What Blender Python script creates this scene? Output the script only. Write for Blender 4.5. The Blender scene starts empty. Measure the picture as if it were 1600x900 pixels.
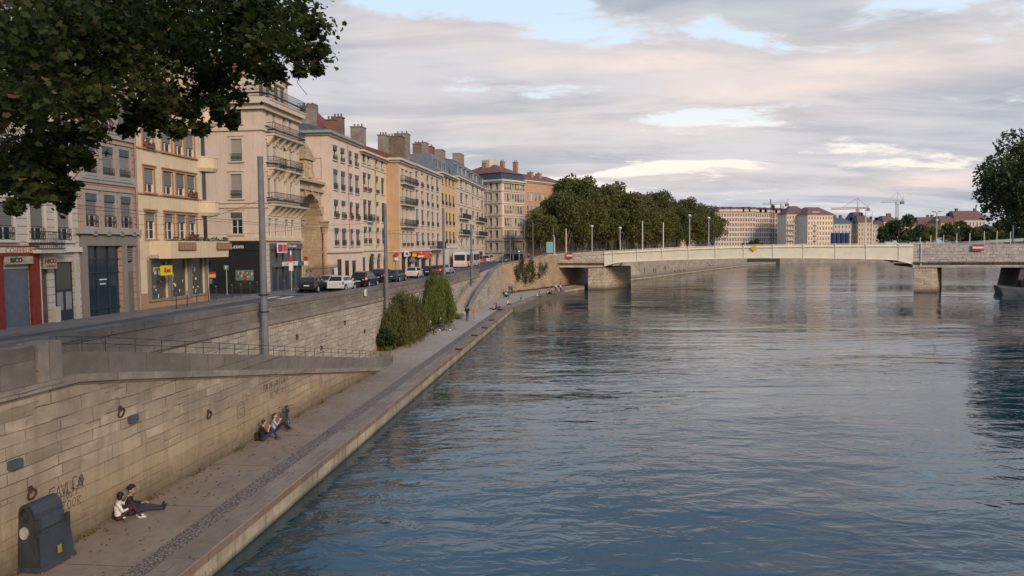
import bpy, bmesh, math, random
import numpy as np
from mathutils import Vector, Matrix
random.seed(7)
SC = bpy.context.scene
COL = SC.collection
R = math.radians
# ---------------------------------------------------------------- camera
EYE = Vector((0, 0, 9.4)); FPX = 1155.0
PITCH = math.atan(66/1155); ROLL = .008
_f = Vector((0, math.cos(PITCH), -math.sin(PITCH)))
_r = Vector((1, 0, 0)); _u = Vector((0, math.sin(PITCH), math.cos(PITCH)))
CR = _r*math.cos(ROLL) - _u*math.sin(ROLL)
CU = _u*math.cos(ROLL) + _r*math.sin(ROLL)
cam_d = bpy.data.cameras.new('camera'); cam = bpy.data.objects.new('camera', cam_d); COL.objects.link(cam)
M = Matrix((CR, CU, -_f)).transposed().to_4x4(); M.translation = EYE
cam.matrix_world = M
cam_d.sensor_width = 36; cam_d.lens = 36*FPX/1600; cam_d.clip_end = 9000; cam_d.clip_start = .1
SC.camera = cam
SC.view_settings.view_transform = 'Standard'; SC.view_settings.look = 'None'
SC.view_settings.exposure = 0.08; SC.view_settings.gamma = 1
# ---------------------------------------------------------------- world
SUN_AZ, SUN_EL = 147.0, 25.0
W = bpy.data.worlds.new('World'); SC.world = W; W.use_nodes = True
nt = W.node_tree; nt.nodes.clear()
class NT:
    def __init__(s, tree): s.t = tree; s.n = tree.nodes; s.l = tree.links
    def node(s, typ, **kw):
        n = s.n.new(typ)
        for k, v in kw.items(): setattr(n, k, v)
        return n
    def val(s, sock, v):
        if isinstance(v, (int, float)): sock.default_value = v
        elif isinstance(v, tuple):
            sock.default_value = v if len(v) == len(sock.default_value) else v+(1,)
        elif v is not None: s.l.new(v, sock)
    def math(s, op, a, b=None, c=None, clamp=False):
        n = s.node('ShaderNodeMath', operation=op); n.use_clamp = clamp
        s.val(n.inputs[0], a)
        if b is not None: s.val(n.inputs[1], b)
        if c is not None: s.val(n.inputs[2], c)
        return n.outputs[0]
    def mix(s, fac, a, b, mode='MIX'):
        n = s.node('ShaderNodeMix', data_type='RGBA', blend_type=mode)
        s.val(n.inputs[0], fac); s.val(n.inputs[6], a); s.val(n.inputs[7], b)
        return n.outputs[2]
    def ramp(s, fac, stops, interp='LINEAR'):
        n = s.node('ShaderNodeValToRGB'); n.color_ramp.interpolation = interp
        e = n.color_ramp.elements
        while len(e) < len(stops): e.new(.5)
        for i, (p, c) in enumerate(stops):
            e[i].position = p; e[i].color = (c, c, c, 1) if isinstance(c, (int, float)) else tuple(c)+(1,)
        s.val(n.inputs[0], fac); return n.outputs[0]
    def noise(s, vec, scale, detail=4, rough=.5, dist=0):
        n = s.node('ShaderNodeTexNoise'); n.inputs['Scale'].default_value = scale
        n.inputs['Detail'].default_value = detail; n.inputs['Roughness'].default_value = rough
        n.inputs['Distortion'].default_value = dist
        if vec is not None: s.l.new(vec, n.inputs['Vector'])
        return n.outputs[0]
    def mapping(s, vec, scale=(1, 1, 1), rot=(0, 0, 0), loc=(0, 0, 0)):
        n = s.node('ShaderNodeMapping'); s.l.new(vec, n.inputs[0])
        n.inputs['Scale'].default_value = scale; n.inputs['Rotation'].default_value = rot; n.inputs['Location'].default_value = loc
        return n.outputs[0]
w = NT(nt)
tc = w.node('ShaderNodeTexCoord').outputs['Generated']
sep = w.node('ShaderNodeSeparateXYZ'); w.l.new(tc, sep.inputs[0])
dx, dy, dz = sep.outputs
el = w.math('ARCSINE', dz)                       # elevation, radians
az = w.math('ARCTAN2', dx, dy)                   # azimuth from +Y
sky = w.node('ShaderNodeTexSky', sky_type='NISHITA'); sky.sun_disc = False
sky.sun_elevation = R(SUN_EL); sky.sun_rotation = R(SUN_AZ)
sky.air_density = 1.2; sky.dust_density = 1.0
# cloud layer laid out as a flat deck seen from below
zz = w.math('ADD', w.math('MAXIMUM', dz, 0.0), .13)
cx = w.math('DIVIDE', dx, zz); cy = w.math('DIVIDE', dy, zz)
cv = w.node('ShaderNodeCombineXYZ'); w.l.new(cx, cv.inputs[0]); w.l.new(cy, cv.inputs[1])
p1 = w.mapping(cv.outputs[0], scale=(.75, 1.0, 1), rot=(0, 0, R(-14)), loc=(3.1, 1.7, 0))
n1 = w.noise(p1, 1.9, 11, .62, .3)
n2 = w.noise(w.mapping(cv.outputs[0], scale=(.55, 1.5, 1), rot=(0, 0, R(-8)), loc=(7, 2, 0)), 1.7, 9, .58, .4)
def blob(a, e, wa, we):                           # soft ellipse in the sky, degrees
    x = w.math('DIVIDE', w.math('SUBTRACT', az, R(a)), R(wa)); y = w.math('DIVIDE', w.math('SUBTRACT', el, R(e)), R(we))
    return w.math('POWER', 2.718, w.math('MULTIPLY', -1.0, w.math('ADD', w.math('MULTIPLY', x, x), w.math('MULTIPLY', y, y))))
def total(lst):
    o = None
    for t in lst:
        b = w.math('MULTIPLY', blob(*t[:4]), t[4]); o = b if o is None else w.math('ADD', o, b)
    return o
# openings in the cloud: (azimuth, elevation, width, height, weight)
gaps = total([(15, 9.0, 6.5, .95, .42), (1, 18.2, 7, 2.0, .34), (-9, 17.6, 6, 1.4, .22), (5, 15.0, 6, .8, .2), (-3, 12, 5, .6, .12), (6, 4.7, 8, .75, .33), (16, 5.5, 7, .6, .26),
              (26, 6.2, 6, .45, .16), (12, 5.9, 4, .5, .2), (31, 9.0, 4, .7, .2), (12, 15.5, 10, 1.3, .22), (32, 17.2, 7, 1.2, .3), (26, 13, 8, 1.0, .15),
              (20, 17.5, 4, 2.0, -.25), (25, 18.0, 7, 1.4, -.2), (33, 5.5, 6, 1.2, .16)])
hi = w.math('MULTIPLY', w.math('SMOOTH_MIN', w.math('MAXIMUM', w.math('SUBTRACT', el, R(17)), 0.0), R(22), .1), 1.15)
nn = w.math('SUBTRACT', w.math('ADD', w.math('MULTIPLY', w.math('SUBTRACT', n1, .5), 1.5), .56), gaps)
nn = w.math('SUBTRACT', nn, hi)
cover = w.ramp(nn, [(.27, 0), (.40, 1)], 'EASE')
# cloud colour: grey mauve undersides, warm crests, darker bands
warm = total([(11, 13.6, 6, .9, .8), (2, 13.5, 5, .9, .5), (12, 4.8, 16, 1.2, .4), (27, 12.5, 11, 1.8, .8), (18, 10.8, 8, .7, .4), (-6, 15.5, 8, 1.6, .5), (6, 9, 18, 2.5, .3), (16, 9.8, 12, 4, .3), (-8, 8, 12, 4, .25), (29, 4.2, 5, .8, .8)])
nb = w.ramp(n2, [(.34, 0), (.62, 1)], 'EASE')
shade = w.mix(nb, (.375, .425, .50), (.635, .635, .68))
lit = w.math('MULTIPLY', warm, w.ramp(n1, [(.36, .25), (.62, 1)]), clamp=True)
cloud = w.mix(lit, shade, (.94, .78, .70))
thin = w.ramp(nn, [(.22, 1), (.45, 0)])
cloud = w.mix(w.math('MULTIPLY', thin, .55), cloud, (.95, .86, .80))
elr = w.math('DIVIDE', el, R(90))
clear = w.ramp(elr, [(0, (1.0, .86, .70)), (.075, (1.06, .97, .86)), (.12, (.80, .92, 1.0)), (.21, (.66, .84, 1.04)), (.27, (.42, .66, 1.0)), (.45, (.24, .46, .88)), (1, (.16, .34, .70))])
cloud = w.mix(w.ramp(elr, [(.19, 0), (.36, 1)]), cloud, (.18, .31, .50))
clear = w.mix(.12, w.mix(1.0, clear, (10., 10., 10.), 'MULTIPLY'), sky.outputs[0])
cloud10 = w.mix(1.0, cloud, (10., 10., 10.), 'MULTIPLY')
skyc = w.mix(cover, clear, cloud10)
# the part of the sky behind and beside the viewer is a brighter, warmer dusk glow
back = blob(SUN_AZ, 18, 48, 24)
skyc = w.mix(w.math('MULTIPLY', back, .85), skyc, (13.0, 10.6, 8.8))
bg = w.node('ShaderNodeBackground'); bg.inputs[1].default_value = .1; w.l.new(skyc, bg.inputs[0])
w.l.new(bg.outputs[0], w.node('ShaderNodeOutputWorld').inputs[0])
sd = bpy.data.lights.new('sun', 'SUN'); sd.energy = 2.7; sd.angle = R(16); sd.color = (1.0, .80, .62)
so = bpy.data.objects.new('sun', sd); COL.objects.link(so)
sv = Vector((math.sin(R(SUN_AZ))*math.cos(R(SUN_EL)), math.cos(R(SUN_AZ))*math.cos(R(SUN_EL)), math.sin(R(SUN_EL))))
so.rotation_euler = sv.to_track_quat('Z', 'Y').to_euler()
# ---------------------------------------------------------------- helpers
def ray(px, py): return (_f + CR*((px-800)/FPX) + CU*((450-py)/FPX))
def on_z(px, py, z): d = ray(px, py); return EYE + d*((z-EYE.z)/d.z)
def on_y(px, py, Y): d = ray(px, py); return EYE + d*(Y/d.y)
def on_wall(px, py, O, u):                       # (distance along u from O, height) where a pixel meets a vertical plane
    d = ray(px, py); det = d.x*(-u[1]) + d.y*u[0]
    lam = (O[0]*(-u[1]) + O[1]*u[0])/det
    P = EYE + d*lam
    return ((P.x-O[0])*u[0] + (P.y-O[1])*u[1], P.z)
def px_col(px, py, O, u): return on_wall(px, py, O, u)
class MB:
    def __init__(s): s.v = []; s.f = []; s.m = []; s.uv = {}
    def add(s, vs, fs, mi=0):
        k = len(s.v); s.v += [tuple(p) for p in vs]
        for f in fs: s.f.append(tuple(k+i for i in f)); s.m.append(mi)
        return s
    def poly(s, pts, mi=0): return s.add(pts, [tuple(range(len(pts)))], mi)
    def box(s, x0, x1, y0, y1, z0, z1, mi=0):
        return s.add([(x0,y0,z0),(x1,y0,z0),(x1,y1,z0),(x0,y1,z0),(x0,y0,z1),(x1,y0,z1),(x1,y1,z1),(x0,y1,z1)],
                     [(0,3,2,1),(4,5,6,7),(0,1,5,4),(1,2,6,5),(2,3,7,6),(3,0,4,7)], mi)
    def hexa(s, lo, hi, mi=0):                   # two loops of equal length, counterclockwise from above
        n = len(lo); return s.add(list(lo)+list(hi), [tuple(range(n))[::-1], tuple(range(n, 2*n))]+[(i, (i+1)%n, n+(i+1)%n, n+i) for i in range(n)], mi)
    def prism(s, pts, z0, z1, mi=0): return s.hexa([(x, y, z0) for x, y in pts], [(x, y, z1) for x, y in pts], mi)
    def tube(s, p0, p1, r0, r1=None, n=8, mi=0, caps=True):
        r1 = r0 if r1 is None else r1; p0 = Vector(p0); p1 = Vector(p1); d = (p1-p0)
        if d.length < 1e-6: return s
        q = d.to_track_quat('Z', 'Y'); a = [q @ Vector((math.cos(2*math.pi*i/n), math.sin(2*math.pi*i/n), 0)) for i in range(n)]
        fs = [(i, (i+1)%n, n+(i+1)%n, n+i) for i in range(n)]
        if caps: fs += [tuple(range(n))[::-1], tuple(range(n, 2*n))]
        return s.add([p0+x*r0 for x in a]+[p1+x*r1 for x in a], fs, mi)
    def path(s, pts, r, n=6, mi=0):
        for a, b in zip(pts[:-1], pts[1:]): s.tube(a, b, r, r, n, mi)
        return s
    def lathe(s, prof, n=12, mi=0, c=(0, 0, 0)):
        vs = [(c[0]+r*math.cos(2*math.pi*i/n), c[1]+r*math.sin(2*math.pi*i/n), c[2]+z) for r, z in prof for i in range(n)]
        fs = [(j*n+i, j*n+(i+1)%n, (j+1)*n+(i+1)%n, (j+1)*n+i) for j in range(len(prof)-1) for i in range(n)]
        fs += [tuple(range(n))[::-1], tuple(range((len(prof)-1)*n, len(prof)*n))]
        return s.add(vs, fs, mi)
    def ell(s, c, r, n=10, m=6, mi=0):
        prof = [(max(.001, math.sin(math.pi*j/m)), -math.cos(math.pi*j/m)) for j in range(m+1)]
        vs = [(c[0]+r[0]*a*math.cos(2*math.pi*i/n), c[1]+r[1]*a*math.sin(2*math.pi*i/n), c[2]+r[2]*b) for a, b in prof for i in range(n)]
        fs = [(j*n+i, j*n+(i+1)%n, (j+1)*n+(i+1)%n, (j+1)*n+i) for j in range(m) for i in range(n)]
        return s.add(vs, fs, mi)
    def torus(s, c, R0, r, axis=(0, 1, 0), n=20, m=6, mi=0):
        q = Vector(axis).to_track_quat('Z', 'Y'); vs = []
        for i in range(n):
            a = 2*math.pi*i/n
            for j in range(m):
                b = 2*math.pi*j/m; p = Vector(((R0+r*math.cos(b))*math.cos(a), (R0+r*math.cos(b))*math.sin(a), r*math.sin(b)))
                vs.append(Vector(c)+q @ p)
        return s.add(vs, [(i*m+j, ((i+1)%n)*m+j, ((i+1)%n)*m+(j+1)%m, i*m+(j+1)%m) for i in range(n) for j in range(m)], mi)
    def strip(s, A, B, mi=0):                    # quads between two polylines
        for i in range(len(A)-1): s.poly([A[i], A[i+1], B[i+1], B[i]], mi)
        return s
    def xf(s, mat, start=0):
        for i in range(start, len(s.v)): s.v[i] = tuple(mat @ Vector(s.v[i]))
        return s
    def mesh(s, name, mats, smooth=False, uvrot=0):
        me = bpy.data.meshes.new(name); me.from_pydata(s.v, [], s.f)
        for mt in (mats if isinstance(mats, (list, tuple)) else [mats]): me.materials.append(mt)
        me.polygons.foreach_set('material_index', s.m)
        uvl = me.uv_layers.new(name='UVMap').data; c, sn = math.cos(uvrot), math.sin(uvrot)
        for p in me.polygons:
            n = p.normal
            for li in p.loop_indices:
                co = me.vertices[me.loops[li].vertex_index].co
                if abs(n.z) > .75: uvl[li].uv = (co.x*c+co.y*sn, -co.x*sn+co.y*c)
                else:
                    h = math.hypot(n.x, n.y) or 1; uvl[li].uv = ((-n.y*co.x+n.x*co.y)/h, co.z)
        if smooth: me.polygons.foreach_set('use_smooth', [True]*len(me.polygons))
        me.update(); return me
    def build(s, name, mats, parent=None, smooth=False, uvrot=0):
        o = bpy.data.objects.new(name, s.mesh(name, mats, smooth, uvrot)); COL.objects.link(o)
        if parent is not None: o.parent = parent
        return o
def tag(o, label=None, cat=None, group=None, kind=None):
    if label: o['label'] = label
    if cat: o['category'] = cat
    if group: o['group'] = group
    if kind: o['kind'] = kind
    return o
def empty(name, loc=(0, 0, 0), rz=0, label=None, cat=None, group=None):
    o = bpy.data.objects.new(name, None); COL.objects.link(o); o.location = loc; o.rotation_euler = (0, 0, rz)
    o.empty_display_size = .3
    return tag(o, label, cat, group)
def kids(o, _c={}): return [c for c in COL.objects if c.parent is o]
def tree_of(o, idx): return [(c, tree_of(c, idx)) for c in idx.get(o.name, [])]
def copy_tree(o, loc=None, rz=None, label=None, scale=None, reg=None):
    idx = {}
    for c in COL.objects:
        if c.parent: idx.setdefault(c.parent.name, []).append(c)
    def cp(x, par):
        c = x.copy(); COL.objects.link(c); c.parent = par
        for k in idx.get(x.name, []): cp(k, c)
        return c
    r = cp(o, o.parent)
    if loc is not None: r.location = loc
    if rz is not None: r.rotation_euler = (0, 0, rz)
    if label: r['label'] = label
    if scale: r.scale = (scale,)*3
    return r
def link(me, name, parent=None, loc=(0, 0, 0)):
    o = bpy.data.objects.new(name, me); COL.objects.link(o); o.location = loc
    if parent is not None: o.parent = parent
    return o
# ---------------------------------------------------------------- materials
MT = {}
def base(name):
    m = bpy.data.materials.new(name); m.use_nodes = True; t = NT(m.node_tree); b = t.n['Principled BSDF']; MT[name] = m
    return m, t, b
def plain(name, col, rough=.7, var=.18, scale=3.0, metal=0, bump=0, spec=.4, obj=False):
    m, t, b = base(name)
    tcn = t.node('ShaderNodeTexCoord'); v = tcn.outputs['Object']
    n = t.noise(v, scale, 5, .6)
    f = t.ramp(n, [(.3, 0), (.7, 1)])
    c = t.mix(f, tuple(x*(1-var) for x in col), tuple(min(1, x*(1+var)) for x in col))
    t.l.new(c, b.inputs['Base Color']); b.inputs['Roughness'].default_value = rough; b.inputs['Metallic'].default_value = metal
    b.inputs['Specular IOR Level'].default_value = spec
    if bump:
        bn = t.node('ShaderNodeBump'); bn.inputs['Strength'].default_value = bump; bn.inputs['Distance'].default_value = .02
        t.l.new(t.noise(v, scale*8, 4, .6), bn.inputs['Height']); t.l.new(bn.outputs[0], b.inputs['Normal'])
    return m
def stucco(name, col, var=.13, dirt=.35, lines=0):
    m, t, b = base(name); uv = t.node('ShaderNodeTexCoord').outputs['UV']
    n = t.noise(t.mapping(uv, (.25, .25, 1)), 2.2, 6, .6)
    c = t.mix(t.ramp(n, [(.3, 0), (.7, 1)]), tuple(x*(1-var) for x in col), tuple(min(1, x*(1+var*.6)) for x in col))
    st = t.noise(t.mapping(uv, (1.6, .12, 1)), 2.4, 6, .62)          # rain streaks
    c = t.mix(t.math('MULTIPLY', t.ramp(st, [(.52, 0), (.75, 1)]), dirt), c, tuple(x*.45 for x in col))
    fine = t.noise(uv, 9, 4, .6)
    c = t.mix(t.math('MULTIPLY', t.ramp(fine, [(.45, 0), (.8, 1)]), .18), c, tuple(x*.6 for x in col))
    bn = t.node('ShaderNodeBump'); bn.inputs['Strength'].default_value = .35; bn.inputs['Distance'].default_value = .02
    h = fine
    if lines:
        br = t.node('ShaderNodeTexBrick'); t.l.new(uv, br.inputs[0]); br.inputs['Scale'].default_value = 1
        br.inputs['Mortar Size'].default_value = .025; br.inputs['Brick Width'].default_value = 40; br.inputs['Row Height'].default_value = lines
        br.inputs['Color1'].default_value = (1,1,1,1); br.inputs['Color2'].default_value = (1,1,1,1); br.inputs['Mortar'].default_value = (0,0,0,1)
        c = t.mix(br.outputs['Fac'], c, tuple(x*.45 for x in col)); h = t.math('SUBTRACT', fine, br.outputs['Fac'])
    t.l.new(h, bn.inputs['Height']); t.l.new(bn.outputs[0], b.inputs['Normal'])
    t.l.new(c, b.inputs['Base Color']); b.inputs['Roughness'].default_value = .88; b.inputs['Specular IOR Level'].default_value = .25
    return m
def ashlar(name, c1, c2, mortar, bw=1.3, rh=.42, msz=.018, stain=(.10, .09, .07), samt=.5, warm=None, wamt=0, top=None, bump=.7, seed=0, streak=.0, low=None):
    m, t, b = base(name); uv = t.node('ShaderNodeTexCoord').outputs['UV']
    wob = t.noise(uv, .8, 3, .5); sc_ = t.node('ShaderNodeCombineXYZ'); t.l.new(t.math('MULTIPLY', t.math('SUBTRACT', wob, .5), .10), sc_.inputs[1]); t.l.new(t.math('MULTIPLY', t.math('SUBTRACT', t.noise(t.mapping(uv, (1,1,1), (0,0,0), (9,4,0)), 1.7, 3, .5), .5), .12), sc_.inputs[0])
    ad = t.node('ShaderNodeVectorMath', operation='ADD'); t.l.new(t.mapping(uv, (1,1,1), (0,0,0), (seed, seed*.37, 0)), ad.inputs[0]); t.l.new(sc_.outputs[0], ad.inputs[1]); v = ad.outputs[0]
    br = t.node('ShaderNodeTexBrick'); t.l.new(v, br.inputs[0]); br.inputs['Scale'].default_value = 1; br.offset = .43; br.squash = .7; br.squash_frequency = 3
    br.inputs['Mortar Size'].default_value = msz; br.inputs['Mortar Smooth'].default_value = .3; br.inputs['Brick Width'].default_value = bw; br.inputs['Row Height'].default_value = rh
    br.inputs['Color1'].default_value = c1+(1,); br.inputs['Color2'].default_value = c2+(1,); br.inputs['Mortar'].default_value = mortar+(1,); br.inputs['Bias'].default_value = -.1
    br2 = t.node('ShaderNodeTexBrick'); t.l.new(t.mapping(v, (1, 1, 1), (0, 0, 0), (.31, .07, 0)), br2.inputs[0]); br2.inputs['Scale'].default_value = 1; br2.offset = .37; br2.squash = 1.4; br2.squash_frequency = 2
    br2.inputs['Mortar Size'].default_value = msz*.8; br2.inputs['Mortar Smooth'].default_value = .3; br2.inputs['Brick Width'].default_value = bw*.62; br2.inputs['Row Height'].default_value = rh*.72
    for k_, c_ in (('Color1', tuple(x*1.12 for x in c1)), ('Color2', tuple(x*.92 for x in c2)), ('Mortar', mortar)): br2.inputs[k_].default_value = c_+(1,)
    sel = t.ramp(t.noise(t.mapping(uv, (.35, .8, 1), (0,0,0), (seed+3, 1, 0)), .9, 3, .5), [(.50, 0), (.52, 1)])
    bcol = t.mix(sel, br.outputs['Color'], br2.outputs['Color']); bfac = t.math('ADD', t.math('MULTIPLY', br.outputs['Fac'], t.math('SUBTRACT', 1.0, sel)), t.math('MULTIPLY', br2.outputs['Fac'], sel))
    # joints fade where the stones were pointed over
    mask = t.ramp(t.noise(t.mapping(uv, (.5, .9, 1), (0,0,0), (4,2,0)), 1.3, 4, .6), [(.38, .12), (.60, 1)])
    avg = tuple((a+b_)/2 for a, b_ in zip(c1, c2))
    blk = t.mix(t.math('MULTIPLY', bfac, t.math('SUBTRACT', 1.0, mask)), bcol, avg)
    big = t.noise(t.mapping(uv, (.22, .35, 1), (0,0,0), (seed,0,0)), 1.4, 7, .62, .4)
    c = t.mix(t.math('MULTIPLY', t.ramp(big, [(.42, 0), (.70, 1)]), samt), blk, stain)
    med = t.noise(uv, 2.6, 8, .68)
    c = t.mix(t.math('MULTIPLY', t.ramp(med, [(.45, 0), (.8, 1)]), .55), c, tuple(x*.42 for x in avg))
    c = t.mix(t.math('MULTIPLY', t.ramp(t.noise(uv, 5.2, 6, .7), [(.55, 0), (.8, 1)]), .35), c, tuple(min(1, x*1.6) for x in avg))
    if warm is not None:
        wz = t.node('ShaderNodeSeparateXYZ'); t.l.new(uv, wz.inputs[0])
        wn = t.noise(t.mapping(uv, (.16, .45, 1), (0,0,0), (2,5,0)), 1.6, 5, .6)
        wzr = t.ramp(t.math('DIVIDE', t.math('ADD', wz.outputs[1], t.math('MULTIPLY', wn, 2.4)), 7.0), [(.40, 1), (.72, .0)], 'EASE')
        c = t.mix(t.math('MULTIPLY', t.math('MULTIPLY', t.ramp(wn, [(.30, .35), (.58, 1)]), wzr), wamt), c, warm)
    if streak:
        st = t.noise(t.mapping(uv, (1.5, .10, 1)), 2.2, 6, .6)
        c = t.mix(t.math('MULTIPLY', t.ramp(st, [(.50, 0), (.66, 1)]), streak), c, stain)
    if low is not None:
        sp = t.node('ShaderNodeSeparateXYZ'); t.l.new(uv, sp.inputs[0])
        e = t.math('ADD', sp.outputs[1], t.math('MULTIPLY', t.math('SUBTRACT', med, .5), low[2]))
        c = t.mix(t.ramp(t.math('DIVIDE', t.math('SUBTRACT', e, low[0]), low[1]-low[0]), [(0, low[4]), (1, 0)], 'EASE'), c, low[3])
    bn = t.node('ShaderNodeBump'); bn.inputs['Strength'].default_value = bump; bn.inputs['Distance'].default_value = .04
    h = t.math('SUBTRACT', t.math('MULTIPLY', med, .9), t.math('MULTIPLY', bfac, mask))
    t.l.new(h, bn.inputs['Height']); t.l.new(bn.outputs[0], b.inputs['Normal'])
    t.l.new(c, b.inputs['Base Color']); b.inputs['Roughness'].default_value = .9; b.inputs['Specular IOR Level'].default_value = .2
    return m
def glassy(name, col, rough=.12, var=.5):
    m, t, b = base(name); v = t.node('ShaderNodeTexCoord').outputs['Object']
    oi = t.node('ShaderNodeObjectInfo').outputs['Random']
    c = t.mix(oi, tuple(x*(1-var) for x in col), tuple(x*(1+var) for x in col))
    t.l.new(c, b.inputs['Base Color']); b.inputs['Roughness'].default_value = rough; b.inputs['IOR'].default_value = 1.5
    bn = t.node('ShaderNodeBump'); bn.inputs['Strength'].default_value = .06; bn.inputs['Distance'].default_value = .05
    t.l.new(t.noise(v, 1.5, 2), bn.inputs['Height']); t.l.new(bn.outputs[0], b.inputs['Normal'])
    return m
def leafmat(name, c1, c2, c3, trans=.25, scale=.35):
    m, t, b = base(name); g = t.node('ShaderNodeNewGeometry')
    tcn = t.node('ShaderNodeTexCoord').outputs['Object']; ri = g.outputs['Random Per Island']
    n = t.noise(tcn, scale, 3, .6)
    c = t.mix(t.ramp(n, [(.35, 0), (.65, 1)]), c1, c2)
    c = t.mix(t.math('MULTIPLY', t.node('ShaderNodeObjectInfo').outputs['Random'], .55), c, tuple(x*k for x, k in zip(c2, (1.25, 1.12, .9))))
    c = t.mix(t.ramp(ri, [(.84, 0), (.97, 1)]), c, c3)
    c = t.mix(t.math('MULTIPLY', t.math('FRACT', t.math('MULTIPLY', ri, 7.3)), .45), c, tuple(x*.4 for x in c1))
    t.l.new(c, b.inputs['Base Color']); b.inputs['Roughness'].default_value = .65; b.inputs['Specular IOR Level'].default_value = .22
    tr = t.node('ShaderNodeBsdfTranslucent'); t.l.new(t.mix(1.0, c, (1.3, 1.3, .6), 'MULTIPLY'), tr.inputs[0])
    mx = t.node('ShaderNodeMixShader'); mx.inputs[0].default_value = trans
    t.l.new(b.outputs[0], mx.inputs[1]); t.l.new(tr.outputs[0], mx.inputs[2]); t.l.new(mx.outputs[0], t.n['Material Output'].inputs[0])
    return m
def glow(name, col, s=1.0, e=1.0):
    m, t, b = base(name); b.inputs['Base Color'].default_value = col+(1,); b.inputs['Emission Color'].default_value = col+(1,); b.inputs['Emission Strength'].default_value = e
    return m
iron = plain('iron', (.028, .03, .034), .55, .3); iron_l = plain('iron_grey', (.16, .16, .17), .6, .2)
pole_m = plain('pole_grey', (.135, .14, .15), .6, .25, 1.5); galv = plain('galvanised', (.34, .36, .37), .5, .15)
cream_metal = plain('cream_paint', (.68, .62, .485), .55, .10, .6, bump=.1)
white_m = plain('white_paint', (.62, .61, .58), .6, .1); frame_w = plain('frame_white', (.55, .53, .50), .6, .12)
pane_m = glassy('pane', (.020, .024, .030)); pane_d = glassy('pane_dark', (.010, .016, .022)); pane_l = glassy('pane_light', (.06, .065, .06))
curtain = plain('curtain', (.45, .44, .40), .9, .15); dark_in = plain('dark_room', (.012, .012, .013), .9)
slate = plain('slate', (.085, .10, .125), .6, .3, 2, bump=.3); zinc = plain('zinc', (.12, .145, .165), .5, .2, 1.2)
asphalt = plain('asphalt', (.075, .075, .08), .9, .25, .5, bump=.4); pave = plain('pavement', (.15, .14, .135), .9, .22, .8, bump=.3)
black_m = plain('black', (.012, .012, .013), .6, .2); red_m = plain('red_paint', (.36, .035, .025), .6, .2)
def blindmat(name, c):
    m, t, b = base(name); uv = t.node('ShaderNodeTexCoord').outputs['Object']
    sp = t.node('ShaderNodeSeparateXYZ'); t.l.new(uv, sp.inputs[0])
    sw = t.math('FRACT', t.math('MULTIPLY', sp.outputs[2], 9.0))
    r = t.node('ShaderNodeObjectInfo').outputs['Random']
    c0 = t.mix(r, tuple(x*.75 for x in c), tuple(x*1.2 for x in c))
    cc = t.mix(t.ramp(sw, [(.0, 1), (.25, 0), (.8, 0), (1, 1)]), c0, tuple(x*.35 for x in c))
    t.l.new(cc, b.inputs['Base Color']); b.inputs['Roughness'].default_value = .75
    return m
bl_grey = blindmat('blind_grey', (.17, .175, .17)); bl_blue = blindmat('blind_blue', (.21, .25, .28)); bl_brown = blindmat('blind_brown', (.10, .075, .055)); bl_pale = blindmat('blind_pale', (.36, .35, .32)); bl_red = blindmat('blind_red', (.13, .06, .045))
def tiles(name, c):
    m, t, b = base(name); uv = t.node('ShaderNodeTexCoord').outputs['UV']
    wv = t.node('ShaderNodeTexWave'); wv.inputs['Scale'].default_value = 1.6; wv.inputs['Distortion'].default_value = .8; t.l.new(uv, wv.inputs[0])
    n = t.noise(uv, 1.2, 6, .65)
    cc = t.mix(t.ramp(n, [(.3, 0), (.7, 1)]), tuple(x*.6 for x in c), tuple(x*1.25 for x in c))
    cc = t.mix(t.math('MULTIPLY', wv.outputs[1], .3), cc, tuple(x*.4 for x in c))
    t.l.new(cc, b.inputs['Base Color']); b.inputs['Roughness'].default_value = .9
    return m
tile_r = tiles('roof_tiles', (.20, .085, .055)); tile_f = tiles('roof_tiles_far', (.19, .10, .085))
brick_old = ashlar('old_brick', (.20, .135, .10), (.27, .20, .15), (.06, .05, .045), .5, .16, .02, samt=.6)
brick_grey = ashlar('chimney_grey', (.27, .235, .20), (.33, .29, .25), (.10, .09, .08), .5, .2, .012, samt=.5)
brick_red = ashlar('chimney_red', (.25, .10, .07), (.29, .125, .09), (.15, .07, .05), .4, .15, .012, samt=.4)
# ---------------------------------------------------------------- layout lines (metres; the viewer stands over 0,0)
def lerp(pts, t):
    if t <= pts[0][0]: a, b = pts[0], pts[1]
    elif t >= pts[-1][0]: a, b = pts[-2], pts[-1]
    else:
        for a, b in zip(pts[:-1], pts[1:]):
            if a[0] <= t <= b[0]: break
    k = (t-a[0])/(b[0]-a[0]); return tuple(p+(q-p)*k for p, q in zip(a[1:], b[1:]))
EDGE = [(0, -10.77), (103.5, 0.0), (120, 3.6), (145, 10.1), (164, 19), (189, 29), (310, 97), (350, 125)]
UWP = [(0, -17.6), (24.8, -14.9), (40.3, -13.6), (59.7, -11.1), (92.7, -7.9), (103, -6.9), (109, -6.1), (115, -5.05)]
OWP = [(90, -5.5), (93.3, -5.17), (122, -2.2), (134, -1.75)]
def EX(y): return lerp(EDGE, y)[0]
def UX(y): return lerp(UWP, y)[0]
def OX(y): return lerp(OWP, y)[0]
def FX(y): return .123*y-15.56
def FL(y): return .1245*y-30.94
ZP = .8
ZR = [(0, 5.2), (100, 5.2), (134, 5.4), (186, 5.6), (400, 5.8)]
def zr(y): return lerp(ZR, y)[0]
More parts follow.
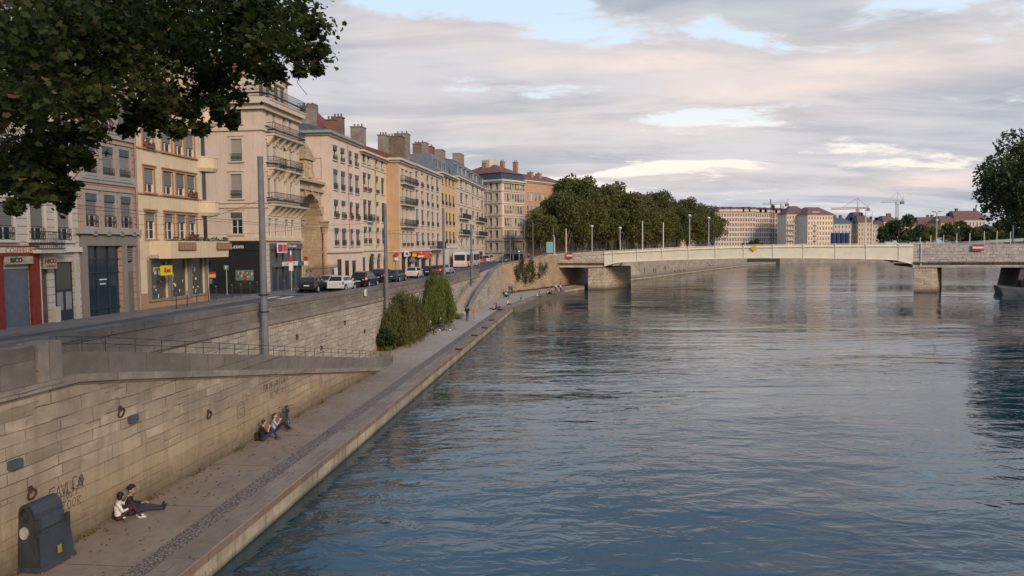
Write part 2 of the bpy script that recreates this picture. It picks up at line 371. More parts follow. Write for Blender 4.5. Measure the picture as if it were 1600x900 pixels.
# materials of the setting
def promenade_mat():
    m, t, b = base('promenade'); uv = t.node('ShaderNodeTexCoord').outputs['UV']; sp = t.node('ShaderNodeSeparateXYZ'); t.l.new(uv, sp.inputs[0])
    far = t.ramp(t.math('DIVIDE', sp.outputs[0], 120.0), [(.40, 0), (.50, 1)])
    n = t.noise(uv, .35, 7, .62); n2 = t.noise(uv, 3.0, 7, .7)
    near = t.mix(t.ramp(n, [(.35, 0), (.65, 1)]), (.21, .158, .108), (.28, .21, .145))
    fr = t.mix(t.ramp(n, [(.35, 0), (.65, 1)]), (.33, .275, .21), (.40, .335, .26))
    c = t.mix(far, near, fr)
    c = t.mix(t.math('MULTIPLY', t.ramp(n2, [(.50, 0), (.74, 1)]), .45), c, (.09, .07, .055))
    sp2 = t.noise(t.mapping(uv, (1, 1.8, 1)), 2.1, 2, .4)
    c = t.mix(t.math('MULTIPLY', t.ramp(sp2, [(.70, 0), (.76, 1)]), .6), c, (.05, .04, .032))
    wear = t.noise(t.mapping(uv, (.5, 1.2, 1)), .9, 5, .6)
    c = t.mix(t.math('MULTIPLY', t.ramp(wear, [(.55, 0), (.75, 1)]), .3), c, (.34, .29, .245))
    fx = t.math('ABSOLUTE', t.math('SUBTRACT', t.math('FRACT', t.math('DIVIDE', sp.outputs[0], 4.6)), .5))
    j = t.math('GREATER_THAN', fx, .4955)
    c = t.mix(t.math('MULTIPLY', j, .75), c, (.045, .035, .03))
    bn = t.node('ShaderNodeBump'); bn.inputs['Strength'].default_value = .5; bn.inputs['Distance'].default_value = .02
    t.l.new(t.math('SUBTRACT', n2, j), bn.inputs['Height']); t.l.new(bn.outputs[0], b.inputs['Normal'])
    t.l.new(c, b.inputs['Base Color']); b.inputs['Roughness'].default_value = .85; b.inputs['Specular IOR Level'].default_value = .3
    return m
prom_m = promenade_mat()
def cobbles():
    m, t, b = base('cobbles'); uv = t.node('ShaderNodeTexCoord').outputs['UV']
    v = t.node('ShaderNodeTexVoronoi', feature='DISTANCE_TO_EDGE'); v.inputs['Scale'].default_value = 7; t.l.new(t.mapping(uv, (1, 1.3, 1)), v.inputs[0])
    v2 = t.node('ShaderNodeTexVoronoi'); v2.inputs['Scale'].default_value = 7; t.l.new(t.mapping(uv, (1, 1.3, 1)), v2.inputs[0])
    e = t.ramp(v.outputs[0], [(.0, 0), (.12, 1)])
    c = t.mix(v2.outputs['Color'], (.19, .145, .11), (.26, .20, .155)); c = t.mix(e, (.145, .112, .085), c)
    c = t.mix(t.math('MULTIPLY', t.ramp(t.noise(uv, .5, 4), [(.5, 0), (.7, 1)]), .5), c, (.10, .075, .06))
    bn = t.node('ShaderNodeBump'); bn.inputs['Distance'].default_value = .05; t.l.new(e, bn.inputs['Height']); t.l.new(bn.outputs[0], b.inputs['Normal'])
    t.l.new(c, b.inputs['Base Color']); b.inputs['Roughness'].default_value = .8; return m
cob_m = cobbles()
wall_near = ashlar('quay_stone_near', (.42, .35, .26), (.295, .245, .18), (.07, .058, .048), 2.1, .46, .018, stain=(.15, .128, .10), samt=.75, warm=(.38, .27, .15), wamt=.62, streak=.35, low=(.7, 2.1, 1.6, (.105, .09, .06), .85))
wall_up = ashlar('quay_stone_upper', (.46, .40, .32), (.34, .295, .24), (.10, .085, .07), 1.2, .40, .022, stain=(.20, .165, .13), samt=.4, seed=3, streak=.25)
cope_m = ashlar('coping_stone', (.175, .155, .13), (.215, .19, .16), (.10, .09, .075), 2.1, 3.0, .03, stain=(.085, .075, .062), samt=.7, seed=5)
cope_l = ashlar('coping_pale', (.27, .235, .19), (.225, .195, .16), (.10, .085, .07), 1.9, 3.0, .02, stain=(.12, .10, .08), samt=.6, seed=8)
edge_top = ashlar('edge_top', (.29, .225, .165), (.23, .178, .13), (.07, .06, .05), 1.8, 4.0, .012, stain=(.12, .09, .07), samt=.5, seed=2)
edge_face = ashlar('edge_face', (.42, .375, .27), (.33, .285, .21), (.10, .085, .06), 2.2, 3.0, .014, stain=(.12, .095, .065), samt=.6, streak=.6, low=(-.1, .24, .12, (.02, .024, .014), 1.0))
ramp_m = plain('ramp_paving', (.19, .165, .14), .9, .25, .8, bump=.4)
abut_m = ashlar('abutment_stone', (.44, .325, .215), (.34, .25, .17), (.14, .11, .08), .9, .35, .014, stain=(.17, .125, .085), samt=.5, seed=11, streak=.45)
bridge_st = ashlar('bridge_ashlar', (.56, .48, .39), (.45, .385, .31), (.17, .14, .115), 1.9, .62, .075, stain=(.26, .21, .16), samt=.3, seed=4, streak=.2)
bridge_gr = ashlar('bridge_ashlar_grey', (.54, .475, .43), (.42, .375, .345), (.15, .135, .125), 1.5, .62, .07, stain=(.22, .2, .185), samt=.35, seed=6, streak=.3)
corbel_m = ashlar('corbel_stained', (.30, .265, .225), (.21, .185, .155), (.08, .07, .06), 1.5, 1.5, .03, stain=(.035, .033, .032), samt=.55, seed=9, streak=.95)
pier_m = ashlar('pier_stone', (.54, .45, .34), (.42, .345, .26), (.15, .12, .09), 1.3, .62, .06, stain=(.21, .16, .11), samt=.4, seed=1, streak=.25, low=(-.2, 1.4, .8, (.07, .058, .038), .95))
under_m = plain('concrete_underside', (.11, .10, .09), .9, .3, .5)
farwall_m = ashlar('far_wall', (.32, .28, .235), (.27, .235, .20), (.16, .14, .12), 3, 1.1, .02, samt=.4, seed=2)
moss_m = plain('mossy_step', (.13, .115, .075), .9, .5, 2.5, bump=.6)
soil_m = plain('soil', (.11, .055, .03), .95, .35, 2, bump=.5)
grass_gm = plain('ground_far', (.12, .115, .09), .95, .3, .05)
# ground sheet and water
g = MB(); g.poly([(-4000, -1500, -3), (4000, -1500, -3), (4000, 6500, -3), (-4000, 6500, -3)]); tag(g.build('ground', grass_gm), kind='structure')
def water_mat():
    m, t, b = base('water'); v = t.node('ShaderNodeTexCoord').outputs['Object']
    wm = t.mapping(v, (.55, 1.0, 1), rot=(0, 0, R(-7)))
    a = t.noise(wm, 1.05, 3, .55, .55)
    c = t.noise(t.mapping(v, (.6, 1.1, 1), rot=(0, 0, R(24)), loc=(5, 9, 0)), 3.1, 2, .5, .3)
    big = t.noise(t.mapping(v, (.5, 1, 1)), .22, 3, .5, .3)
    calm = t.ramp(t.noise(t.mapping(v, (.35, 1, 1)), .05, 4, .55, .6), [(.38, .35), (.60, 1.3)])
    h = t.math('ADD', t.math('ADD', t.math('MULTIPLY', a, .060), t.math('MULTIPLY', c, .004)), t.math('MULTIPLY', big, .17))
    h = t.math('MULTIPLY', h, calm)
    bn = t.node('ShaderNodeBump'); bn.inputs['Strength'].default_value = 1.0; bn.inputs['Distance'].default_value = 1.0
    t.l.new(h, bn.inputs['Height']); t.l.new(bn.outputs[0], b.inputs['Normal'])
    b.inputs['Base Color'].default_value = (.007, .037, .050, 1); b.inputs['Roughness'].default_value = .045; b.inputs['IOR'].default_value = 1.55
    return m
w_ = MB(); w_.poly([(-30, -60, 0), (900, -60, 0), (900, 900, 0), (-30, 900, 0)]); tag(w_.build('water', water_mat()), kind='structure')
# promenade: one mesh in a frame turned along the quay so joints run across it
QA = math.atan2(1, .1045)
def ys(a, b, n): return [a+(b-a)*i/n for i in range(n+1)]
def inner(y):
    if y < 53: return FX(y)-.3
    if y < 93: return UX(y)-.2
    if y < 134: return lerp([(93, -8.1), (93.6, -5.3), (122, -2.4), (134, -2.0)], y)[0]
    return lerp([(134, -2.0), (145.4, 4.8), (151, 6.8), (172, 17.4), (193, 21.8), (314, 89.8), (352, 115)], y)[0]
Y1 = ys(8, 60, 26)+ys(60, 93, 15)[1:]+[93.6]+ys(94, 103.5, 5)[1:]+[110, 120, 132, 145, 155, 164, 175, 189, 220, 250, 280, 310, 350]
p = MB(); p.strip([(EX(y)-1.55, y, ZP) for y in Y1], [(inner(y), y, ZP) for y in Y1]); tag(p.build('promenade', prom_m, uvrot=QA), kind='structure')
p = MB(); p.strip([(EX(y)-.95, y, ZP+.004) for y in Y1 if y < 104], [(EX(y)-1.6, y, ZP+.004) for y in Y1 if y < 104]); tag(p.build('cobble_strip', cob_m, uvrot=QA), kind='structure')
# quay edge: kerb stones and vertical face
p = MB()
for a, b in zip(Y1[:-1], Y1[1:]):
    o1, o2 = EX(a), EX(b)
    p.poly([(o1-1.58, a, ZP-.01), (o1-.02, a, ZP+.02), (o2-.02, b, ZP+.02), (o2-1.58, b, ZP-.01)], 0)
    p.poly([(o1-.02, a, ZP+.02), (o1, a, ZP), (o2, b, ZP), (o2-.02, b, ZP+.02)], 0)
    p.poly([(o1, a, ZP), (o1, a, ZP-.24), (o2, b, ZP-.24), (o2, b, ZP)], 1)
    p.poly([(o1, a, ZP-.24), (o1-.05, a, ZP-.25), (o2-.05, b, ZP-.25), (o2, b, ZP-.24)], 1)
    p.poly([(o1-.05, a, ZP-.25), (o1-.05, a, -1.5), (o2-.05, b, -1.5), (o2-.05, b, ZP-.25)], 2)
o = p.build('quay_edge', [edge_top, ashlar('edge_lip', (.24, .17, .125), (.19, .135, .10), (.06, .05, .04), 2.2, 3, .012, samt=.5, seed=3, streak=.3), edge_face], uvrot=QA); tag(o, kind='structure')
# mossy landing steps beyond the corner
p = MB()
for k in range(3):
    for a, b in zip([104, 112, 120, 128, 136, 144][:-1], [112, 120, 128, 136, 144, 150]):
        o1, o2 = EX(a)+.36*k, EX(b)+.36*k
        p.hexa([(o1, a, -1), (o1+.4, a, -1), (o2+.4, b, -1), (o2, b, -1)], [(o1, a, .56-.24*k), (o1+.4, a, .56-.24*k), (o2+.4, b, .56-.24*k), (o2, b, .56-.24*k)])
tag(p.build('landing_steps', moss_m), kind='structure')
# street, ground level of the left bank
ry = [4, 20, 40, 60, 80, 92.7, 103, 109, 115, 122, 134, 145.4, 152, 165, 180, 195, 250, 314, 360]
def rr(y):
    if y <= 115: return UX(y)-.3
    if y <= 134: return lerp([(115, -5.2), (134, -3.6)], y)[0]
    return lerp([(134, -2.2), (145.4, 4.6), (152, 7.2), (172, 17.0), (193, 21.4), (314, 89.4), (360, 115)], y)[0]
def bridge_rise(x, y):                            # the street climbs to the bridge head
    d = math.hypot(x-9, y-158); return max(0, 1-d/16)*1.25
def leftx(y): return FL(y)-.2 if y < 175 else lerp([(175, -9.3), (200, 8), (314, 70), (360, 98)], y)[0]
p = MB()
NX = 8
for a, b in zip(ry[:-1], ry[1:]):
    for i in range(NX):
        P = []
        for (yy, k) in ((a, i), (a, i+1), (b, i+1), (b, i)):
            x0, x1 = leftx(yy), rr(yy); x = x0+(x1-x0)*k/NX; P.append((x, yy, zr(yy)+bridge_rise(x, yy)))
        p.poly(P)
tag(p.build('street', asphalt), kind='structure')
p = MB(); U_ = Vector((.1235, .9923)); N_ = Vector((.9923, -.1235))
for a, b in zip(ys(4, 184, 18)[:-1], ys(4, 184, 18)[1:]):
    if 58 < a < 62: continue
    p.hexa([(FL(a)-.1, a, zr(a)-.3), (FL(a)+2.3, a, zr(a)-.3), (FL(b)+2.3, b, zr(b)-.3), (FL(b)-.1, b, zr(b)-.3)],
           [(FL(a)-.1, a, zr(a)+.13), (FL(a)+2.3, a, zr(a)+.13), (FL(b)+2.3, b, zr(b)+.13), (FL(b)-.1, b, zr(b)+.13)])
tag(p.build('pavement', pave), kind='structure')
p = MB()                                          # riverside pavement and painted lines
for a, b in zip(ys(4, 114, 12)[:-1], ys(4, 114, 12)[1:]):
    p.hexa([(UX(a)-2.0, a, zr(a)-.2), (UX(a)-.35, a, zr(a)-.2), (UX(b)-.35, b, zr(b)-.2), (UX(b)-2.0, b, zr(b)-.2)],
           [(UX(a)-2.0, a, zr(a)+.12), (UX(a)-.35, a, zr(a)+.12), (UX(b)-.35, b, zr(b)+.12), (UX(b)-2.0, b, zr(b)+.12)])
tag(p.build('pavement', pave), kind='structure')
p = MB()
for a in range(60, 178, 6):
    x = (FL(a)+rr(a))/2-.6; p.poly([(x-.06, a, zr(a)+.006), (x+.06, a, zr(a)+.006), (x+.06+.37, a+3, zr(a+3)+.006), (x-.06+.37, a+3, zr(a+3)+.006)])
for k in range(5): p.poly([(-22+k*1.3, 60.5, zr(60)+.006), (-21.5+k*1.3, 60.5, zr(60)+.006), (-21.2+k*1.3, 63.5, zr(60)+.006), (-21.7+k*1.3, 63.5, zr(60)+.006)])
p.poly([(-29, 66.2, zr(60)+.006), (-17, 66.2, zr(60)+.006), (-17, 66.45, zr(60)+.006), (-29, 66.45, zr(60)+.006)])
tag(p.build('road_marking', white_m), kind='structure')
# land behind the buildings and the far bank
p = MB()
p.prism([(-3500, -40), (-36, -40), (-30.5, 4), (-9.5, 175), (8, 200), (70, 314), (98, 360), (-400, 1500), (-3500, 1500)], -2.5, 5.1)
tag(p.build('terrain', grass_gm), kind='structure')
p = MB(); p.prism([(112, 352), (205, 364), (420, 372), (900, 380), (3500, 500), (3500, 6000), (-3500, 6000), (-3500, 1400), (60, 500)], -2.5, 4.4); tag(p.build('terrain', grass_gm), kind='structure')
def wall_run(name, pts, th, mats, top_cap=None, zb=None, label=None, cat='wall', parent=None, side=-1):
    """pts: (x, y, ztop, zbottom). Wall with thickness th on its left-hand side."""
    p = MB(); n = len(pts); L = []
    for i in range(n):
        a = Vector(pts[max(0, i-1)][:2]); b = Vector(pts[min(n-1, i+1)][:2]); d = (b-a).normalized(); L.append(Vector((-d.y, d.x))*(th))
    for i in range(n-1):
        A, B = pts[i], pts[i+1]; a2 = (A[0]+L[i].x, A[1]+L[i].y); b2 = (B[0]+L[i+1].x, B[1]+L[i+1].y)
        p.poly([(A[0], A[1], A[3]), (B[0], B[1], B[3]), (B[0], B[1], B[2]), (A[0], A[1], A[2])])
        p.poly([(A[0], A[1], A[2]), (B[0], B[1], B[2]), (b2[0], b2[1], B[2]), (a2[0], a2[1], A[2])])
        p.poly([(a2[0], a2[1], A[3]), (a2[0], a2[1], A[2]), (b2[0], b2[1], B[2]), (b2[0], b2[1], B[3])])
    for i in (0, n-1):
        A = pts[i]; a2 = (A[0]+L[i].x, A[1]+L[i].y); p.poly([(A[0], A[1], A[3]), (A[0], A[1], A[2]), (a2[0], a2[1], A[2]), (a2[0], a2[1], A[3])])
    o = p.build(name, mats, parent)
    if label: tag(o, label, cat)
    return o
# ---- upper quay wall (masonry, ledge, parapet)
def topz(y): return lerp([(0, 6.6), (24.8, 6.6), (40, 6.4), (59.7, 6.2), (92.7, 5.85), (115, 5.85)], y)[0]
uy = [6, 16, 22, 24.8, 32, 40.3, 51, 59.7, 70, 80, 92.7, 103, 109, 115]
uw = empty('quay_wall', (0, 0, 0), 0, 'long pale stone quay wall holding up the street, with iron mooring rings', 'wall')
wall_run('masonry', [(UX(y), y, topz(y)-1.25, -1.5) for y in uy], .6, wall_up, parent=uw)
wall_run('ledge', [(UX(y)+.13, y, topz(y)-1.0, topz(y)-1.25) for y in uy], .75, cope_l, parent=uw)
wall_run('parapet', [(UX(y), y, topz(y)-.3, topz(y)-1.0) for y in uy], .42, ashlar('parapet_stone', (.235, .205, .17), (.19, .165, .135), (.08, .07, .06), 1.5, .5, .02, stain=(.11, .095, .08), samt=.6, seed=21), parent=uw)
wall_run('coping', [(UX(y)+.05, y, topz(y), topz(y)-.3) for y in uy], .52, cope_m, parent=uw)
# ---- lower wall of the ramp
def ftop(y): return lerp([(0, 6.4), (21.6, 6.4), (23.5, 6.12), (51.5, 1.62), (53.4, 1.5)], y)[0]
fy = [6, 12, 16, 20.2, 21.6, 22.6, 23.5, 27, 31, 36, 41, 46, 50, 51.5, 53.2]
rw = empty('ramp_wall', (0, 0, 0), 0, 'stone wall beside the waterside path, its top sloping down to the paving', 'wall')
wall_run('masonry', [(FX(y), y, ftop(y)-.98, -1.5) for y in fy], .5, wall_near, parent=rw)
wall_run('string_course', [(FX(y)+.05, y, ftop(y)-.90, ftop(y)-.98) for y in fy], .55, cope_l, parent=rw)
wall_run('ledge', [(FX(y)+.15, y, ftop(y)-.66, ftop(y)-.90) for y in fy], .7, cope_l, parent=rw)
wall_run('parapet', [(FX(y), y, ftop(y), ftop(y)-.66) for y in fy], .48, cope_m, parent=rw)
b_ = MB()
q0 = Vector((FX(20.6), 20.6)); dd = Vector((.122, .9925)); nn_ = Vector((.9925, -.122))
def qbox(p, c, l, w0, w1, z0, z1, mi=0):
    c = Vector(c); a = c-dd*l/2; b = c+dd*l/2
    pts = [a+nn_*w0, a+nn_*w1, b+nn_*w1, b+nn_*w0]; p.prism([(q.x, q.y) for q in pts][::-1], z0, z1, mi)
qbox(b_, q0, .9, -.55, .06, 5.74, 6.82); b_.build('pedestal', cope_l, rw)
b_ = MB(); qbox(b_, (FX(16), 16), 8.2, -.5, .02, 6.4, 6.78); b_.build('raised_coping', cope_m, rw)
b_ = MB(); qbox(b_, (FX(53.4), 53.4), .5, -.7, .08, .7, 1.78); qbox(b_, (FX(54), 54), .8, -.9, .02, .7, 1.35); b_.build('end_block', cope_m, rw)
# ramp surface between the two walls
p = MB(); fr = ys(8, 21.6, 4)+ys(21.6, 52.5, 14)[1:]+[54]
def rz(y): return lerp([(0, 5.15), (21.6, 5.15), (23.5, 5.0), (52, .84), (54, .805)], y)[0]
p.strip([(FX(y)-.3, y, rz(y)) for y in fr], [(UX(y)-.1, y, rz(y)) for y in fr]); tag(p.build('ramp', ramp_m), kind='structure')
# ---- stepped ramp by the bridge
sz = [(90, .8), (92.7, .82), (95, 1.4), (101, 2.65), (110.8, 3.9), (117.7, 5.05), (124, 5.3), (134, 5.4)]
def stz(y): return lerp(sz, y)[0]
p = MB(); n = 60
for i in range(n):
    a = 92.9+(134-92.9)*i/n; b = 92.9+(134-92.9)*(i+1)/n; z = stz((a+b)/2)
    l0 = UX(a)-.1 if a < 115 else rr(a)-.3; l1 = UX(b)-.1 if b < 115 else rr(b)-.3
    p.hexa([(l0, a, .3), (OX(a)-.2, a, .3), (OX(b)-.2, b, .3), (l1, b, .3)], [(l0, a, z), (OX(a)-.2, a, z), (OX(b)-.2, b, z), (l1, b, z)])
tag(p.build('stairway', plain('stair_stone', (.34, .295, .245), .9, .2, .8, bump=.3)), kind='structure')
oy = [93.3, 94, 95, 98, 101, 106, 110.8, 114, 117.7, 122, 128, 134]
def ot(y): return stz(y)+min(.86, .45+.35*(y-93.3))
ow = empty('stair_wall', (0, 0, 0), 0, 'graffiti covered stone wall climbing beside the stairway to the bridge', 'wall')
wall_run('masonry', [(OX(y), y, ot(y)-.22, -1.5) for y in oy], .4, wall_up, parent=ow)
wall_run('coping', [(OX(y)+.06, y, ot(y), ot(y)-.22) for y in oy], .52, cope_l, parent=ow)
# ---- wall between the stairs and the bridge
aw = empty('abutment_wall', (0, 0, 0), 0, 'warm brown stone wall overgrown with climbers, left of the bridge', 'wall')
aw_pts = [(-1.75, 134, 6.2), (1.6, 139.6, 6.65), (5, 145.4, 7.25), (7, 151, 7.6)]
wall_run('masonry', [(x, y, z-.25, -1.5) for x, y, z in aw_pts]+[(17.6, 172, 6.6, -1.5)], .5, abut_m, parent=aw)
wall_run('coping', [(x+.05, y, z, z-.25) for x, y, z in aw_pts], .6, cope_l, parent=aw)
b_ = MB(); b_.box(-2.3, -1.55, 133.6, 134.4, .5, 6.25); b_.build('corner_pier', abut_m, aw)
uq = wall_run('quay_wall', [(17.6, 172, 6.6, -1.5), (22, 193, 6.6, -1.5), (55, 252, 6.2, -1.5), (90, 314, 6.0, -1.5), (112, 352, 5.2, -1.5)], .6, farwall_m, label='pale stone quay wall beyond the bridge, under the plane trees')
fw = wall_run('quay_wall', [(112, 352, 3.4, -1.5), (128, 353, 3.4, -1.5)], .6, plain('dark_far_wall', (.03, .035, .03)), label='dark low dock wall at the far river bend', cat='wall')
fw = wall_run('quay_wall', [(128, 353, 3.9, -1.5), (205, 363, 4.1, -1.5), (420, 371, 4.3, -1.5), (800, 378, 4.3, -1.5)], .6, farwall_m, label='long smooth pale embankment wall across the river bend', cat='wall')
# small stair flank beyond the bridge
b_ = MB(); P0 = [(29.5, 206.5), (44, 231)]
b_.add([(28.5, 200, .8), (33.5, 209, .8), (38, 217, .8), (33, 208.6, 5.2), (28.5-1, 201, .8), (33.5-1, 210, .8), (38-1, 218, .8), (32, 209, 5.2)], [(0, 1, 3), (1, 2, 3), (4, 7, 5), (5, 7, 6), (0, 3, 7, 4), (3, 2, 6, 7)])
tag(b_.build('stair_flank', wall_up), 'triangular stone stair flank on the quay beyond the bridge', 'stairs')
# ---------------------------------------------------------------- bridge
BA = math.atan2(-.255, .967); BO = Vector((16.1, 155, 0)); bu = (.967, -.255); BM = Matrix.Translation(BO) @ Matrix.Rotation(BA, 4, 'Z')
br = empty('road_bridge', BO, BA, 'long flat cream steel girder bridge on stone piers across the river', 'bridge')
TOPP = [(-9.5, 7.5), (0, 8.0), (3.3, 8.15), (18, 8.85), (30, 9.2), (45, 9.32), (61.5, 9.27), (78, 9.05), (110, 8.8)]
def bt(x): return lerp(TOPP, x)[0]
BOT = [(3.3, 5.0), (6.0, 5.75), (9, 5.95), (20, 6.35), (32, 6.6), (46, 6.5), (55, 6.3), (58.5, 6.1), (61.5, 5.3)]
def bb(x): return lerp(BOT, x)[0]
BW = 15.0
xs = [3.3, 4.5, 6, 9, 12, 16, 20, 25, 30, 35, 40, 45, 50, 55, 58.5, 60, 61.5]
for yy in (0, BW):
    p = MB()
    for a, b in zip(xs[:-1], xs[1:]):
        p.hexa([(a, yy-.12, bb(a)), (b, yy-.12, bb(b)), (b, yy+.12, bb(b)), (a, yy+.12, bb(a))], [(a, yy-.12, bt(a)-.55), (b, yy-.12, bt(b)-.55), (b, yy+.12, bt(b)-.55), (a, yy+.12, bt(a)-.55)])
        p.hexa([(a, yy-.3, bb(a)-.03), (b, yy-.3, bb(b)-.03), (b, yy+.3, bb(b)-.03), (a, yy+.3, bb(a)-.03)], [(a, yy-.3, bb(a)+.08), (b, yy-.3, bb(b)+.08), (b, yy+.3, bb(b)+.08), (a, yy+.3, bb(a)+.08)])
    p.build('girder', cream_metal, br)
for yy in (0, BW):
    p = MB()
    for a, b in zip(xs[:-1], xs[1:]):
        for z0, z1, e in ((-.62, -.50, .32), (-.08, 0, .2)):
            p.hexa([(a, yy-e, bt(a)+z0), (b, yy-e, bt(b)+z0), (b, yy+e, bt(b)+z0), (a, yy+e, bt(a)+z0)], [(a, yy-e, bt(a)+z1), (b, yy-e, bt(b)+z1), (b, yy+e, bt(b)+z1), (a, yy+e, bt(a)+z1)])
        p.hexa([(a, yy-.05, bt(a)-.5), (b, yy-.05, bt(b)-.5), (b, yy+.02, bt(b)-.5), (a, yy+.02, bt(a)-.5)], [(a, yy-.05, bt(a)-.22), (b, yy-.05, bt(b)-.22), (b, yy+.02, bt(b)-.22), (a, yy+.02, bt(a)-.22)])
    x = 4.0
    while x < 61: p.box(x-.03, x+.03, yy-.03, yy+.03, bt(x)-.5, bt(x)); x += 1.4
    p.build('handrail', cream_metal, br)
for k in range(12):
    x = on_wall([958.4, 995.7, 1035, 1076, 1118, 1162, 1208, 1255, 1305, 1353, 1404, 1439][k], 395, BO, bu)[0]
    b_ = MB(); b_.box(x-.06, x+.06, -.22, -.121, bb(x)+.09, bt(x)-.1); b_.box(x-.1, x+.1, -.24, -.22, bt(x)-.9, bt(x)-.08); b_.build('stiffener', cream_metal, br)
p = MB()
XD = [-12, -6, 0, 3.3]+xs[1:]+[70, 78, 95, 110]
for a, b in zip(XD[:-1], XD[1:]):
    p.hexa([(a, .2, bt(a)-1.7), (b, .2, bt(b)-1.7), (b, BW-.2, bt(b)-1.7), (a, BW-.2, bt(a)-1.7)], [(a, .2, bt(a)-1.1), (b, .2, bt(b)-1.1), (b, BW-.2, bt(b)-1.1), (a, BW-.2, bt(a)-1.1)])
p.build('deck', under_m, br)
p = MB()
for x in [8, 13, 18, 23, 28, 33, 38, 43, 48, 53]: p.box(x-.15, x+.15, .3, BW-.3, bb(x)+.3, bt(x)-1.71)
for yy in (4, 7.5, 11):
    for a, b in zip(xs[:-1], xs[1:]): p.hexa([(a, yy, bb(a)+.1), (b, yy, bb(b)+.1), (b, yy+.3, bb(b)+.1), (a, yy+.3, bb(a)+.1)], [(a, yy, bt(a)-1.71), (b, yy, bt(b)-1.71), (b, yy+.3, bt(b)-1.71), (a, yy+.3, bt(a)-1.71)])
p.build('cross_beams', under_m, br)
def stone_span(xa, xb, ms, n=8, tx=lambda x: 0):
    q = [xa+(xb-xa)*i/n for i in range(n+1)]
    p = MB(); c = MB(); f = MB(); p2 = MB()
    for a, b in zip(q[:-1], q[1:]):
        for P, y0, y1, z0, z1 in ((p, 0, .5, 5.75, None), (f, .1, BW-.1, 4.72, 5.15)):
            za, zb = (bt(a), bt(b)) if z1 is None else (z1, z1)
            P.hexa([(a, y0, z0), (b, y0, z0), (b, y1, z0), (a, y1, z0)], [(a, y0, za), (b, y0, zb), (b, y1, zb), (a, y1, za)])
        c.hexa([(a, .1, 5.151), (b, .1, 5.151), (b, .6, 5.151), (a, .6, 5.151)], [(a, -.35, 5.63), (b, -.35, 5.63), (b, .6, 5.63), (a, .6, 5.63)])
        c.hexa([(a, -.4, 5.631), (b, -.4, 5.631), (b, .55, 5.631), (a, .55, 5.631)], [(a, -.4, 5.749), (b, -.4, 5.749), (b, .55, 5.749), (a, .55, 5.749)])
        p2.hexa([(a, BW-.5, 5.75), (b, BW-.5, 5.75), (b, BW, 5.75), (a, BW, 5.75)], [(a, BW-.5, bt(a)), (b, BW-.5, bt(b)), (b, BW, bt(b)), (a, BW, bt(a))])
    p.build('stone_parapet', ms, br); p2.build('stone_parapet', ms, br); c.build('corbel_course', corbel_m, br); f.build('side_slab', ms, br)
    h = MB()
    for i in range(int((xb-xa)/.55)):
        x = xa+.3+i*.55; h.tube((x, .25, bt(x)), (x, .25, bt(x)+.28), .015, n=4)
    h.path([(x, .25, bt(x)+.28) for x in q], .025, 4); h.build('rail', galv, br)
stone_span(-9.6, 3.29, bridge_st); stone_span(61.51, 88, bridge_gr, 10)
# piers: long axis follows the current
sk = (.30, .955)                                  # pier axis in bridge frame (x shift per metre)
def pier(x0, x1, ms, ln=12.5):
    e = .12
    lo = [(x0-e, .35-e, -2.0), (x1+e, .35-e, -2.0), (x1+ln*.34+e, .35+ln, -2.0), (x0+ln*.34-e, .35+ln, -2.0)]
    hi = [(x0, .35, 4.719), (x1, .35, 4.719), (x1+ln*.34, .35+ln, 4.719), (x0+ln*.34, .35+ln, 4.719)]
    return MB().hexa(lo, hi).build('pier', ms, br)
pier(-.1, 3.25, pier_m); pier(61.9, 65.7, pier_m)
b_ = MB(); b_.hexa([(78.5, .6, -1), (92, .6, -1), (92, 14, -1), (80, 14, -1)], [(79.6, .6, 4.7), (92, .6, 4.7), (92, 14, 4.7), (81, 14, 4.7)]); b_.build('abutment', ashlar('abutment_dark', (.16, .155, .15), (.11, .11, .11), (.05, .05, .05), 1.4, .6, .02, samt=.7, streak=.6), br)
b_ = MB(); b_.hexa([(75.2, -5.2, -1), (80, -8, -1), (95, -8, -1), (95, 3, -1), (76.5, 3, -1)], [(74.6, -4.6, 1.25), (79.6, -7.6, .85), (95, -7.8, .95), (95, 3, 1.2), (76, 3, 1.35)]); b_.build('footing', plain('footing_concrete', (.14, .13, .11), .9, .5, .8, bump=.5), br)
b_ = MB(); b_.box(79.0, 80.6, -1.2, .2, 1.3, 2.4); b_.build('junction_box', black_m, br)
# boards on the bridge
def board(px, py, wd, hg, name, label, kind):
    X, Z = on_wall(px, py, BO, bu); o = empty(name, BM @ Vector((X, -.36, Z)), BA, label, 'sign', 'navigation boards on the bridge')
    p = MB()
    if kind == 'bar':
        p.box(-wd/2, wd/2, -.05, 0, -hg/2, hg/2); p.build('panel', red_m, o)
        q = MB(); q.box(-wd/2+.05, wd/2-.05, -.058, -.051, -hg*.13, hg*.17); q.build('white_bar', white_m, o)
    else:
        p.add([(0, -.05, hg/2), (wd/2, -.05, 0), (0, -.05, -hg/2), (-wd/2, -.05, 0), (0, 0, hg/2), (wd/2, 0, 0), (0, 0, -hg/2), (-wd/2, 0, 0)], [(3, 2, 1, 0), (4, 5, 6, 7), (0, 1, 5, 4), (1, 2, 6, 5), (2, 3, 7, 6), (3, 0, 4, 7)])
        p.build('panel', plain('sign_yellow', (.62, .36, .02), .5, .05), o)
    q = MB(); q.box(-.05, .05, 0, .25, -.2, .2); q.build('bracket', iron_l, o)
board(890, 399.5, 1.35, 1.15, 'navigation_sign', 'red and white no entry board on the left stone span', 'bar')
board(1527, 387, 1.9, 1.2, 'navigation_sign', 'red and white no entry board on the grey right span', 'bar')
board(1178, 388, 1.5, 1.3, 'navigation_sign', 'yellow diamond board fixed to the middle of the girder', 'dia')
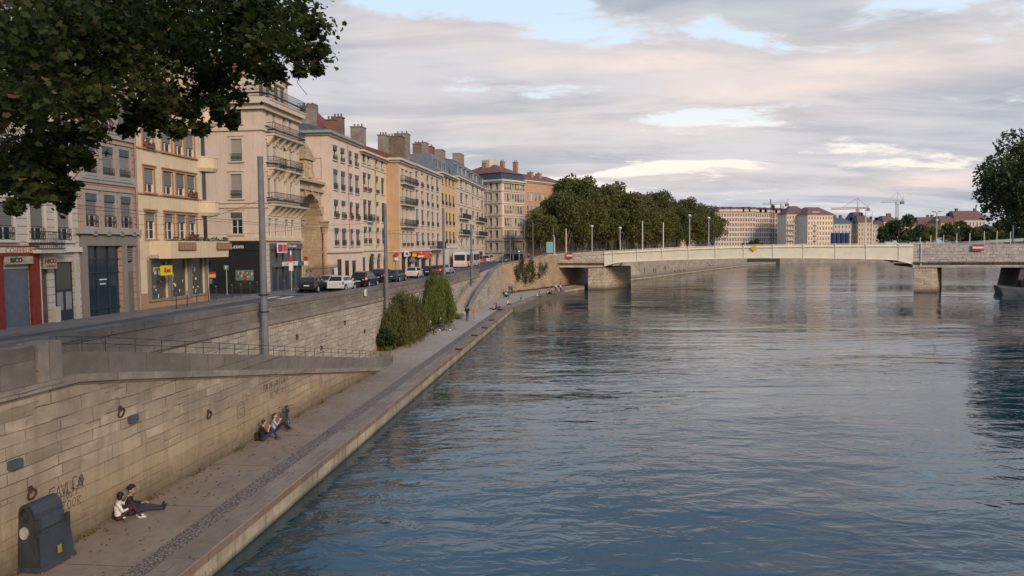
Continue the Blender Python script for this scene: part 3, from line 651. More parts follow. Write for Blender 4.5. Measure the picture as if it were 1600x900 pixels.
# right bank
p = MB(); p.prism([(62, -60), (95, 108), (101, 133), (112, 155), (250, 345), (290, 362), (420, 362), (900, 360), (900, -60)], -2, 6.8)
tag(p.build('right_bank_ground', ashlar('right_wall', (.2, .18, .15), (.16, .14, .12), (.08, .07, .06), 1.5, .5, .02)), kind='structure')
# ---------------------------------------------------------------- buildings
U0 = Vector((.1235, .99234)); brick_warm = ashlar('chimney_warm', (.40, .21, .14), (.46, .27, .18), (.25, .16, .11), .5, .18, .012, samt=.3)
def facing(u): return math.atan2(u[1], u[0])
def left(u): return Vector((-u[1], u[0]))
def text_mesh(s, size, mat_, depth=.02, name='lettering', parent=None, loc=(0, 0, 0), rot=(math.pi/2, 0, 0), bold=.0, squeeze=1):
    cu = bpy.data.curves.new('lettering', 'FONT'); cu.body = s; cu.size = size; cu.extrude = depth; cu.align_x = 'CENTER'; cu.align_y = 'CENTER'; cu.offset = bold; cu.resolution_u = 2
    t = bpy.data.objects.new('lettering', cu); me = bpy.data.meshes.new_from_object(t); bpy.data.objects.remove(t); me.materials.clear(); me.materials.append(mat_)
    o = bpy.data.objects.new(name, me); COL.objects.link(o); o.rotation_euler = rot; o.location = loc; o.scale = (squeeze, 1, 1)
    if parent is not None: o.parent = parent
    return o
MC = {}
def win_meshes(key, w, h, trim, fm, arch=False, surround=.16):
    k = (key, round(w, 3), round(h, 3))
    if k in MC: return MC[k]
    p = MB(); s = surround
    if s > 0:
        p.box(-w/2-s, -w/2, -.05, .02, 0, h, 0); p.box(w/2, w/2+s, -.05, .02, 0, h, 0); p.box(-w/2-s, w/2+s, -.06, .02, h, h+s*1.2, 0)
        p.box(-w/2-s-.06, w/2+s+.06, -.14, .02, h+s*1.2, h+s*1.2+.08, 0)
    p.box(-w/2-s-.05, w/2+s+.05, -.16, .1, -.12, -.002, 0)
    f = .06
    p.box(-w/2, -w/2+f, .14, .20, 0, h, 1); p.box(w/2-f, w/2, .14, .20, 0, h, 1); p.box(-w/2+f, w/2-f, .14, .20, h-f, h, 1); p.box(-w/2+f, w/2-f, .14, .20, 0, f, 1)
    p.box(-.045, .045, .13, .20, f, h-f, 1)
    for t in ((.36, .68) if h > 1.4 else (.5,)): p.box(-w/2+f, -.046, .145, .195, h*t-.02, h*t+.02, 1); p.box(.046, w/2-f, .145, .195, h*t-.02, h*t+.02, 1)
    r = {'win': p.mesh('window', [trim, fm])}
    q = MB(); q.poly([(-w/2+.01, .185, .01), (w/2-.01, .185, .01), (w/2-.01, .185, h-.01), (-w/2+.01, .185, h-.01)]); r['pane'] = q.mesh('pane', pane_m); r['paned'] = q.mesh('pane', pane_d); r['panec'] = q.mesh('pane', curtain)
    for nm, fr in (('b1', 1.0), ('b2', .62), ('b3', .33)):
        q = MB(); q.box(-w/2+.02, w/2-.02, .07, .11, h-h*fr+.01, h-.01); r[nm] = q
    q = MB(); q.box(-w/2-.02, w/2+.02, -.035, .03, h-.34, h-.02)
    for i in range(7): q.box(-w/2+w*i/7+.01, -w/2+w*(i+1)/7-.01, -.03, .02, h-.42, h-.34)
    r['lamb'] = q.mesh('valance', plain('valance_metal', (.07, .085, .09), .6) if 'valance_metal' not in MT else MT['valance_metal'])
    q = MB(); gh = min(.75, h*.35)
    q.box(-w/2, w/2, -.10, -.07, gh-.03, gh); q.box(-w/2, w/2, -.10, -.07, .04, .07); n = max(4, int(w/.13))
    for i in range(n+1): x = -w/2+w*i/n; q.box(x-.012, x+.012, -.095, -.075, .07, gh-.03)
    for i in range(n): x = -w/2+w*(i+.5)/n; q.box(x-.03, x+.03, -.09, -.08, gh*.45, gh*.62)
    r['guard'] = q.mesh('window_guard', iron)
    q = MB(); q.box(-w*.42, w*.42, -.28, -.08, .0, .17, 0)
    rr_ = random.Random(5)
    for i in range(46):
        c = (rr_.uniform(-w*.44, w*.44), rr_.uniform(-.32, -.04), .16+rr_.uniform(0, .22)); a = rr_.uniform(0, 6); s_ = .07
        q.poly([(c[0]-s_*math.cos(a), c[1]-s_*math.sin(a), c[2]-s_), (c[0]+s_*math.cos(a), c[1]+s_*math.sin(a), c[2]-s_*.4), (c[0]+s_*math.cos(a), c[1]+s_*math.sin(a), c[2]+s_), (c[0]-s_*math.cos(a), c[1]-s_*math.sin(a), c[2]+s_*.4)], 1 if i % 4 else 2)
    r['plant'] = q.mesh('planter', [MT['terracotta'], MT['pot_leaf'], MT['red_flower']])
    MC[k] = r; return r
plain('terracotta', (.12, .07, .05)); plain('pot_leaf', (.035, .06, .02)); plain('red_flower', (.30, .03, .03))
BLM = {}
def blind_mesh(r, nm, bm):
    k = (id(r), nm, bm.name)
    if k not in BLM: BLM[k] = r[nm].mesh('blind', bm)
    return BLM[k]
def hole_wall(p, P, a0, a1, z0, z1, holes, mi=0, depth=.2):
    xs_ = sorted(set([a0, a1]+[h[0] for h in holes]+[h[1] for h in holes])); zs = sorted(set([z0, z1]+[h[2] for h in holes]+[h[3] for h in holes]))
    xs_ = [x for x in xs_ if a0 <= x <= a1]; zs = [z for z in zs if z0 <= z <= z1]
    for i in range(len(xs_)-1):
        run = None
        for j in range(len(zs)-1):
            cx_, cz = (xs_[i]+xs_[i+1])/2, (zs[j]+zs[j+1])/2
            if not any(h[0] < cx_ < h[1] and h[2] < cz < h[3] for h in holes):
                p.poly([P(xs_[i], 0, zs[j]), P(xs_[i+1], 0, zs[j]), P(xs_[i+1], 0, zs[j+1]), P(xs_[i], 0, zs[j+1])], mi)
    for h in holes:
        a, b, c, d = h[:4]
        p.poly([P(a, 0, c), P(a, depth, c), P(a, depth, d), P(a, 0, d)], mi); p.poly([P(b, 0, c), P(b, 0, d), P(b, depth, d), P(b, depth, c)], mi)
        p.poly([P(a, 0, d), P(a, depth, d), P(b, depth, d), P(b, 0, d)], mi); p.poly([P(a, 0, c), P(b, 0, c), P(b, depth, c), P(a, depth, c)], mi)
def add_window(root, side, a, z, r, rnd, opt, bm, D=None):
    o = link(r['win'], 'window', root)
    if side == 'f': o.location = (a, 0, z)
    else: o.location = (0, a, z); o.rotation_euler = (0, 0, -math.pi/2)
    x = rnd.random()
    k = opt.get('k')
    if k is None: k = rnd.choices(['b1', 'b2', 'b3', 'open', 'cur'], opt.get('w', [.30, .22, .14, .22, .12]))[0]
    if k == 'b1': link(blind_mesh(r, 'b1', bm), 'blind', o)
    else:
        link(r['panec'] if k == 'cur' else r['pane'], 'pane', o)
        if k in ('b2', 'b3'): link(blind_mesh(r, k, bm), 'blind', o)
    if opt.get('lamb'): link(r['lamb'], 'valance', o)
    if opt.get('guard') or (opt.get('gp') and rnd.random() < opt['gp']): link(r['guard'], 'window_guard', o)
    if rnd.random() < opt.get('plant', 0): link(r['plant'], 'planter', o)
    return o
def balcony(root, side, a0, a1, z, out=.75, h=.95, mat_slab=None, bars=True, brackets=0, round_=False):
    p = MB(); P = (lambda a, d, zz: (a, d, zz)) if side == 'f' else (lambda a, d, zz: (d, a, zz))
    lo = [P(a0, -out, z-.16), P(a1, -out, z-.16), P(a1, .0, z-.16), P(a0, .0, z-.16)]; hi = [P(a0, -out-.05, z), P(a1, -out-.05, z), P(a1, 0, z), P(a0, 0, z)]
    p.hexa(lo, hi)
    for i in range(brackets):
        a = a0+.25+(a1-a0-.5)*i/max(1, brackets-1); p.hexa([P(a-.13, -.12, z-1.0), P(a+.13, -.12, z-1.0), P(a+.13, 0, z-1.0), P(a-.13, 0, z-1.0)], [P(a-.16, -out+.08, z-.161), P(a+.16, -out+.08, z-.161), P(a+.16, 0, z-.161), P(a-.16, 0, z-.161)])
    o = p.build('balcony', mat_slab, root)
    q = MB()
    def bar(A, B, r=.022): q.tube(A, B, r, n=4)
    c = [P(a0+.03, 0, 0), P(a0+.03, -out, 0), P(a1-.03, -out, 0), P(a1-.03, 0, 0)]
    for A, B in zip(c[:-1], c[1:]):
        A = Vector(A); B = Vector(B); L = (B-A).length; n = max(2, int(L/.14))
        for zz in (.08, h): bar(A+Vector((0, 0, z+zz)), B+Vector((0, 0, z+zz)), .025)
        bar(A+Vector((0, 0, z+h*.62)), B+Vector((0, 0, z+h*.62)), .015)
        for i in range(n+1):
            t = A.lerp(B, i/n); bar(t+Vector((0, 0, z+.05)), t+Vector((0, 0, z+h)), .014)
            if i < n:
                t = A.lerp(B, (i+.5)/n); q.box(t.x-.045, t.x+.045, t.y-.045, t.y+.045, z+.28, z+.42)
    q.build('railing', iron, o)
    return o
def chimney(root, B, pl, pr, yt, db, mat_, dep=1.1, pots=3, zb=None, cap=True):
    O = Vector(B['O'])+left(B['u'])*db
    a0, zt = on_wall(pl, yt, O, B['u']); a1, _ = on_wall(pr, yt, O, B['u']); z0 = B['zt']-.5 if zb is None else zb
    # the stack is seen at an angle: part of its width in the picture is its camera-side face
    wd = max(.6, (a1-a0)*.42); dep = max(.8, dep)
    p = MB(); p.box(a0+.0, a0+wd, db-dep/2, db+dep/2, z0-B['z0'], zt-B['z0']-.15, 0)
    if cap: p.box(a0-.08, a0+wd+.08, db-dep/2-.08, db+dep/2+.08, zt-B['z0']-.149, zt-B['z0'], 0)
    o = p.build('chimney', mat_, root)
    for i in range(pots):
        y = db-dep/2+dep*(i+.5)/pots; q = MB(); q.lathe([(.13, 0), (.10, .38), (.13, .40), (.13, .45)], 8, c=(a0+wd/2, y, zt-B['z0'])); q.build('chimney_pot', MT['terracotta'], o)
    return o
def roof_gable(root, L, D, z, h, mat_, over=.5, x0=0, hip=0):
    p = MB(); a, b = x0-.1, L+.1; r0, r1 = a+hip, b-hip
    A = [(a, -over, z), (b, -over, z), (b, D+over, z), (a, D+over, z)]; B_ = [(r0, D/2, z+h), (r1, D/2, z+h)]
    p.add(A+B_, [(0, 1, 5, 4), (2, 3, 4, 5), (0, 4, 3), (1, 2, 5)]); p.box(a, b, -over, D+over, z-.12, z-.001)
    o = p.build('roof', mat_, root); return o
def building(name, label, O, u, L, D, z0, zt, wall, trim, cols=None, cy=None, rows=None, rx=None, seed=1, side=None, ground=(), bands=(), blind=bl_grey, fm=None, roof=('gable', 2.2, None), holes_extra=(), wopt=None, cornice=(.45, .5), surround=.14, key=None, group=None, cap_ww=None, cat='building'):
    rnd = random.Random(seed); u = Vector(u).normalized(); O = Vector(O); fm = fm or frame_w; wopt = wopt or {}
    root = empty(name, (O.x, O.y, z0), facing(u), label, cat, group)
    B = dict(O=O, u=u, root=root, z0=z0, zt=zt, L=L, D=D)
    def X(px, py): return on_wall(px, py, O, u)[0]
    def Z(px, py): return on_wall(px, py, O, u)[1]-z0
    wins = []; holes = []
    key = key or name+str(seed)
    if cols:
        cs = [(X(a, cy), X(b, cy)) for a, b in cols]; ww = sum(b-a for a, b in cs)/len(cs)
        if cap_ww: ww = min(ww, cap_ww)
        for ri, row in enumerate(rows):
            zt_, zb_ = Z(rx, row[0]), Z(rx, row[1]); opt = dict(wopt); opt.update(row[2] if len(row) > 2 else {})
            for ci, (a, b) in enumerate(cs):
                if ci in opt.get('skip', ()): continue
                c = (a+b)/2; c = min(max(c, ww/2+.2), L-ww/2-.2); holes.append((c-ww/2, c+ww/2, zb_, zt_)); wins.append((c, zb_, ww, zt_-zb_, opt))
    for gdef in ground:
        a, b = X(gdef[0], gdef[3]), X(gdef[1], gdef[3]); a = max(a, .1); b = min(b, L-.1); zt_ = Z((gdef[0]+gdef[1])/2, gdef[2])
        if b-a < .3: continue
        holes.append((a, b, .02, zt_)); B.setdefault('g', []).append((a, b, zt_, gdef))
    holes += list(holes_extra)
    p = MB(); hole_wall(p, lambda a, d, z: (a, d, z), 0, L, -1.2, zt-z0, holes)
    sh = []; sw = []
    if side:
        for (y0, y1, zb_, zt_, opt) in side: sh.append((y0, y1, zb_, zt_)); sw.append(((y0+y1)/2, zb_, y1-y0, zt_-zb_, opt))
    hole_wall(p, lambda a, d, z: (d, a, z), 0, D, -1.2, zt-z0, sh)
    H = zt-z0; p.poly([(L, 0, -1.2), (L, D, -1.2), (L, D, H), (L, 0, H)]); p.poly([(0, D, -1.2), (L, D, -1.2), (L, D, H), (0, D, H)])
    p.poly([(.02, .02, H), (L-.02, .02, H), (L-.02, D, H), (.02, D, H)])
    p.build('wall', wall, root)
    q = MB(); q.box(.25, L-.25, .6, .7, 0, H-.2)                       # dark rooms behind the openings
    q.box(.6, .7, .25, D-.25, 0, H-.2); q.build('interior', dark_in, root)
    for (c, z, w_w, h_, opt) in wins: add_window(root, 'f', c, z, win_meshes(key, w_w, h_, trim, fm, surround=surround), rnd, opt, opt.get('bm', blind))
    for (c, z, w_w, h_, opt) in sw: add_window(root, 's', c, z, win_meshes(key+'s', w_w, h_, trim, fm, surround=surround), rnd, opt, opt.get('bm', blind))
    q = MB(); ch, co = cornice
    q.box(-.0-co, L, -co, 0, H-ch, H-.05); q.box(-co, 0, 0, D, H-ch, H-.05); q.box(-co*.5, L, -co*.5, 0, H-ch*1.8, H-ch-.001); q.box(-co*.5, 0, 0, D, H-ch*1.8, H-ch-.001)
    q.build('cornice', trim, root)
    if bands:
        q = MB()
        for (pz, hh, pr) in bands:
            z = Z(rx, pz) if pz > 40 else pz
            q.box(-pr, L, -pr, -.001, z, z+hh); q.box(-pr, -.001, 0, D, z, z+hh)
        q.build('string_course', trim, root)
    if roof[0] == 'gable': B['roof'] = roof_gable(root, L, D, H, roof[1], roof[2] or tile_r, hip=roof[3] if len(roof) > 3 else 0)
    elif roof[0] == 'mansard':
        hm = roof[1]; p = MB(); a = -.0; m_ = roof[2] or zinc
        p.hexa([(-.1, -.2, H), (L+.1, -.2, H), (L+.1, D, H), (-.1, D, H)], [(.6, 1.0, H+hm), (L-.3, 1.0, H+hm), (L-.3, D-1, H+hm), (.6, D-1, H+hm)])
        p.build('roof', m_, root)
        p = MB(); p.hexa([(.5, .9, H+hm+.002), (L-.2, .9, H+hm+.002), (L-.2, D-.9, H+hm+.002), (.5, D-.9, H+hm+.002)], [(3, D/2-.5, H+hm+1.2), (L-3, D/2-.5, H+hm+1.2), (L-3, D/2+.5, H+hm+1.2), (3, D/2+.5, H+hm+1.2)]); p.build('roof_cap', roof[3] if len(roof) > 3 else tile_r, root)
    for (a, b, zt_, gd) in B.get('g', []):
        k = gd[4]; w_w = b-a
        if k in ('door', 'shop', 'darkshop'):
            q = MB(); f = .08; n = max(1, round(w_w/1.1)); m_ = gd[5] if len(gd) > 5 else iron
            for i in range(n+1): x = a+f/2+(w_w-f)*i/n; q.box(x-f/2, x+f/2, .1, .18, .02, zt_)
            for t in (.0, .16, .74, 1.0):
                z = .02+(zt_-.1)*t; q.box(a, b, .105, .175, z, z+.08)
            fo = q.build('shop_front' if k != 'door' else 'door', m_, root)
            q = MB(); q.poly([(a, .15, .02), (b, .15, .02), (b, .15, zt_), (a, .15, zt_)]); q.build('pane', pane_d if k != 'shop' else pane_l, fo)
        elif k == 'shutter':
            q = MB()
            for i in range(int(zt_/.1)): q.box(a, b, .10, .13, .02+i*.1, .02+i*.1+.085)
            q.box(a, b, .14, .15, 0, zt_); q.build('roller_shutter', gd[5], root)
        elif k == 'arch':
            q = MB(); n = 8; r = w_w/2; cz = zt_-r; c = (a+b)/2
            for i in range(n):
                t0, t1 = math.pi*i/n, math.pi*(i+1)/n
                x0, z0_, x1, z1_ = c+r*math.cos(t0), cz+r*math.sin(t0), c+r*math.cos(t1), cz+r*math.sin(t1)
                q.poly([(x0, -.002, z0_), (x1, -.002, z1_), (x1, -.002, zt_+.02), (x0, -.002, zt_+.02)], 0); q.poly([(x0, -.002, z0_), (x1, -.002, z1_), (x1, .2, z1_), (x0, .2, z0_)], 0)
                ro = r+.18; q.poly([(x0, -.05, z0_), (x1, -.05, z1_), (c+ro*math.cos(t1), -.05, cz+ro*math.sin(t1)), (c+ro*math.cos(t0), -.05, cz+ro*math.sin(t0))], 1)
            q.build('arch', [wall, trim], root)
            q = MB(); q.poly([(a, .19, .02), (b, .19, .02), (b, .19, zt_), (a, .19, zt_)], 0); q.box(c-.05, c+.05, .12, .185, .02, zt_, 1); q.box(a, b, .12, .184, cz-.05, cz+.05, 1); q.build('door', [pane_d, bl_brown], root)
    B['X'] = X; B['Z'] = Z
    return B
def fo(y, off=0):
    return (FL(y)+off, y)
def Lpx(px, py, O, u=U0): return on_wall(px, py, O, u)[0]
# materials per house
w_white = stucco('render_white', (.43, .40, .345), lines=0); w_whiteb = stucco('render_white_joints', (.44, .41, .355), lines=.42)
w_rose = stucco('render_rose', (.33, .20, .155)); w_rosest = stucco('rose_stone', (.37, .245, .18), lines=.45); w_cream = stucco('render_cream', (.60, .49, .33), dirt=.42)
w_och = stucco('render_ochre_trim', (.36, .215, .125)); w_b4 = stucco('render_pale_pink', (.58, .475, .385), dirt=.42); w_b4s = stucco('pale_pink_lines', (.50, .385, .31), lines=.5)
t_b4 = stucco('stone_trim', (.56, .47, .36), dirt=.4); w_pink = stucco('render_pink', (.62, .50, .41), dirt=.36); w_pinkg = stucco('pink_ground', (.52, .44, .33), lines=.5)
w_yel = stucco('render_yellow', (.60, .52, .38), dirt=.42); w_org = stucco('render_orange', (.50, .325, .19), dirt=.42); w_beige = stucco('render_beige_pink', (.55, .44, .345), dirt=.45)
w_yel2 = stucco('render_deep_yellow', (.58, .43, .235), dirt=.42); w_bei2 = stucco('render_beige', (.56, .48, .38), dirt=.42); w_stone = stucco('big_stone_house', (.68, .54, .40), dirt=.5, lines=.0)
w_or2 = stucco('render_orange_far', (.50, .30, .19), dirt=.15); t_pale = stucco('trim_pale', (.53, .48, .41)); t_grey = stucco('trim_grey', (.30, .285, .26)); portal_m = ashlar('portal_stone', (.50, .385, .25), (.42, .32, .21), (.2, .15, .10), .9, .45, .015, stain=(.25, .19, .12), samt=.5, seed=7)
grey_port = stucco('grey_portal', (.20, .185, .16), dirt=.6); dark_blue = plain('dark_blue_paint', (.018, .028, .042), .5, .2); blk_shop = plain('black_shopfront', (.016, .018, .017), .5, .2)
Z0 = 5.18
# --- 1 white house, far left
O1 = fo(31.0); L1 = Lpx(126, 440, O1)
b1 = building('town_house', 'white stone house at the left edge with a red barber shop front', O1, U0, L1, 12, Z0, 21.5, w_whiteb, t_pale, cols=[(-62, -40), (-4, 20), (45, 69), (88, 109)], cy=345, rows=[(322, 376, {'k': 'b2', 'guard': 1}), (232, 286, {'k': 'b2', 'guard': 1}), (146, 198), (70, 116)], rx=98, seed=11,
    ground=[(-2, 52, 420, 510, 'none'), (88, 118, 409, 500, 'none'), (62, 78, 420, 505, 'none')], bands=[(394, .28, .22), (300, .2, .12)], surround=.18, cornice=(.5, .5))
r1 = b1['root']; X, Z = b1['X'], b1['Z']
a0, a1 = X(-8, 450), X(60, 450); zt_ = Z(30, 400)
q = MB(); q.box(a0, X(3, 450), -.14, .0, 0, zt_); q.box(X(46, 450), a1, -.14, .0, 0, zt_); q.box(a0, a1, -.2, -.02, zt_+.001, zt_+.55); sf = q.build('shop_front', plain('oxblood_paint', (.16, .022, .014), .55, .3), r1)
q = MB(); q.box(X(3, 450), X(46, 450), -.30, -.2, zt_-.42, zt_-.02); q.build('awning', plain('canvas_dirty', (.30, .29, .23), .9, .4), sf)
text_mesh('COIFFEUR', .42, plain('faded_gold', (.22, .09, .03)), .01, 'lettering', sf, ((a0+a1)/2, -.215, zt_+.28))
text_mesh('RICO', .34, black_m, .01, 'lettering', sf, ((X(3, 450)+X(46, 450))/2-.25, -.315, zt_-.22), bold=.01)
q = MB()
for i in range(32): q.box(X(3, 450)+.05, X(46, 450)-.05, .05, .09, .02+i*.1, .02+i*.1+.088)
q.build('roller_shutter', plain('shutter_blue_grey', (.10, .125, .16), .6, .15), r1)
q = MB(); q.box(X(61, 440), X(81, 440), -.36, -.3, Z(70, 420), Z(70, 402), 0); q.box(X(61, 440), X(62, 440), -.3, 0, Z(70, 412), Z(70, 411), 1); o = q.build('hanging_sign', [plain('sign_cream_old', (.30, .24, .18)), iron], r1)
text_mesh('NICO', .34, plain('old_red', (.10, .03, .02)), .01, 'lettering', o, ((X(61, 440)+X(81, 440))/2, -.37, Z(70, 408)), bold=.01); text_mesh('COIFFEUR', .17, plain('old_red2', (.12, .04, .03)), .006, 'lettering', o, ((X(61, 440)+X(81, 440))/2, -.37, Z(70, 416)))
q = MB(); q.box(X(63, 450), X(77.5, 450), .1, .16, .02, Z(70, 421)); q.build('door', plain('brown_door', (.085, .062, .045), .8, .3), r1)
a, b, c = X(89, 450), X(117, 450), Z(103, 410); q = MB(); m_ = (a+b)/2
q.box(a, b, .1, .16, .02, .75, 0); q.box(a, b, .1, .16, c*.52, c*.52+.12, 0); q.box(m_-.07, m_+.07, .1, .16, .75, c*.52, 0); q.box(a, a+.1, .1, .16, .75, c, 0); q.box(b-.1, b, .1, .16, .75, c, 0); q.poly([(a, .15, c*.55), (b, .15, c*.55), (b, .15, c), (a, .15, c)], 1); q.poly([(a, .15, .75), (b, .15, .75), (b, .15, c*.53), (a, .15, c*.53)], 2)
q.build('door', [dark_blue, pane_l, plain('frosted', (.20, .215, .205), .4, .15)], r1)
balcony(r1, 'f', X(45, 380), X(84, 380), Z(60, 391), .7, 1.0, t_pale)
q = MB(); q.box(X(80, 500), X(88, 500), -.3, -.02, 0, 1.0); q.box(X(118, 500), X(124, 500), -.1, -.02, 0, 4.2); q.tube((X(61, 440), -.1, 0), (X(61, 440), -.1, 4.2), .05, n=6); q.build('pier_and_pipe', w_white, r1)
# --- 2 rose house
O2 = (O1[0]+U0.x*L1, O1[1]+U0.y*L1); L2 = Lpx(218, 440, O2)
b2 = building('town_house', 'narrow rose house with tall grey blinds above dark blue glass doors', O2, U0, L2, 12, Z0, 23.6, w_rosest, t_grey, cols=[(133, 151), (162, 179), (188, 204)], cy=330, rows=[(305, 356, {'k': 'b2', 'lamb': 1, 'guard': 1}), (230, 280, {'k': 'b1', 'guard': 1, 'lamb': 1}), (160, 206, {'guard': 1}), (98, 136)], rx=170, seed=4,
    bands=[(366, .35, .3), (288, .55, .10), (216, .25, .12)], holes_extra=(), ground=[(136, 191.5, 382, 495, 'none'), (198, 213, 382, 495, 'none')], surround=.2)
r2 = b2['root']; X, Z = b2['X'], b2['Z']
q = MB(); q.box(0.05, X(136, 440), -.12, -.005, 0, Z(165, 368)); q.box(X(191.5, 440), X(198, 440), -.12, -.005, 0, Z(165, 384)); q.box(X(213, 440), L2-.02, -.12, -.005, 0, Z(165, 368)); q.box(X(136, 440), X(213, 440), -.12, -.005, Z(165, 384), Z(165, 368))
q.build('portal', grey_port, r2)
q = MB(); a, b, c = X(136.5, 440), X(191, 440), Z(165, 384)
for t in (0, .33, .66, 1): q.box(a+(b-a)*t-.06, a+(b-a)*t+.06, .1, .2, 0, c)
for t in (0, .12, .62, .8, .985): q.box(a, b, .1, .19, c*t, c*t+.09)
o = q.build('door', dark_blue, r2); q = MB(); q.poly([(a, .17, 0), (b, .17, 0), (b, .17, c), (a, .17, c)]); q.build('pane', glassy('blue_glass', (.02, .04, .055), .08), o)
q = MB(); q.box((a+b)/2-.35, (a+b)/2+.3, .12, .16, c*.52, c*.535); q.box((a+b)/2-.3, (a+b)/2+.2, .12, .16, c*.46, c*.475); q.build('notice', white_m, o)
a, b = X(198.5, 440), X(212.5, 440); q = MB(); q.box(a, b, .1, .16, 0, c*.62, 0); q.box(a, b, .09, .15, c*.62, c*.75, 1)
for i in range(9): q.box(a, b, .08, .13, c*.78+i*.11, c*.78+i*.11+.07, 1)
q.build('door', [plain('grey_door', (.12, .115, .10)), bl_grey], r2)
q = MB(); q.tube((L2-.15, -.12, 0), (L2-.15, -.12, 18), .07, n=6); q.build('drainpipe', plain('pipe_rust', (.28, .19, .15)), r2)
q = MB()
for i in range(4): q.box(X(140, 362)+i*1.25, X(140, 362)+i*1.25+.3, -.3, -.01, Z(165, 368), Z(165, 362))
q.build('bracket', t_grey, r2)
# --- 3 cream house with rounded balconies
O3 = (O2[0]+U0.x*L2, O2[1]+U0.y*L2); L3 = Lpx(326, 430, O3)
b3 = building('apartment_house', 'cream apartment house with round corner balconies over grey framed shop windows', O3, U0, L3, 10, Z0, 24.8, w_cream, w_och, cols=[(225, 241), (254, 270.5), (277.5, 286.5), (291, 306)], cy=295, rows=[(334, 374, {'k': 'b3'}), (268, 304, {'k': 'b2'}), (200, 238, {'k': 'b2'}), (133, 170), (68, 104)], rx=262, seed=9,
    bands=[(308, .10, .08), (241, .10, .08), (174, .10, .08)], surround=.13, wopt={'plant': .3}, ground=[(234, 262, 408, 470, 'none'), (267, 293, 405, 470, 'none'), (298, 320, 402, 470, 'none')])
r3 = b3['root']; X, Z = b3['X'], b3['Z']
q = MB(); zb_, zh = Z(280, 403), Z(280, 377)
q.hexa([(0, -.02, zb_), (1.2, -.02, zb_), (1.6, -1.3, zb_), (L3+.7, -1.3, zb_), (L3+1.0, -.2, zb_), (L3+.6, 1.6, zb_), (0, 1.6, zb_)], [(0, -.1, zh), (1.1, -.1, zh), (1.5, -1.4, zh), (L3+.8, -1.4, zh), (L3+1.1, -.2, zh), (L3+.7, 1.6, zh), (0, 1.6, zh)])
bal = q.build('balcony', w_cream, r3)
for xx in (X(250, 390), X(312, 390)):
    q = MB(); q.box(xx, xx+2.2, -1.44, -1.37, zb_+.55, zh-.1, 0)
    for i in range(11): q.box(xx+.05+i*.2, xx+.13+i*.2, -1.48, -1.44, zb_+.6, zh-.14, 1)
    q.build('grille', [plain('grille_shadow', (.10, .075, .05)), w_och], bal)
q = MB(); rr_ = random.Random(3)
for i in range(420):
    x = rr_.uniform(1.4, L3+.9); cc = (x, -1.25+rr_.uniform(-.15, .15), zh+rr_.uniform(-.02, .34)*(.4+.6*abs(math.sin(x*1.9)))); a = rr_.uniform(0, 6); s_ = .07
    q.poly([(cc[0]-s_*math.cos(a), cc[1]-s_*math.sin(a), cc[2]-s_), (cc[0]+s_*math.cos(a), cc[1]+s_*math.sin(a), cc[2]-s_*.5), (cc[0]+s_*.6*math.cos(a), cc[1]+s_*math.sin(a), cc[2]+s_)], 0 if i % 9 else 1)
q.build('balcony_plants', [MT['pot_leaf'], MT['red_flower']], bal)
def round_balcony(xc, yc, rad, z, h, name='balcony'):
    p = MB(); n = 14; lo = []; 
    pts = [(xc+rad*math.cos(t), yc+rad*math.sin(t)) for t in [2*math.pi*i/n for i in range(n)]]
    p.hexa([(x*.86+xc*.14, y*.86+yc*.14, z) for x, y in pts], [(x, y, z+.25) for x, y in pts]); p.hexa([(x, y, z+.251) for x, y in pts], [(x, y, z+h) for x, y in pts])
    p.hexa([(xc+(x-xc)*1.04, yc+(y-yc)*1.04, z+h+.001) for x, y in pts], [(xc+(x-xc)*1.04, yc+(y-yc)*1.04, z+h+.07) for x, y in pts])
    return p.build(name, w_cream, r3)
for yb, yt in ((405, 377), (338, 312), (270, 240), (200, 172)): 
    z = Z(326, yb)+.0
    if yb == 405: continue
    round_balcony(L3+.0, .25, 1.15, z, 1.05)
q = MB(); q.box(L3-.55, L3-.02, -.02, -.005, 4.2, 18); q.build('corner_glazing', pane_m, r3)
for pl, pr, yt, yb in ((234, 262, 408, 470), (267, 293, 405, 467), (298, 320, 402, 462)):
    a, b, c, d = X(pl, 440), X(pr, 440), Z((pl+pr)/2, yb-3), Z((pl+pr)/2, yt)
    q = MB(); 
    for (x0, x1, z0_, z1_) in ((a-.25, a, c-.15, d+.1), (b, b+.25, c-.15, d+.1), (a, b, d, d+.1), (a, b, c-.15, c)): q.box(x0, x1, -.14, .12, z0_, z1_)
    q.box(a, b, .1, .2, 0, c-.15); o = q.build('shop_window', grey_port, r3)
    q = MB(); q.poly([(a, .12, c), (b, .12, c), (b, .12, d), (a, .12, d)]); q.build('pane', glassy('shop_glass', (.10, .105, .095), .15, .4) if 'shop_glass' not in MT else MT['shop_glass'], o)
    q = MB(); q.box(a-.2, b+.15, -.6, -.2, d+.22, d+.46); q.build('awning', plain('awning_pale', (.34, .33, .31)) if 'awning_pale' not in MT else MT['awning_pale'], o)
    rr_ = random.Random(int(pl)); q = MB()
    for i in range(16): x = rr_.uniform(a+.1, b-.25); z = rr_.uniform(c+.05, c+(d-c)*.75); q.box(x, x+rr_.uniform(.08, .28), .10, .115, z, z+rr_.uniform(.08, .3), i % 4)
    q.build('display', [white_m, MT['pot_leaf'], MT['terracotta'], curtain], o)
q = MB(); q.box(0.02, X(232, 460), -.05, -.003, 0, 1.2); q.box(X(232, 460), L3, -.06, -.003, 0, .75); q.build('plinth', w_och, r3)
q = MB(); a, b = X(231, 415), X(248, 415); q.box(a, b, -1.0, -.9, Z(240, 430), Z(240, 415)); q.box((a+b)/2-.04, (a+b)/2+.04, -.9, 0, Z(240, 419), Z(240, 418)); o = q.build('shop_sign', [plain('sign_acid_yellow', (.62, .50, .01), .5, .05)], r3)
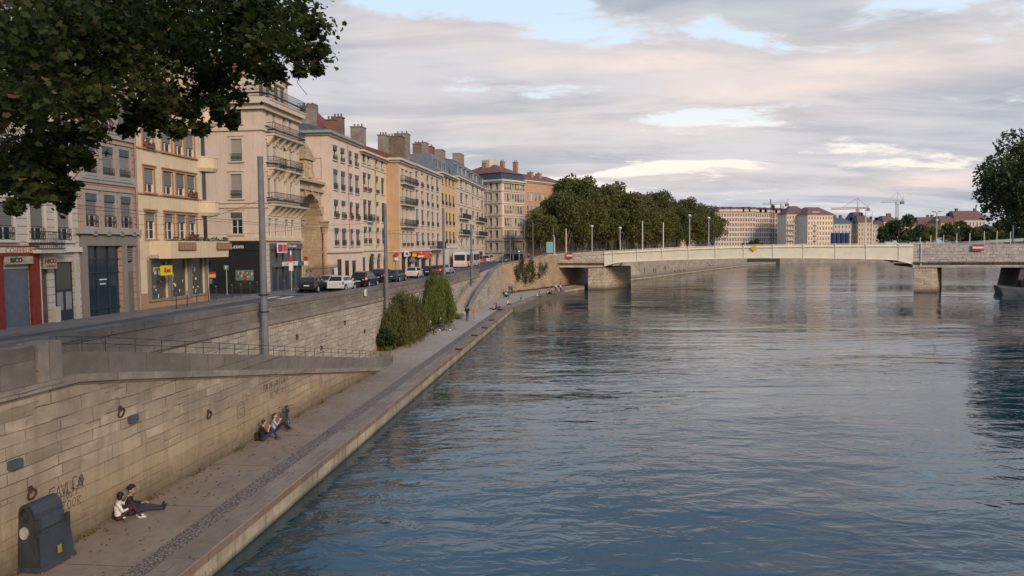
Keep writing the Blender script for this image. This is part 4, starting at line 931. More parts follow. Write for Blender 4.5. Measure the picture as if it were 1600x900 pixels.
text_mesh('Kasi', .42, red_m, .01, 'lettering', o, ((a+b)/2, -1.02, (Z(240, 430)+Z(240, 415))/2), bold=.015)
# --- 4 ornate corner building
O4 = fo(67.6); L4 = Lpx(472, 430, O4)
def side_w(pl, pr, yt, yb, O=O4, u=U0, opt={}):       # window on the camera-side wall, from its picture box
    sd = left(u); a, zt1 = on_wall((pl+pr)/2, yt, O, (sd.x, sd.y)); zb1 = on_wall((pl+pr)/2, yb, O, (sd.x, sd.y))[1]
    w0 = on_wall(pl, (yt+yb)/2, O, (sd.x, sd.y))[0]; w1 = on_wall(pr, (yt+yb)/2, O, (sd.x, sd.y))[0]
    return (min(w0, w1), max(w0, w1), zb1-Z0, zt1-Z0, opt)
b4 = building('apartment_house', 'ornate pale corner building with stacked iron balconies above a black shop front', O4, U0, L4, 11, Z0, 22.9, w_b4, t_b4, cols=[(417.5, 422.5), (427.5, 432.5), (443.5, 448), (452.5, 457.5)], cy=290,
    rows=[(172, 196), (223, 252), (273, 306), (341, 369, {'k': 'b3'})], rx=420, seed=21, side=[side_w(361, 379, 332, 366, opt={'k': 'b3', 'lamb': 1}), side_w(361, 378, 272, 310, opt={'k': 'b1', 'guard': 1}), side_w(361, 378, 217, 252, opt={'k': 'b1', 'bm': bl_pale, 'guard': 1}), side_w(359, 377, 165, 193, opt={'k': 'open', 'guard': 1})],
    bands=[(207, .18, .15), (325, .14, .12), (318, .12, .10), (376, .3, .25)], blind=bl_pale, wopt={'w': [.2, .2, .2, .1, .5]}, cornice=(.55, .75), roof=('none',), surround=.2)
r4 = b4['root']; X, Z = b4['X'], b4['Z']
balcony(r4, 'f', X(415.5, 210), L4-.3, Z(420, 210), .8, 1.0, t_b4, brackets=6)
balcony(r4, 'f', X(417, 264), X(437, 264), Z(420, 262), .75, 1.0, t_b4, brackets=3); balcony(r4, 'f', X(442, 268), X(463, 268), Z(420, 262), .75, 1.0, t_b4, brackets=3)
balcony(r4, 'f', X(417, 318), L4+.1, Z(420, 319), .9, 1.05, t_b4, brackets=7)
balcony(r4, 'f', .0, L4, 22.9-Z0, .8, 1.05, t_b4); balcony(r4, 's', -.6, 10, 22.9-Z0, .7, 1.05, t_b4)
q = MB(); H = 22.9-Z0; q.box(.9, L4-.1, 1.0, 10.5, H, H+2.9); at_ = q.build('attic', w_b4, r4)
for x in (2.0, 3.4, 5.2, 6.6): link(win_meshes('att', .8, 1.9, t_b4, frame_w)['win'], 'window', at_, (x, .98, H+.35)); link(win_meshes('att', .8, 1.9, t_b4, frame_w)['pane'], 'pane', at_, (x, .79, H+.35))
q = MB(); q.hexa([(.4, .5, H+2.901), (L4+.2, .5, H+2.901), (L4+.2, 11, H+2.901), (.4, 11, H+2.901)], [(2.0, 3.0, H+4.6), (L4-1, 3.0, H+4.6), (L4-1, 9, H+4.6), (2.0, 9, H+4.6)]); q.build('roof', tile_r, r4)
for x in (2.7, 5.9):
    q = MB(); q.box(x-1.0, x+1.0, .7, .98, H+2.3, H+3.1); q.hexa([(x-1.1, .6, H+3.101), (x+1.1, .6, H+3.101), (x+1.1, 1.2, H+3.101), (x-1.1, 1.2, H+3.101)], [(x-.2, .8, H+3.9), (x+.2, .8, H+3.9), (x+.2, 1.2, H+3.9), (x-.2, 1.2, H+3.9)]); q.build('dormer', t_b4, r4)
q = MB()
for x in (X(417.5, 240), X(432.5, 240), X(443.5, 240), X(457.5, 240)):
    for za, zb2 in ((172, 196), (223, 252), (273, 306)):
        z = Z(420, za); q.box(x-.14, x+.14, -.2, -.06, z-.1, z+.35)
for x in (X(425, 240), X(450.5, 240)):
    for za in (172, 223, 273): z = Z(420, za); q.ell((x, -.08, z+.45), (.5, .16, .22), 10, 6)
q.build('carving', t_b4, r4)
b_ = MB(); sdv = left(U0); zt2 = on_wall(375, 378, O4, (sdv.x, sdv.y))[1]-Z0
b_.box(-.08, -.004, .55, 9.5, 0, zt2); b_.box(-.16, -.081, .5, 9.5, zt2-.75, zt2); o = b_.build('shop_front', blk_shop, r4)
tx_ = text_mesh('apdeco.com', .52, frame_w, .02, 'lettering', r4, (-.19, 0, zt2-.42), (math.pi/2, 0, -math.pi/2), bold=.012)
_s = side_w(338, 382, 380, 386); tx_.location.y = (_s[0]+_s[1])/2; _w = max(v.co.x for v in tx_.data.vertices)-min(v.co.x for v in tx_.data.vertices); tx_.scale = ((_s[1]-_s[0])/_w, 1, 1)
def side_box(p, pl, pr, yt, yb, d0, d1, mi=0):
    s = side_w(pl, pr, yt, yb); p.box(d0, d1, s[0], s[1], s[2], s[3], mi)
q = MB(); side_box(q, 368, 398, 420, 452, -.095, -.082); q.build('shop_window', glassy('lit_shop_glass', (.055, .06, .055), .1), o)
q = MB(); rr_ = random.Random(8)
s = side_w(369, 397, 422, 438)
q.box(-.11, -.097, s[0], s[1], s[2], s[3], 0)
for i in range(34):
    y = rr_.uniform(s[0]+.05, s[1]-.25); z = rr_.uniform(s[2]+.25, s[3]-.3); q.box(-.118, -.111, y, y+rr_.uniform(.06, .2), z, z+rr_.uniform(.08, .28), rr_.choice([1, 2, 3, 2]))
q.hexa([(-.119, s[0]+1.0, s[2]), (-.111, s[0]+1.0, s[2]), (-.111, s[1]-1.0, s[2]), (-.119, s[1]-1.0, s[2])], [(-.119, (s[0]+s[1])/2-.08, s[2]+.55), (-.111, (s[0]+s[1])/2-.08, s[2]+.55), (-.111, (s[0]+s[1])/2+.08, s[2]+.55), (-.119, (s[0]+s[1])/2+.08, s[2]+.55)], 3)
q.build('poster', [plain('poster_teal', (.10, .16, .15)), MT['terracotta'], plain('poster_pale', (.42, .38, .33)), red_m], o)
# front shop of the corner building
q = MB(); q.box(X(413, 380), X(420.5, 400), -.05, -.003, 0, Z(420, 379)); q.box(X(468, 400), L4, -.05, -.003, 0, Z(420, 379)); q.build('stone_pilaster', w_pinkg, r4)
q = MB(); a, b = X(420.5, 400), X(468, 400); z1_, z2_, z3_ = Z(420, 380), Z(420, 389), Z(420, 412)
q.box(a, b, -.35, -.004, z2_, z1_); q.box(a, b, -.45, -.004, z3_-.35, z3_+.1)
for i in range(6): x = a+(b-a-.15)*i/5; q.box(x, x+.15, -.2, -.004, 0, z3_-.351); q.box(x, x+.12, -.2, -.004, z3_+.101, z2_-.001)
o = q.build('shop_front', plain('slate_blue_paint', (.075, .09, .115), .5, .15), r4)
q = MB(); q.poly([(a, -.1, 0), (b, -.1, 0), (b, -.1, z2_), (a, -.1, z2_)]); q.build('pane', glassy('shop_glass_dark', (.03, .04, .045), .1), o)
text_mesh('le bistropolitain', .38, frame_w, .01, 'lettering', o, ((a+b)/2+.9, -.37, (z1_+z2_)/2), squeeze=.85)
q = MB(); q.box(a+1.6, b-1.9, -.62, -.5, z3_-.28, z3_+.12); oo = q.build('hanging_sign', white_m, o); text_mesh('LE BARTHOLDI', .26, black_m, .01, 'lettering', oo, ((a+b)/2-.15, -.63, z3_-.08))
q = MB(); q.box(a-.1, a+2.0, -.9, -.82, z1_-.9, z1_, 0); q.box(a, a+.9, -.93, -.901, z1_-.78, z1_-.12, 1); q.box(a+1.0, a+1.9, -.93, -.901, z1_-.78, z1_-.12, 2); q.box(a+.9, a+.96, -.82, 0, z1_-.5, z1_-.44, 0); q.build('shop_sign', [white_m, plain('magenta', (.28, .03, .10)), plain('coral', (.50, .10, .08))], o)
# side street between houses 3 and 4
q = MB(); q.poly([(-60, 61, 5.22), (-21, 57.5, 5.21), (-20.5, 67, 5.21), (-60, 72, 5.22)]); tag(q.build('street', asphalt), kind='structure')
bq = MB(); bq.box(-52, -44, 58, 76, 5.1, 22); qb = tag(bq.build('house', w_beige), 'plain beige house closing the side street between the cream and the black shops', 'building')
# --- 5 baroque portal
O5 = Vector(fo(75.85))+left(U0)*.9; pr_ = empty('church_portal', (O5.x, O5.y, Z0), facing(U0), 'carved sandstone church portal with a tall deep arch between pale houses', 'portal')
Xp = lambda px, py: on_wall(px, py, O5, U0)[0]; Zp = lambda px, py: on_wall(px, py, O5, U0)[1]-Z0
PW = Xp(516, 430); ac = PW*.43; ar = PW*.29; spr = 7.0; n = 12
p = MB(); top_ = 11.5
arc = [(ac+ar*math.cos(math.pi*i/n), spr+ar*math.sin(math.pi*i/n)) for i in range(n+1)]
p.poly([(0, 0, -.5), (ac-ar, 0, -.5), (ac-ar, 0, top_), (0, 0, top_)]); p.poly([(ac+ar, 0, -.5), (PW, 0, -.5), (PW, 0, top_), (ac+ar, 0, top_)])
for (x0, z0_), (x1, z1_) in zip(arc[:-1], arc[1:]): p.poly([(x0, 0, z0_), (x1, 0, z1_), (x1, 0, top_), (x0, 0, top_)]); p.poly([(x0, 0, z0_), (x1, 0, z1_), (x1, 3.5, z1_), (x0, 3.5, z0_)])
p.poly([(ac-ar, 0, -.5), (ac-ar, 3.5, -.5), (ac-ar, 3.5, spr), (ac-ar, 0, spr)]); p.poly([(ac+ar, 0, -.5), (ac+ar, 3.5, -.5), (ac+ar, 3.5, spr), (ac+ar, 0, spr)]); p.poly([(0, 0, top_), (PW, 0, top_), (PW, 4, top_), (0, 4, top_)])
p.build('wall', portal_m, pr_)
p = MB()
for i in range(8): p.box(ac-ar, ac+ar, 3.3-.14*(i % 2), 3.6, .9*i, .9*i+.86 if i % 2 else .9*i+.9)
p.box(ac-ar, ac+ar, 3.55, 3.7, 0, spr+ar); p.build('striped_recess', plain('recess_brown', (.22, .13, .07), .9, .3), pr_)
p = MB()
for i in range(n):
    t0, t1 = math.pi*i/n+.03, math.pi*(i+1)/n-.03; r0, r1 = ar+.03, ar+(.95 if i % 2 else .75)
    lo = [(ac+r*math.cos(t), -.28 if i % 2 else -.18, spr+r*math.sin(t)) for r, t in ((r0, t0), (r1, t0), (r1, t1), (r0, t1))]; p.hexa(lo, [(x, 0, z) for x, y, z in lo])
p.build('voussoirs', portal_m, pr_)
for x in (ac-ar-.45, ac+ar+.45):
    p = MB(); p.lathe([(.34, 0), (.34, .5), (.24, .6), (.22, 5.6), (.25, 5.7), (.36, 6.2), (.36, 6.5)], 12, c=(x, -.35, 0)); p.box(x-.45, x+.45, -.8, 0, 6.5, 7.0); p.box(x-.55, x+.55, -.9, 0, 7.0, 7.2); p.box(x-.42, x+.42, -.75, 0, -.4, .3); p.build('column', portal_m, pr_)
p = MB(); p.box(-.1, PW+.1, -.35, 0, 10.3, 10.6); p.box(-.2, PW+.2, -.55, 0, 11.2, 11.5); p.build('entablature', portal_m, pr_)
p = MB(); p.box(ac-1.1, ac+1.1, -.1, .8, 11.5, 13.6); p.box(ac-1.35, ac+1.35, -.3, .9, 13.6, 13.85)
for i in range(6): t = i/5; p.box(ac-1.2*(1-t)-.1, ac+1.2*(1-t)+.1, -.2, .8, 13.85+t*.9, 14.05+t*.9)
p.ell((ac, .2, 15.1), (.25, .25, .35)); p.tube((ac-1.6, .1, 11.5), (ac-1.2, .1, 12.8), .35, .12); p.tube((ac+1.6, .1, 11.5), (ac+1.2, .1, 12.8), .35, .12); p.build('niche_gable', portal_m, pr_)
p = MB(); p.ell((ac, -.15, 12.75), (.3, .22, .45)); p.ell((ac, -.15, 13.3), (.14, .14, .17)); p.tube((ac, -.15, 11.7), (ac, -.15, 12.5), .34, .26, 10); p.build('statue', portal_m, pr_)
p = MB(); x = PW-1.0; p.ell((x, .1, 12.0), (.65, .3, .45)); p.ell((x+.1, .1, 12.75), (.38, .25, .45)); p.ell((x+.1, .05, 13.3), (.16, .16, .19)); p.tube((x-.9, .1, 11.55), (x-.1, .1, 12.1), .16, .2); p.build('statue', portal_m, pr_)
p = MB(); p.ell((PW-.55, -.2, 8.2), (.22, .16, .9)); p.ell((PW-.55, -.2, 9.25), (.14, .14, .17)); p.box(PW-.9, PW-.2, -.4, 0, 6.9, 7.2); p.build('statue', portal_m, pr_)
gt = empty('iron_gate', (O5.x, O5.y, Z0), facing(U0), 'dark iron fence closing the foot of the church portal', 'fence')
p = MB()
for i in range(48): x = PW*i/47; p.tube((x, -1.3, 0), (x, -1.3, 2.2+.15*(i % 2)), .02, n=4)
for z in (.2, 1.9): p.box(0, PW, -1.32, -1.28, z, z+.05)
p.build('bars', iron, gt); p = MB(); p.box(PW-2.3, PW-1.3, -1.40, -1.36, .9, 1.9); p.build('notice_board', white_m, gt)
# --- 6 pink house
O6 = fo(83.7); L6 = Lpx(567, 430, O6)
W4 = {'w': [.4, .2, .15, .15, .1], 'lamb': 1, 'guard': 1}
b6 = building('town_house', 'plain pink house with four columns of blue grey shutters', O6, U0, L6, 11, Z0, 22.5, w_pink, t_pale, cols=[(521.3, 528), (533, 539.5), (544.3, 550.5), (555, 561)], cy=325,
    rows=[(229, 250, dict(W4, bm=bl_grey)), (266, 296, dict(W4, k='b1', bm=bl_blue)), (313, 339, dict(W4, bm=bl_brown, plant=.7)), (357, 384, W4)], rx=524, seed=33, bands=[(395, .22, .22)], blind=bl_grey,
    ground=[(528, 535.5, 405, 446, 'door'), (540, 547, 407, 444, 'door'), (551, 557.5, 407, 442, 'door')], cornice=(.3, .45), roof=('gable', 1.6, slate), surround=.06)
q = MB(); q.tube((L6*.57, -.1, 4), (L6*.57, -.1, 17), .06, n=6); q.build('drainpipe', plain('pipe_pink', (.40, .28, .24)), b6['root'])
q = MB(); q.box(-.62, L6, -.52, -.46, 22.5-Z0-.3, 22.5-Z0-.05); q.box(-.62, -.56, -.45, 11, 22.5-Z0-.3, 22.5-Z0-.05); q.build('gutter', plain('verdigris', (.24, .30, .27)), b6['root'])
q = MB(); q.box(-.03, -.002, .8, 2.4, 14.2, 14.26); q.box(-.03, -.002, .8, .86, 12, 14.2); q.box(-.03, -.002, 2.34, 2.4, 12, 14.2); q.box(-.03, -.002, .8, 2.4, 11.9, 11.97); q.build('blind_window', w_och, b6['root'])
chimney(b6['root'], b6, 478, 495, 165, 4.0, brick_grey, 1.5, 3); chimney(b6['root'], b6, 516, 526, 186, 3.5, brick_red, 1.2, 3); chimney(b6['root'], b6, 526, 537, 182, 3.5, brick_old, 1.3, 3)
# --- 7 pale yellow house
O7 = (O6[0]+U0.x*L6, O6[1]+U0.y*L6); L7 = Lpx(606, 430, O7)
b7 = building('town_house', 'pale yellow house with tall brown windows over rounded ground floor arches', O7, U0, L7, 11, Z0, 21.8, w_yel, t_pale, cols=[(568.2, 571.2), (574.5, 579.5), (586, 591.5), (595.5, 600.5)], cy=325,
    rows=[(242.5, 257), (273, 299, {'plant': .7, 'lamb': 1}), (314, 345, {'lamb': 1, 'guard': 1}), (355.5, 381, {'lamb': 1, 'guard': 1})], rx=577, seed=41, bands=[(392, .2, .18), (263, .15, .1)], blind=bl_brown,
    ground=[(567.5, 572, 402, 440, 'door'), (577, 586.5, 396, 438, 'arch'), (589.5, 596, 396, 436, 'arch'), (599.5, 605, 397, 434, 'arch')], cornice=(.3, .6), surround=.05)
q = MB(); q.tube((L7*.52, -.1, 4), (L7*.52, -.1, 16.2), .06, n=6); q.build('drainpipe', w_och, b7['root'])
balcony(b7['root'], 'f', b7['X'](573, 345), b7['X'](581, 345), b7['Z'](577, 346), .5, .9, t_pale)
R7 = b7['root']; OO = Vector(O7)
pav = empty('roof_pavilion', (O7[0], O7[1], Z0), facing(U0), 'small yellow roof lantern with a red pyramid roof behind the pale yellow house', 'building')
p = MB(); p.box(3.2, 8.2, 6, 11, 15.5, 20.0); p.build('wall', w_yel, pav); p = MB(); p.hexa([(2.9, 5.7, 20.001), (8.5, 5.7, 20.001), (8.5, 11.3, 20.001), (2.9, 11.3, 20.001)], [(5, 8, 22.6), (6.2, 8, 22.6), (6.2, 9, 22.6), (5, 9, 22.6)]); p.build('roof', tiles('roof_maroon', (.19, .05, .045)), pav); p = MB(); p.box(6.2, 7.1, 5.95, 5.99, 17.0, 19.2); p.build('window', pane_d, pav); p = MB(); p.box(5.1, 6.4, 8.0, 9.2, 22.0, 23.6); p.build('chimney', brick_old, pav)
chimney(R7, b7, 556, 572, 197, 5, brick_grey, 1.7, 3, cap=True); chimney(R7, b7, 596, 609, 210, 2.5, brick_grey, 1.2, 3)
# --- 8 orange house (stands forward)
u8 = U0; O8 = (-16.0, 105.6); L8 = Lpx(646.5, 400, O8)
b8 = building('town_house', 'orange ochre house standing forward, its bare flank towards the viewer', O8, U0, L8, 12, Z0, 22.0, stucco('render_light_ochre', (.57, .455, .31), dirt=.42), t_pale, cols=[(627, 630.4), (633.5, 637), (639.8, 643.2)], cy=305,
    rows=[(266, 286), (296, 320), (326, 352), (362, 384, {'plant': 1})], rx=632, seed=52, bands=[(394, .18, .2)], blind=bl_pale, wopt={'w': [.3, .2, .2, .3, .1]}, ground=[(628, 634.5, 396, 430, 'door'), (637, 643, 400, 430, 'door')], cornice=(.35, .6), surround=.04)
p = MB(); p.box(-.03, -.003, .0, 12, 0, 16.4); p.build('flank_render', w_org, b8['root'])
X, Z = b8['X'], b8['Z']
for yy in (287.5, 320, 354): balcony(b8['root'], 'f', X(625.6, yy), X(645.5, yy), Z(632, yy), .7, 1.0, t_pale)
chimney(b8['root'], b8, 612, 626, 212, 4, brick_old, 3.0, 6); chimney(b8['root'], b8, 626, 637, 208, 4, brick_grey, 2.2, 3)
# --- 9 beige pink house with pilasters
O9 = (O8[0]+U0.x*L8, O8[1]+U0.y*L8); L9 = Lpx(689.5, 400, O9)
b9 = building('town_house', 'long beige pink house with pilaster strips and shop signs at street level', O9, U0, L9, 12, Z0, 22.1, w_beige, t_pale, cols=[(649.5, 653.2), (658, 661.6), (666.6, 670.3), (673.8, 677.3), (681.7, 685)], cy=330,
    rows=[(272, 292, {'plant': .4}), (300, 320), (329, 352), (364, 384)], rx=660, seed=57, bands=[(392, .22, .25), (358, .1, .08)], blind=bl_grey, wopt={'guard': 1, 'w': [.35, .2, .15, .2, .1]}, ground=[(648, 656, 399, 430, 'shop'), (658.5, 666, 404, 428, 'door'), (670.5, 675.5, 396, 426, 'arch'), (681, 686, 396, 422, 'arch')], cornice=(.35, .6), surround=.07)
X, Z = b9['X'], b9['Z']; q = MB()
for px in (647.5, 656, 664.2, 672.2, 679.8, 688): q.box(X(px, 330)-.25, X(px, 330)+.25, -.09, -.003, 4.8, 16.2)
q.build('pilaster', t_pale, b9['root']); balcony(b9['root'], 'f', X(672, 390), X(687, 390), Z(680, 389), 1.2, 1.3, t_pale)
chimney(b9['root'], b9, 649.5, 658, 224, 5, brick_old, 1.2, 2); chimney(b9['root'], b9, 658, 668.5, 222, 4.5, brick_grey, 1.8, 1); chimney(b9['root'], b9, 669, 680, 228, 5, brick_red, 1.4, 2); chimney(b9['root'], b9, 685, 697, 233, 6, brick_grey, 1.6, 0)
def shop_sign(B, pl, pr, yt, yb, m_, txt=None, tm=None, out=.35, sz=.6):
    X, Z = B['X'], B['Z']; a, b = X(pl, yt), X(pr, yt); c = (pl+pr)/2; q = MB(); q.box(a, b, -out-.1, -out, Z(c, yb), Z(c, yt)); q.box((a+b)/2-.05, (a+b)/2+.05, -out, 0, (Z(c, yb)+Z(c, yt))/2-.05, (Z(c, yb)+Z(c, yt))/2+.05); o = q.build('shop_sign', m_, B['root'])
    if txt: text_mesh(txt, sz, tm, .01, 'lettering', o, ((a+b)/2, -out-.12, (Z(c, yb)+Z(c, yt))/2), bold=.02, squeeze=min(1.6, (b-a)/(.62*sz*len(txt))*.85))
    return o
shop_sign(b8, 627.5, 634, 392, 401, white_m, 'Bella', iron, sz=.5)
orange_m = plain('sign_orange', (.62, .09, .02), .5, .06); yel_m = plain('sign_yellow2', (.68, .48, .02), .5, .06)
shop_sign(b8, 640.5, 646.4, 392, 396.5, orange_m); shop_sign(b8, 640.5, 646.4, 396.6, 401, yel_m)
shop_sign(b9, 649, 658.5, 392.5, 398.5, plain('sign_red', (.60, .04, .02)), 'M', white_m, sz=.5); shop_sign(b9, 649, 658.5, 399, 402, white_m); shop_sign(b9, 659.5, 668, 393, 403, orange_m)
q = MB(); q.box(b8['X'](639.7, 410), b8['X'](646, 410), -.5, 0, b8['Z'](643, 409), b8['Z'](643, 405)); q.build('awning', plain('violet', (.16, .12, .28)), b8['root'])
# --- 10 deep yellow narrow house
O10 = (O9[0]+U0.x*L9, O9[1]+U0.y*L9); L10 = Lpx(715, 400, O10)
b10 = building('town_house', 'narrow deep yellow house with brown shutters', O10, U0, L10, 12, Z0, 22.7, w_yel2, t_pale, cols=[(690.8, 693.4), (696.2, 699), (701.6, 704.4), (707.4, 710)], cy=330,
    rows=[(279, 290), (304, 322, {'guard': 1}), (332.5, 351.5, {'guard': 1}), (361.5, 380.5, {'guard': 1})], rx=700, seed=61, bands=[(388, .3, .2)], blind=bl_brown, wopt={'w': [.7, .1, .1, .1, 0]}, ground=[(690.5, 693.5, 395, 421, 'arch'), (697, 699.4, 394, 420, 'door'), (707, 712, 391, 417, 'arch')], cornice=(.3, .7), surround=.0)
p = MB(); p.box(.02, L10, -.04, -.003, 0, 4.6); p.build('ground_floor', t_pale, b10['root'])
# --- 11 beige house with zinc mansard
O11 = (O10[0]+U0.x*L10, O10[1]+U0.y*L10); L11 = Lpx(757.5, 400, O11)
b11 = building('apartment_house', 'wide beige house with a blue grey mansard full of dormers', O11, U0, L11, 13, Z0, 23.4, w_bei2, t_pale, cols=[(719.2, 722.8), (727.2, 730.8), (737.2, 740.8), (744.5, 748), (751.6, 755)], cy=335,
    rows=[(285.5, 296), (305, 318), (328, 343), (351, 367), (373.5, 386)], rx=729, seed=71, bands=[(300, .15, .12), (323, .12, .1), (369, .2, .15), (390, .15, .1)], blind=bl_grey, wopt={'w': [.2, .3, .2, .2, .1]}, ground=[(719, 724, 393, 418, 'door'), (728, 735, 393, 416, 'darkshop'), (738, 742, 393, 414, 'door'), (745, 755, 393, 412, 'darkshop')], cornice=(.3, .5), roof=('mansard', 3.2, zinc, tile_r), surround=.08)
X, Z = b11['X'], b11['Z']
for (a, b, y) in ((717, 731, 343), (743, 756, 343), (717, 732, 367), (743, 757, 367)): balcony(b11['root'], 'f', X(a, y), X(b, y), Z(729, y), .8, 1.0, t_pale)
for i in range(8):
    x = 1.5+i*(L11-3)/7; H = 23.4-Z0; q = MB(); q.box(x-.65, x+.65, .1, 1.6, H+.3, H+2.2); q.box(x-.8, x+.8, 0, 1.7, H+2.2, H+2.35); o = q.build('dormer', zinc, b11['root']); q = MB(); q.box(x-.45, x+.45, .06, .098, H+.5, H+2.0); q.build('pane', curtain if i % 3 else pane_l, o)
# roof of the yellow house carries the mansard on
q = MB(); H = 22.7-Z0; q.hexa([(-.5, .6, H), (L10, .6, H), (L10, 10, H), (-.5, 10, H)], [(.2, 1.8, H+3.3), (L10, 1.8, H+3.6), (L10, 9, H+3.6), (.2, 9, H+3.3)]); q.build('mansard', zinc, b10['root'])
for i in range(4): x = 1.5+i*3.6; q = MB(); q.box(x-.6, x+.6, .9, 2.2, H+.6, H+2.4); q.box(x-.42, x+.42, .86, .898, H+.8, H+2.2, 1); q.build('dormer', [zinc, pane_m], b10['root'])
chimney(b11['root'], b11, 713, 727, 239, 8, brick_grey, 2.0, 0, zb=22); chimney(b11['root'], b11, 728, 734, 264, 6, brick_grey, 1.0, 0, zb=22)
# --- 12 big corner house where the street bends
u12 = Vector((.588, .809)); O12 = (-2.4, 186.0); L12 = Lpx(820, 400, O12, u12); zt12 = 26.1
Z0b = 5.5
sd12 = left(u12)
def sw12(pl, pr, yt, yb, opt={}):
    w0, zt1 = on_wall(pl, yt, O12, (sd12.x, sd12.y)); w1, _ = on_wall(pr, yt, O12, (sd12.x, sd12.y)); zb1 = on_wall((pl+pr)/2, yb, O12, (sd12.x, sd12.y))[1]; zt1 = on_wall((pl+pr)/2, yt, O12, (sd12.x, sd12.y))[1]
    return (min(w0, w1), max(w0, w1), zb1-Z0b, zt1-Z0b, opt)
rows12 = [(286, 296), (302.5, 314), (321.5, 333), (340.5, 353), (360.5, 373), (379.5, 391.5)]
b12 = building('apartment_house', 'tall pale corner building with dark window rows and a slate band under red tiles', O12, u12, L12, 15, Z0b, zt12, w_stone, t_pale, cols=[(788.2+i*4.05, 790.8+i*4.05) for i in range(8)], cy=330, rows=rows12, rx=790, seed=83,
    side=[sw12(a, b, y0, y1, {'w': [.2, .3, .1, .4, 0]}) for y0, y1 in rows12 for a, b in ((765, 769), (774.4, 778.6), (758.6, 760.4))], bands=[(299, .2, .25), (318, .2, .2), (337, .2, .2), (356, .2, .2), (376, .25, .35), (395, .3, .3)], blind=bl_brown, wopt={'w': [.15, .3, .15, .3, .1], 'gp': .5}, cornice=(.5, .8), roof=('none',), surround=.12,
    ground=[(788, 801, 397, 410, 'darkshop'), (803, 818, 397, 410, 'darkshop')])
r12 = b12['root']; H = zt12-Z0b
q = MB(); q.hexa([(-.3, -.3, H), (L12+.3, -.3, H), (L12+.3, 15, H), (-.3, 15, H)], [(.3, .4, H+1.7), (L12, .4, H+1.7), (L12, 15, H+1.7), (.3, 15, H+1.7)]); q.build('slate_band', plain('slate_blue', (.04, .05, .068), .5, .2), r12)
q = MB(); q.hexa([(0, .1, H+1.701), (L12+.2, .1, H+1.701), (L12+.2, 15.2, H+1.701), (0, 15.2, H+1.701)], [(5, 6, H+4.4), (L12-4, 6, H+4.4), (L12-4, 9, H+4.4), (5, 9, H+4.4)]); q.build('roof', tile_r, r12)
balcony(r12, 'f', b12['X'](786, 375), b12['X'](817, 375), b12['Z'](790, 375), 1.0, 1.1, t_pale)
for (pl, pr, yt, d, m_) in ((756, 765, 254, 8, brick_warm), (768, 774, 257, 9, brick_old), (783, 791, 252, 7, brick_warm), (804, 811, 253, 5, brick_warm)): chimney(r12, b12, pl, pr, yt, d, m_, 1.2, 2, zb=27)
q = MB(); q.box(3.5, 8, 6.5, 9, H+3, H+5.6); q.build('roof_house', w_bei2, r12)
# --- 13 orange house behind the trees, and the row beyond
O13 = (O12[0]+u12.x*L12, O12[1]+u12.y*L12); L13 = 21
b13 = building('town_house', 'glowing orange house with red tiled roof half hidden by trees', O13, u12, L13, 14, Z0b, 26.6, w_or2, t_pale, cols=[(823+i*6.2, 826.4+i*6.2) for i in range(5)], cy=320, rows=[(301, 314), (322, 334), (341, 353), (360, 373), (380, 391)], rx=830, seed=91, blind=bl_pale, roof=('gable', 2.6, tile_r), cornice=(.35, .6), surround=.1)
for (pl, pr, yt) in ((827, 834, 269), (839.5, 847, 271), (851, 858.5, 281)): chimney(b13['root'], b13, pl, pr, yt, 4, brick_warm, 1.5, 1, zb=27)
u14 = Vector((.50, .866)); O14 = Vector(O13)+u12*L13
b14 = building('apartment_house', 'long pale stone house behind the tree trunks beyond the bridge', O14, u14, 46, 14, Z0b, 23, w_stone, t_pale, seed=95, roof=('gable', 2, tile_r), cornice=(.4, .6), cols=None)
rnd14 = random.Random(5)
for i in range(15):
    for j in range(4):
        o = add_window(b14['root'], 'f', 2+i*3.0, 1.5+j*4.2, win_meshes('w14', 1.3, 2.3, t_pale, frame_w), rnd14, {}, bl_grey)
        for k in [x for x in COL.objects[-3:] if x.parent is o]: pass
        o.location.y = -.21

O15 = Vector(O14)+u14*47
b15 = building('apartment_house', 'pale house farther along behind the right half of the plane trees', O15, u14, 60, 14, Z0b, 21, w_bei2, t_pale, seed=96, roof=('gable', 2, tile_r), cornice=(.4, .6), cols=None)
for i in range(18):
    for j in range(4): o = add_window(b15['root'], 'f', 2+i*3.2, 1.2+j*3.9, win_meshes('w14', 1.3, 2.3, t_pale, frame_w), rnd14, {}, bl_grey); o.location.y = -.21
# ---------------------------------------------------------------- vegetation
def quads_mesh(name, C, A, B, mat_, mi=None):
    """leaf cards: centres C, half axes A and B (n,3)"""
    n = len(C); v = np.empty((n, 4, 3)); v[:, 0] = C-A*.2-B; v[:, 1] = C+A-B*.15; v[:, 2] = C+A*.2+B; v[:, 3] = C-A+B*.15
    me = bpy.data.meshes.new(name); me.vertices.add(n*4); me.vertices.foreach_set('co', v.reshape(-1))
    me.loops.add(n*4); me.loops.foreach_set('vertex_index', np.arange(n*4, dtype=np.int32)); me.polygons.add(n)
    me.polygons.foreach_set('loop_start', np.arange(0, n*4, 4, dtype=np.int32)); me.polygons.foreach_set('loop_total', np.full(n, 4, dtype=np.int32))
    for m_ in (mat_ if isinstance(mat_, list) else [mat_]): me.materials.append(m_)
    if mi is not None: me.polygons.foreach_set('material_index', mi)
    me.update(); me.validate(); return me
def unit(rs, n): a = rs.normal(size=(n, 3)); return a/np.linalg.norm(a, axis=1)[:, None]
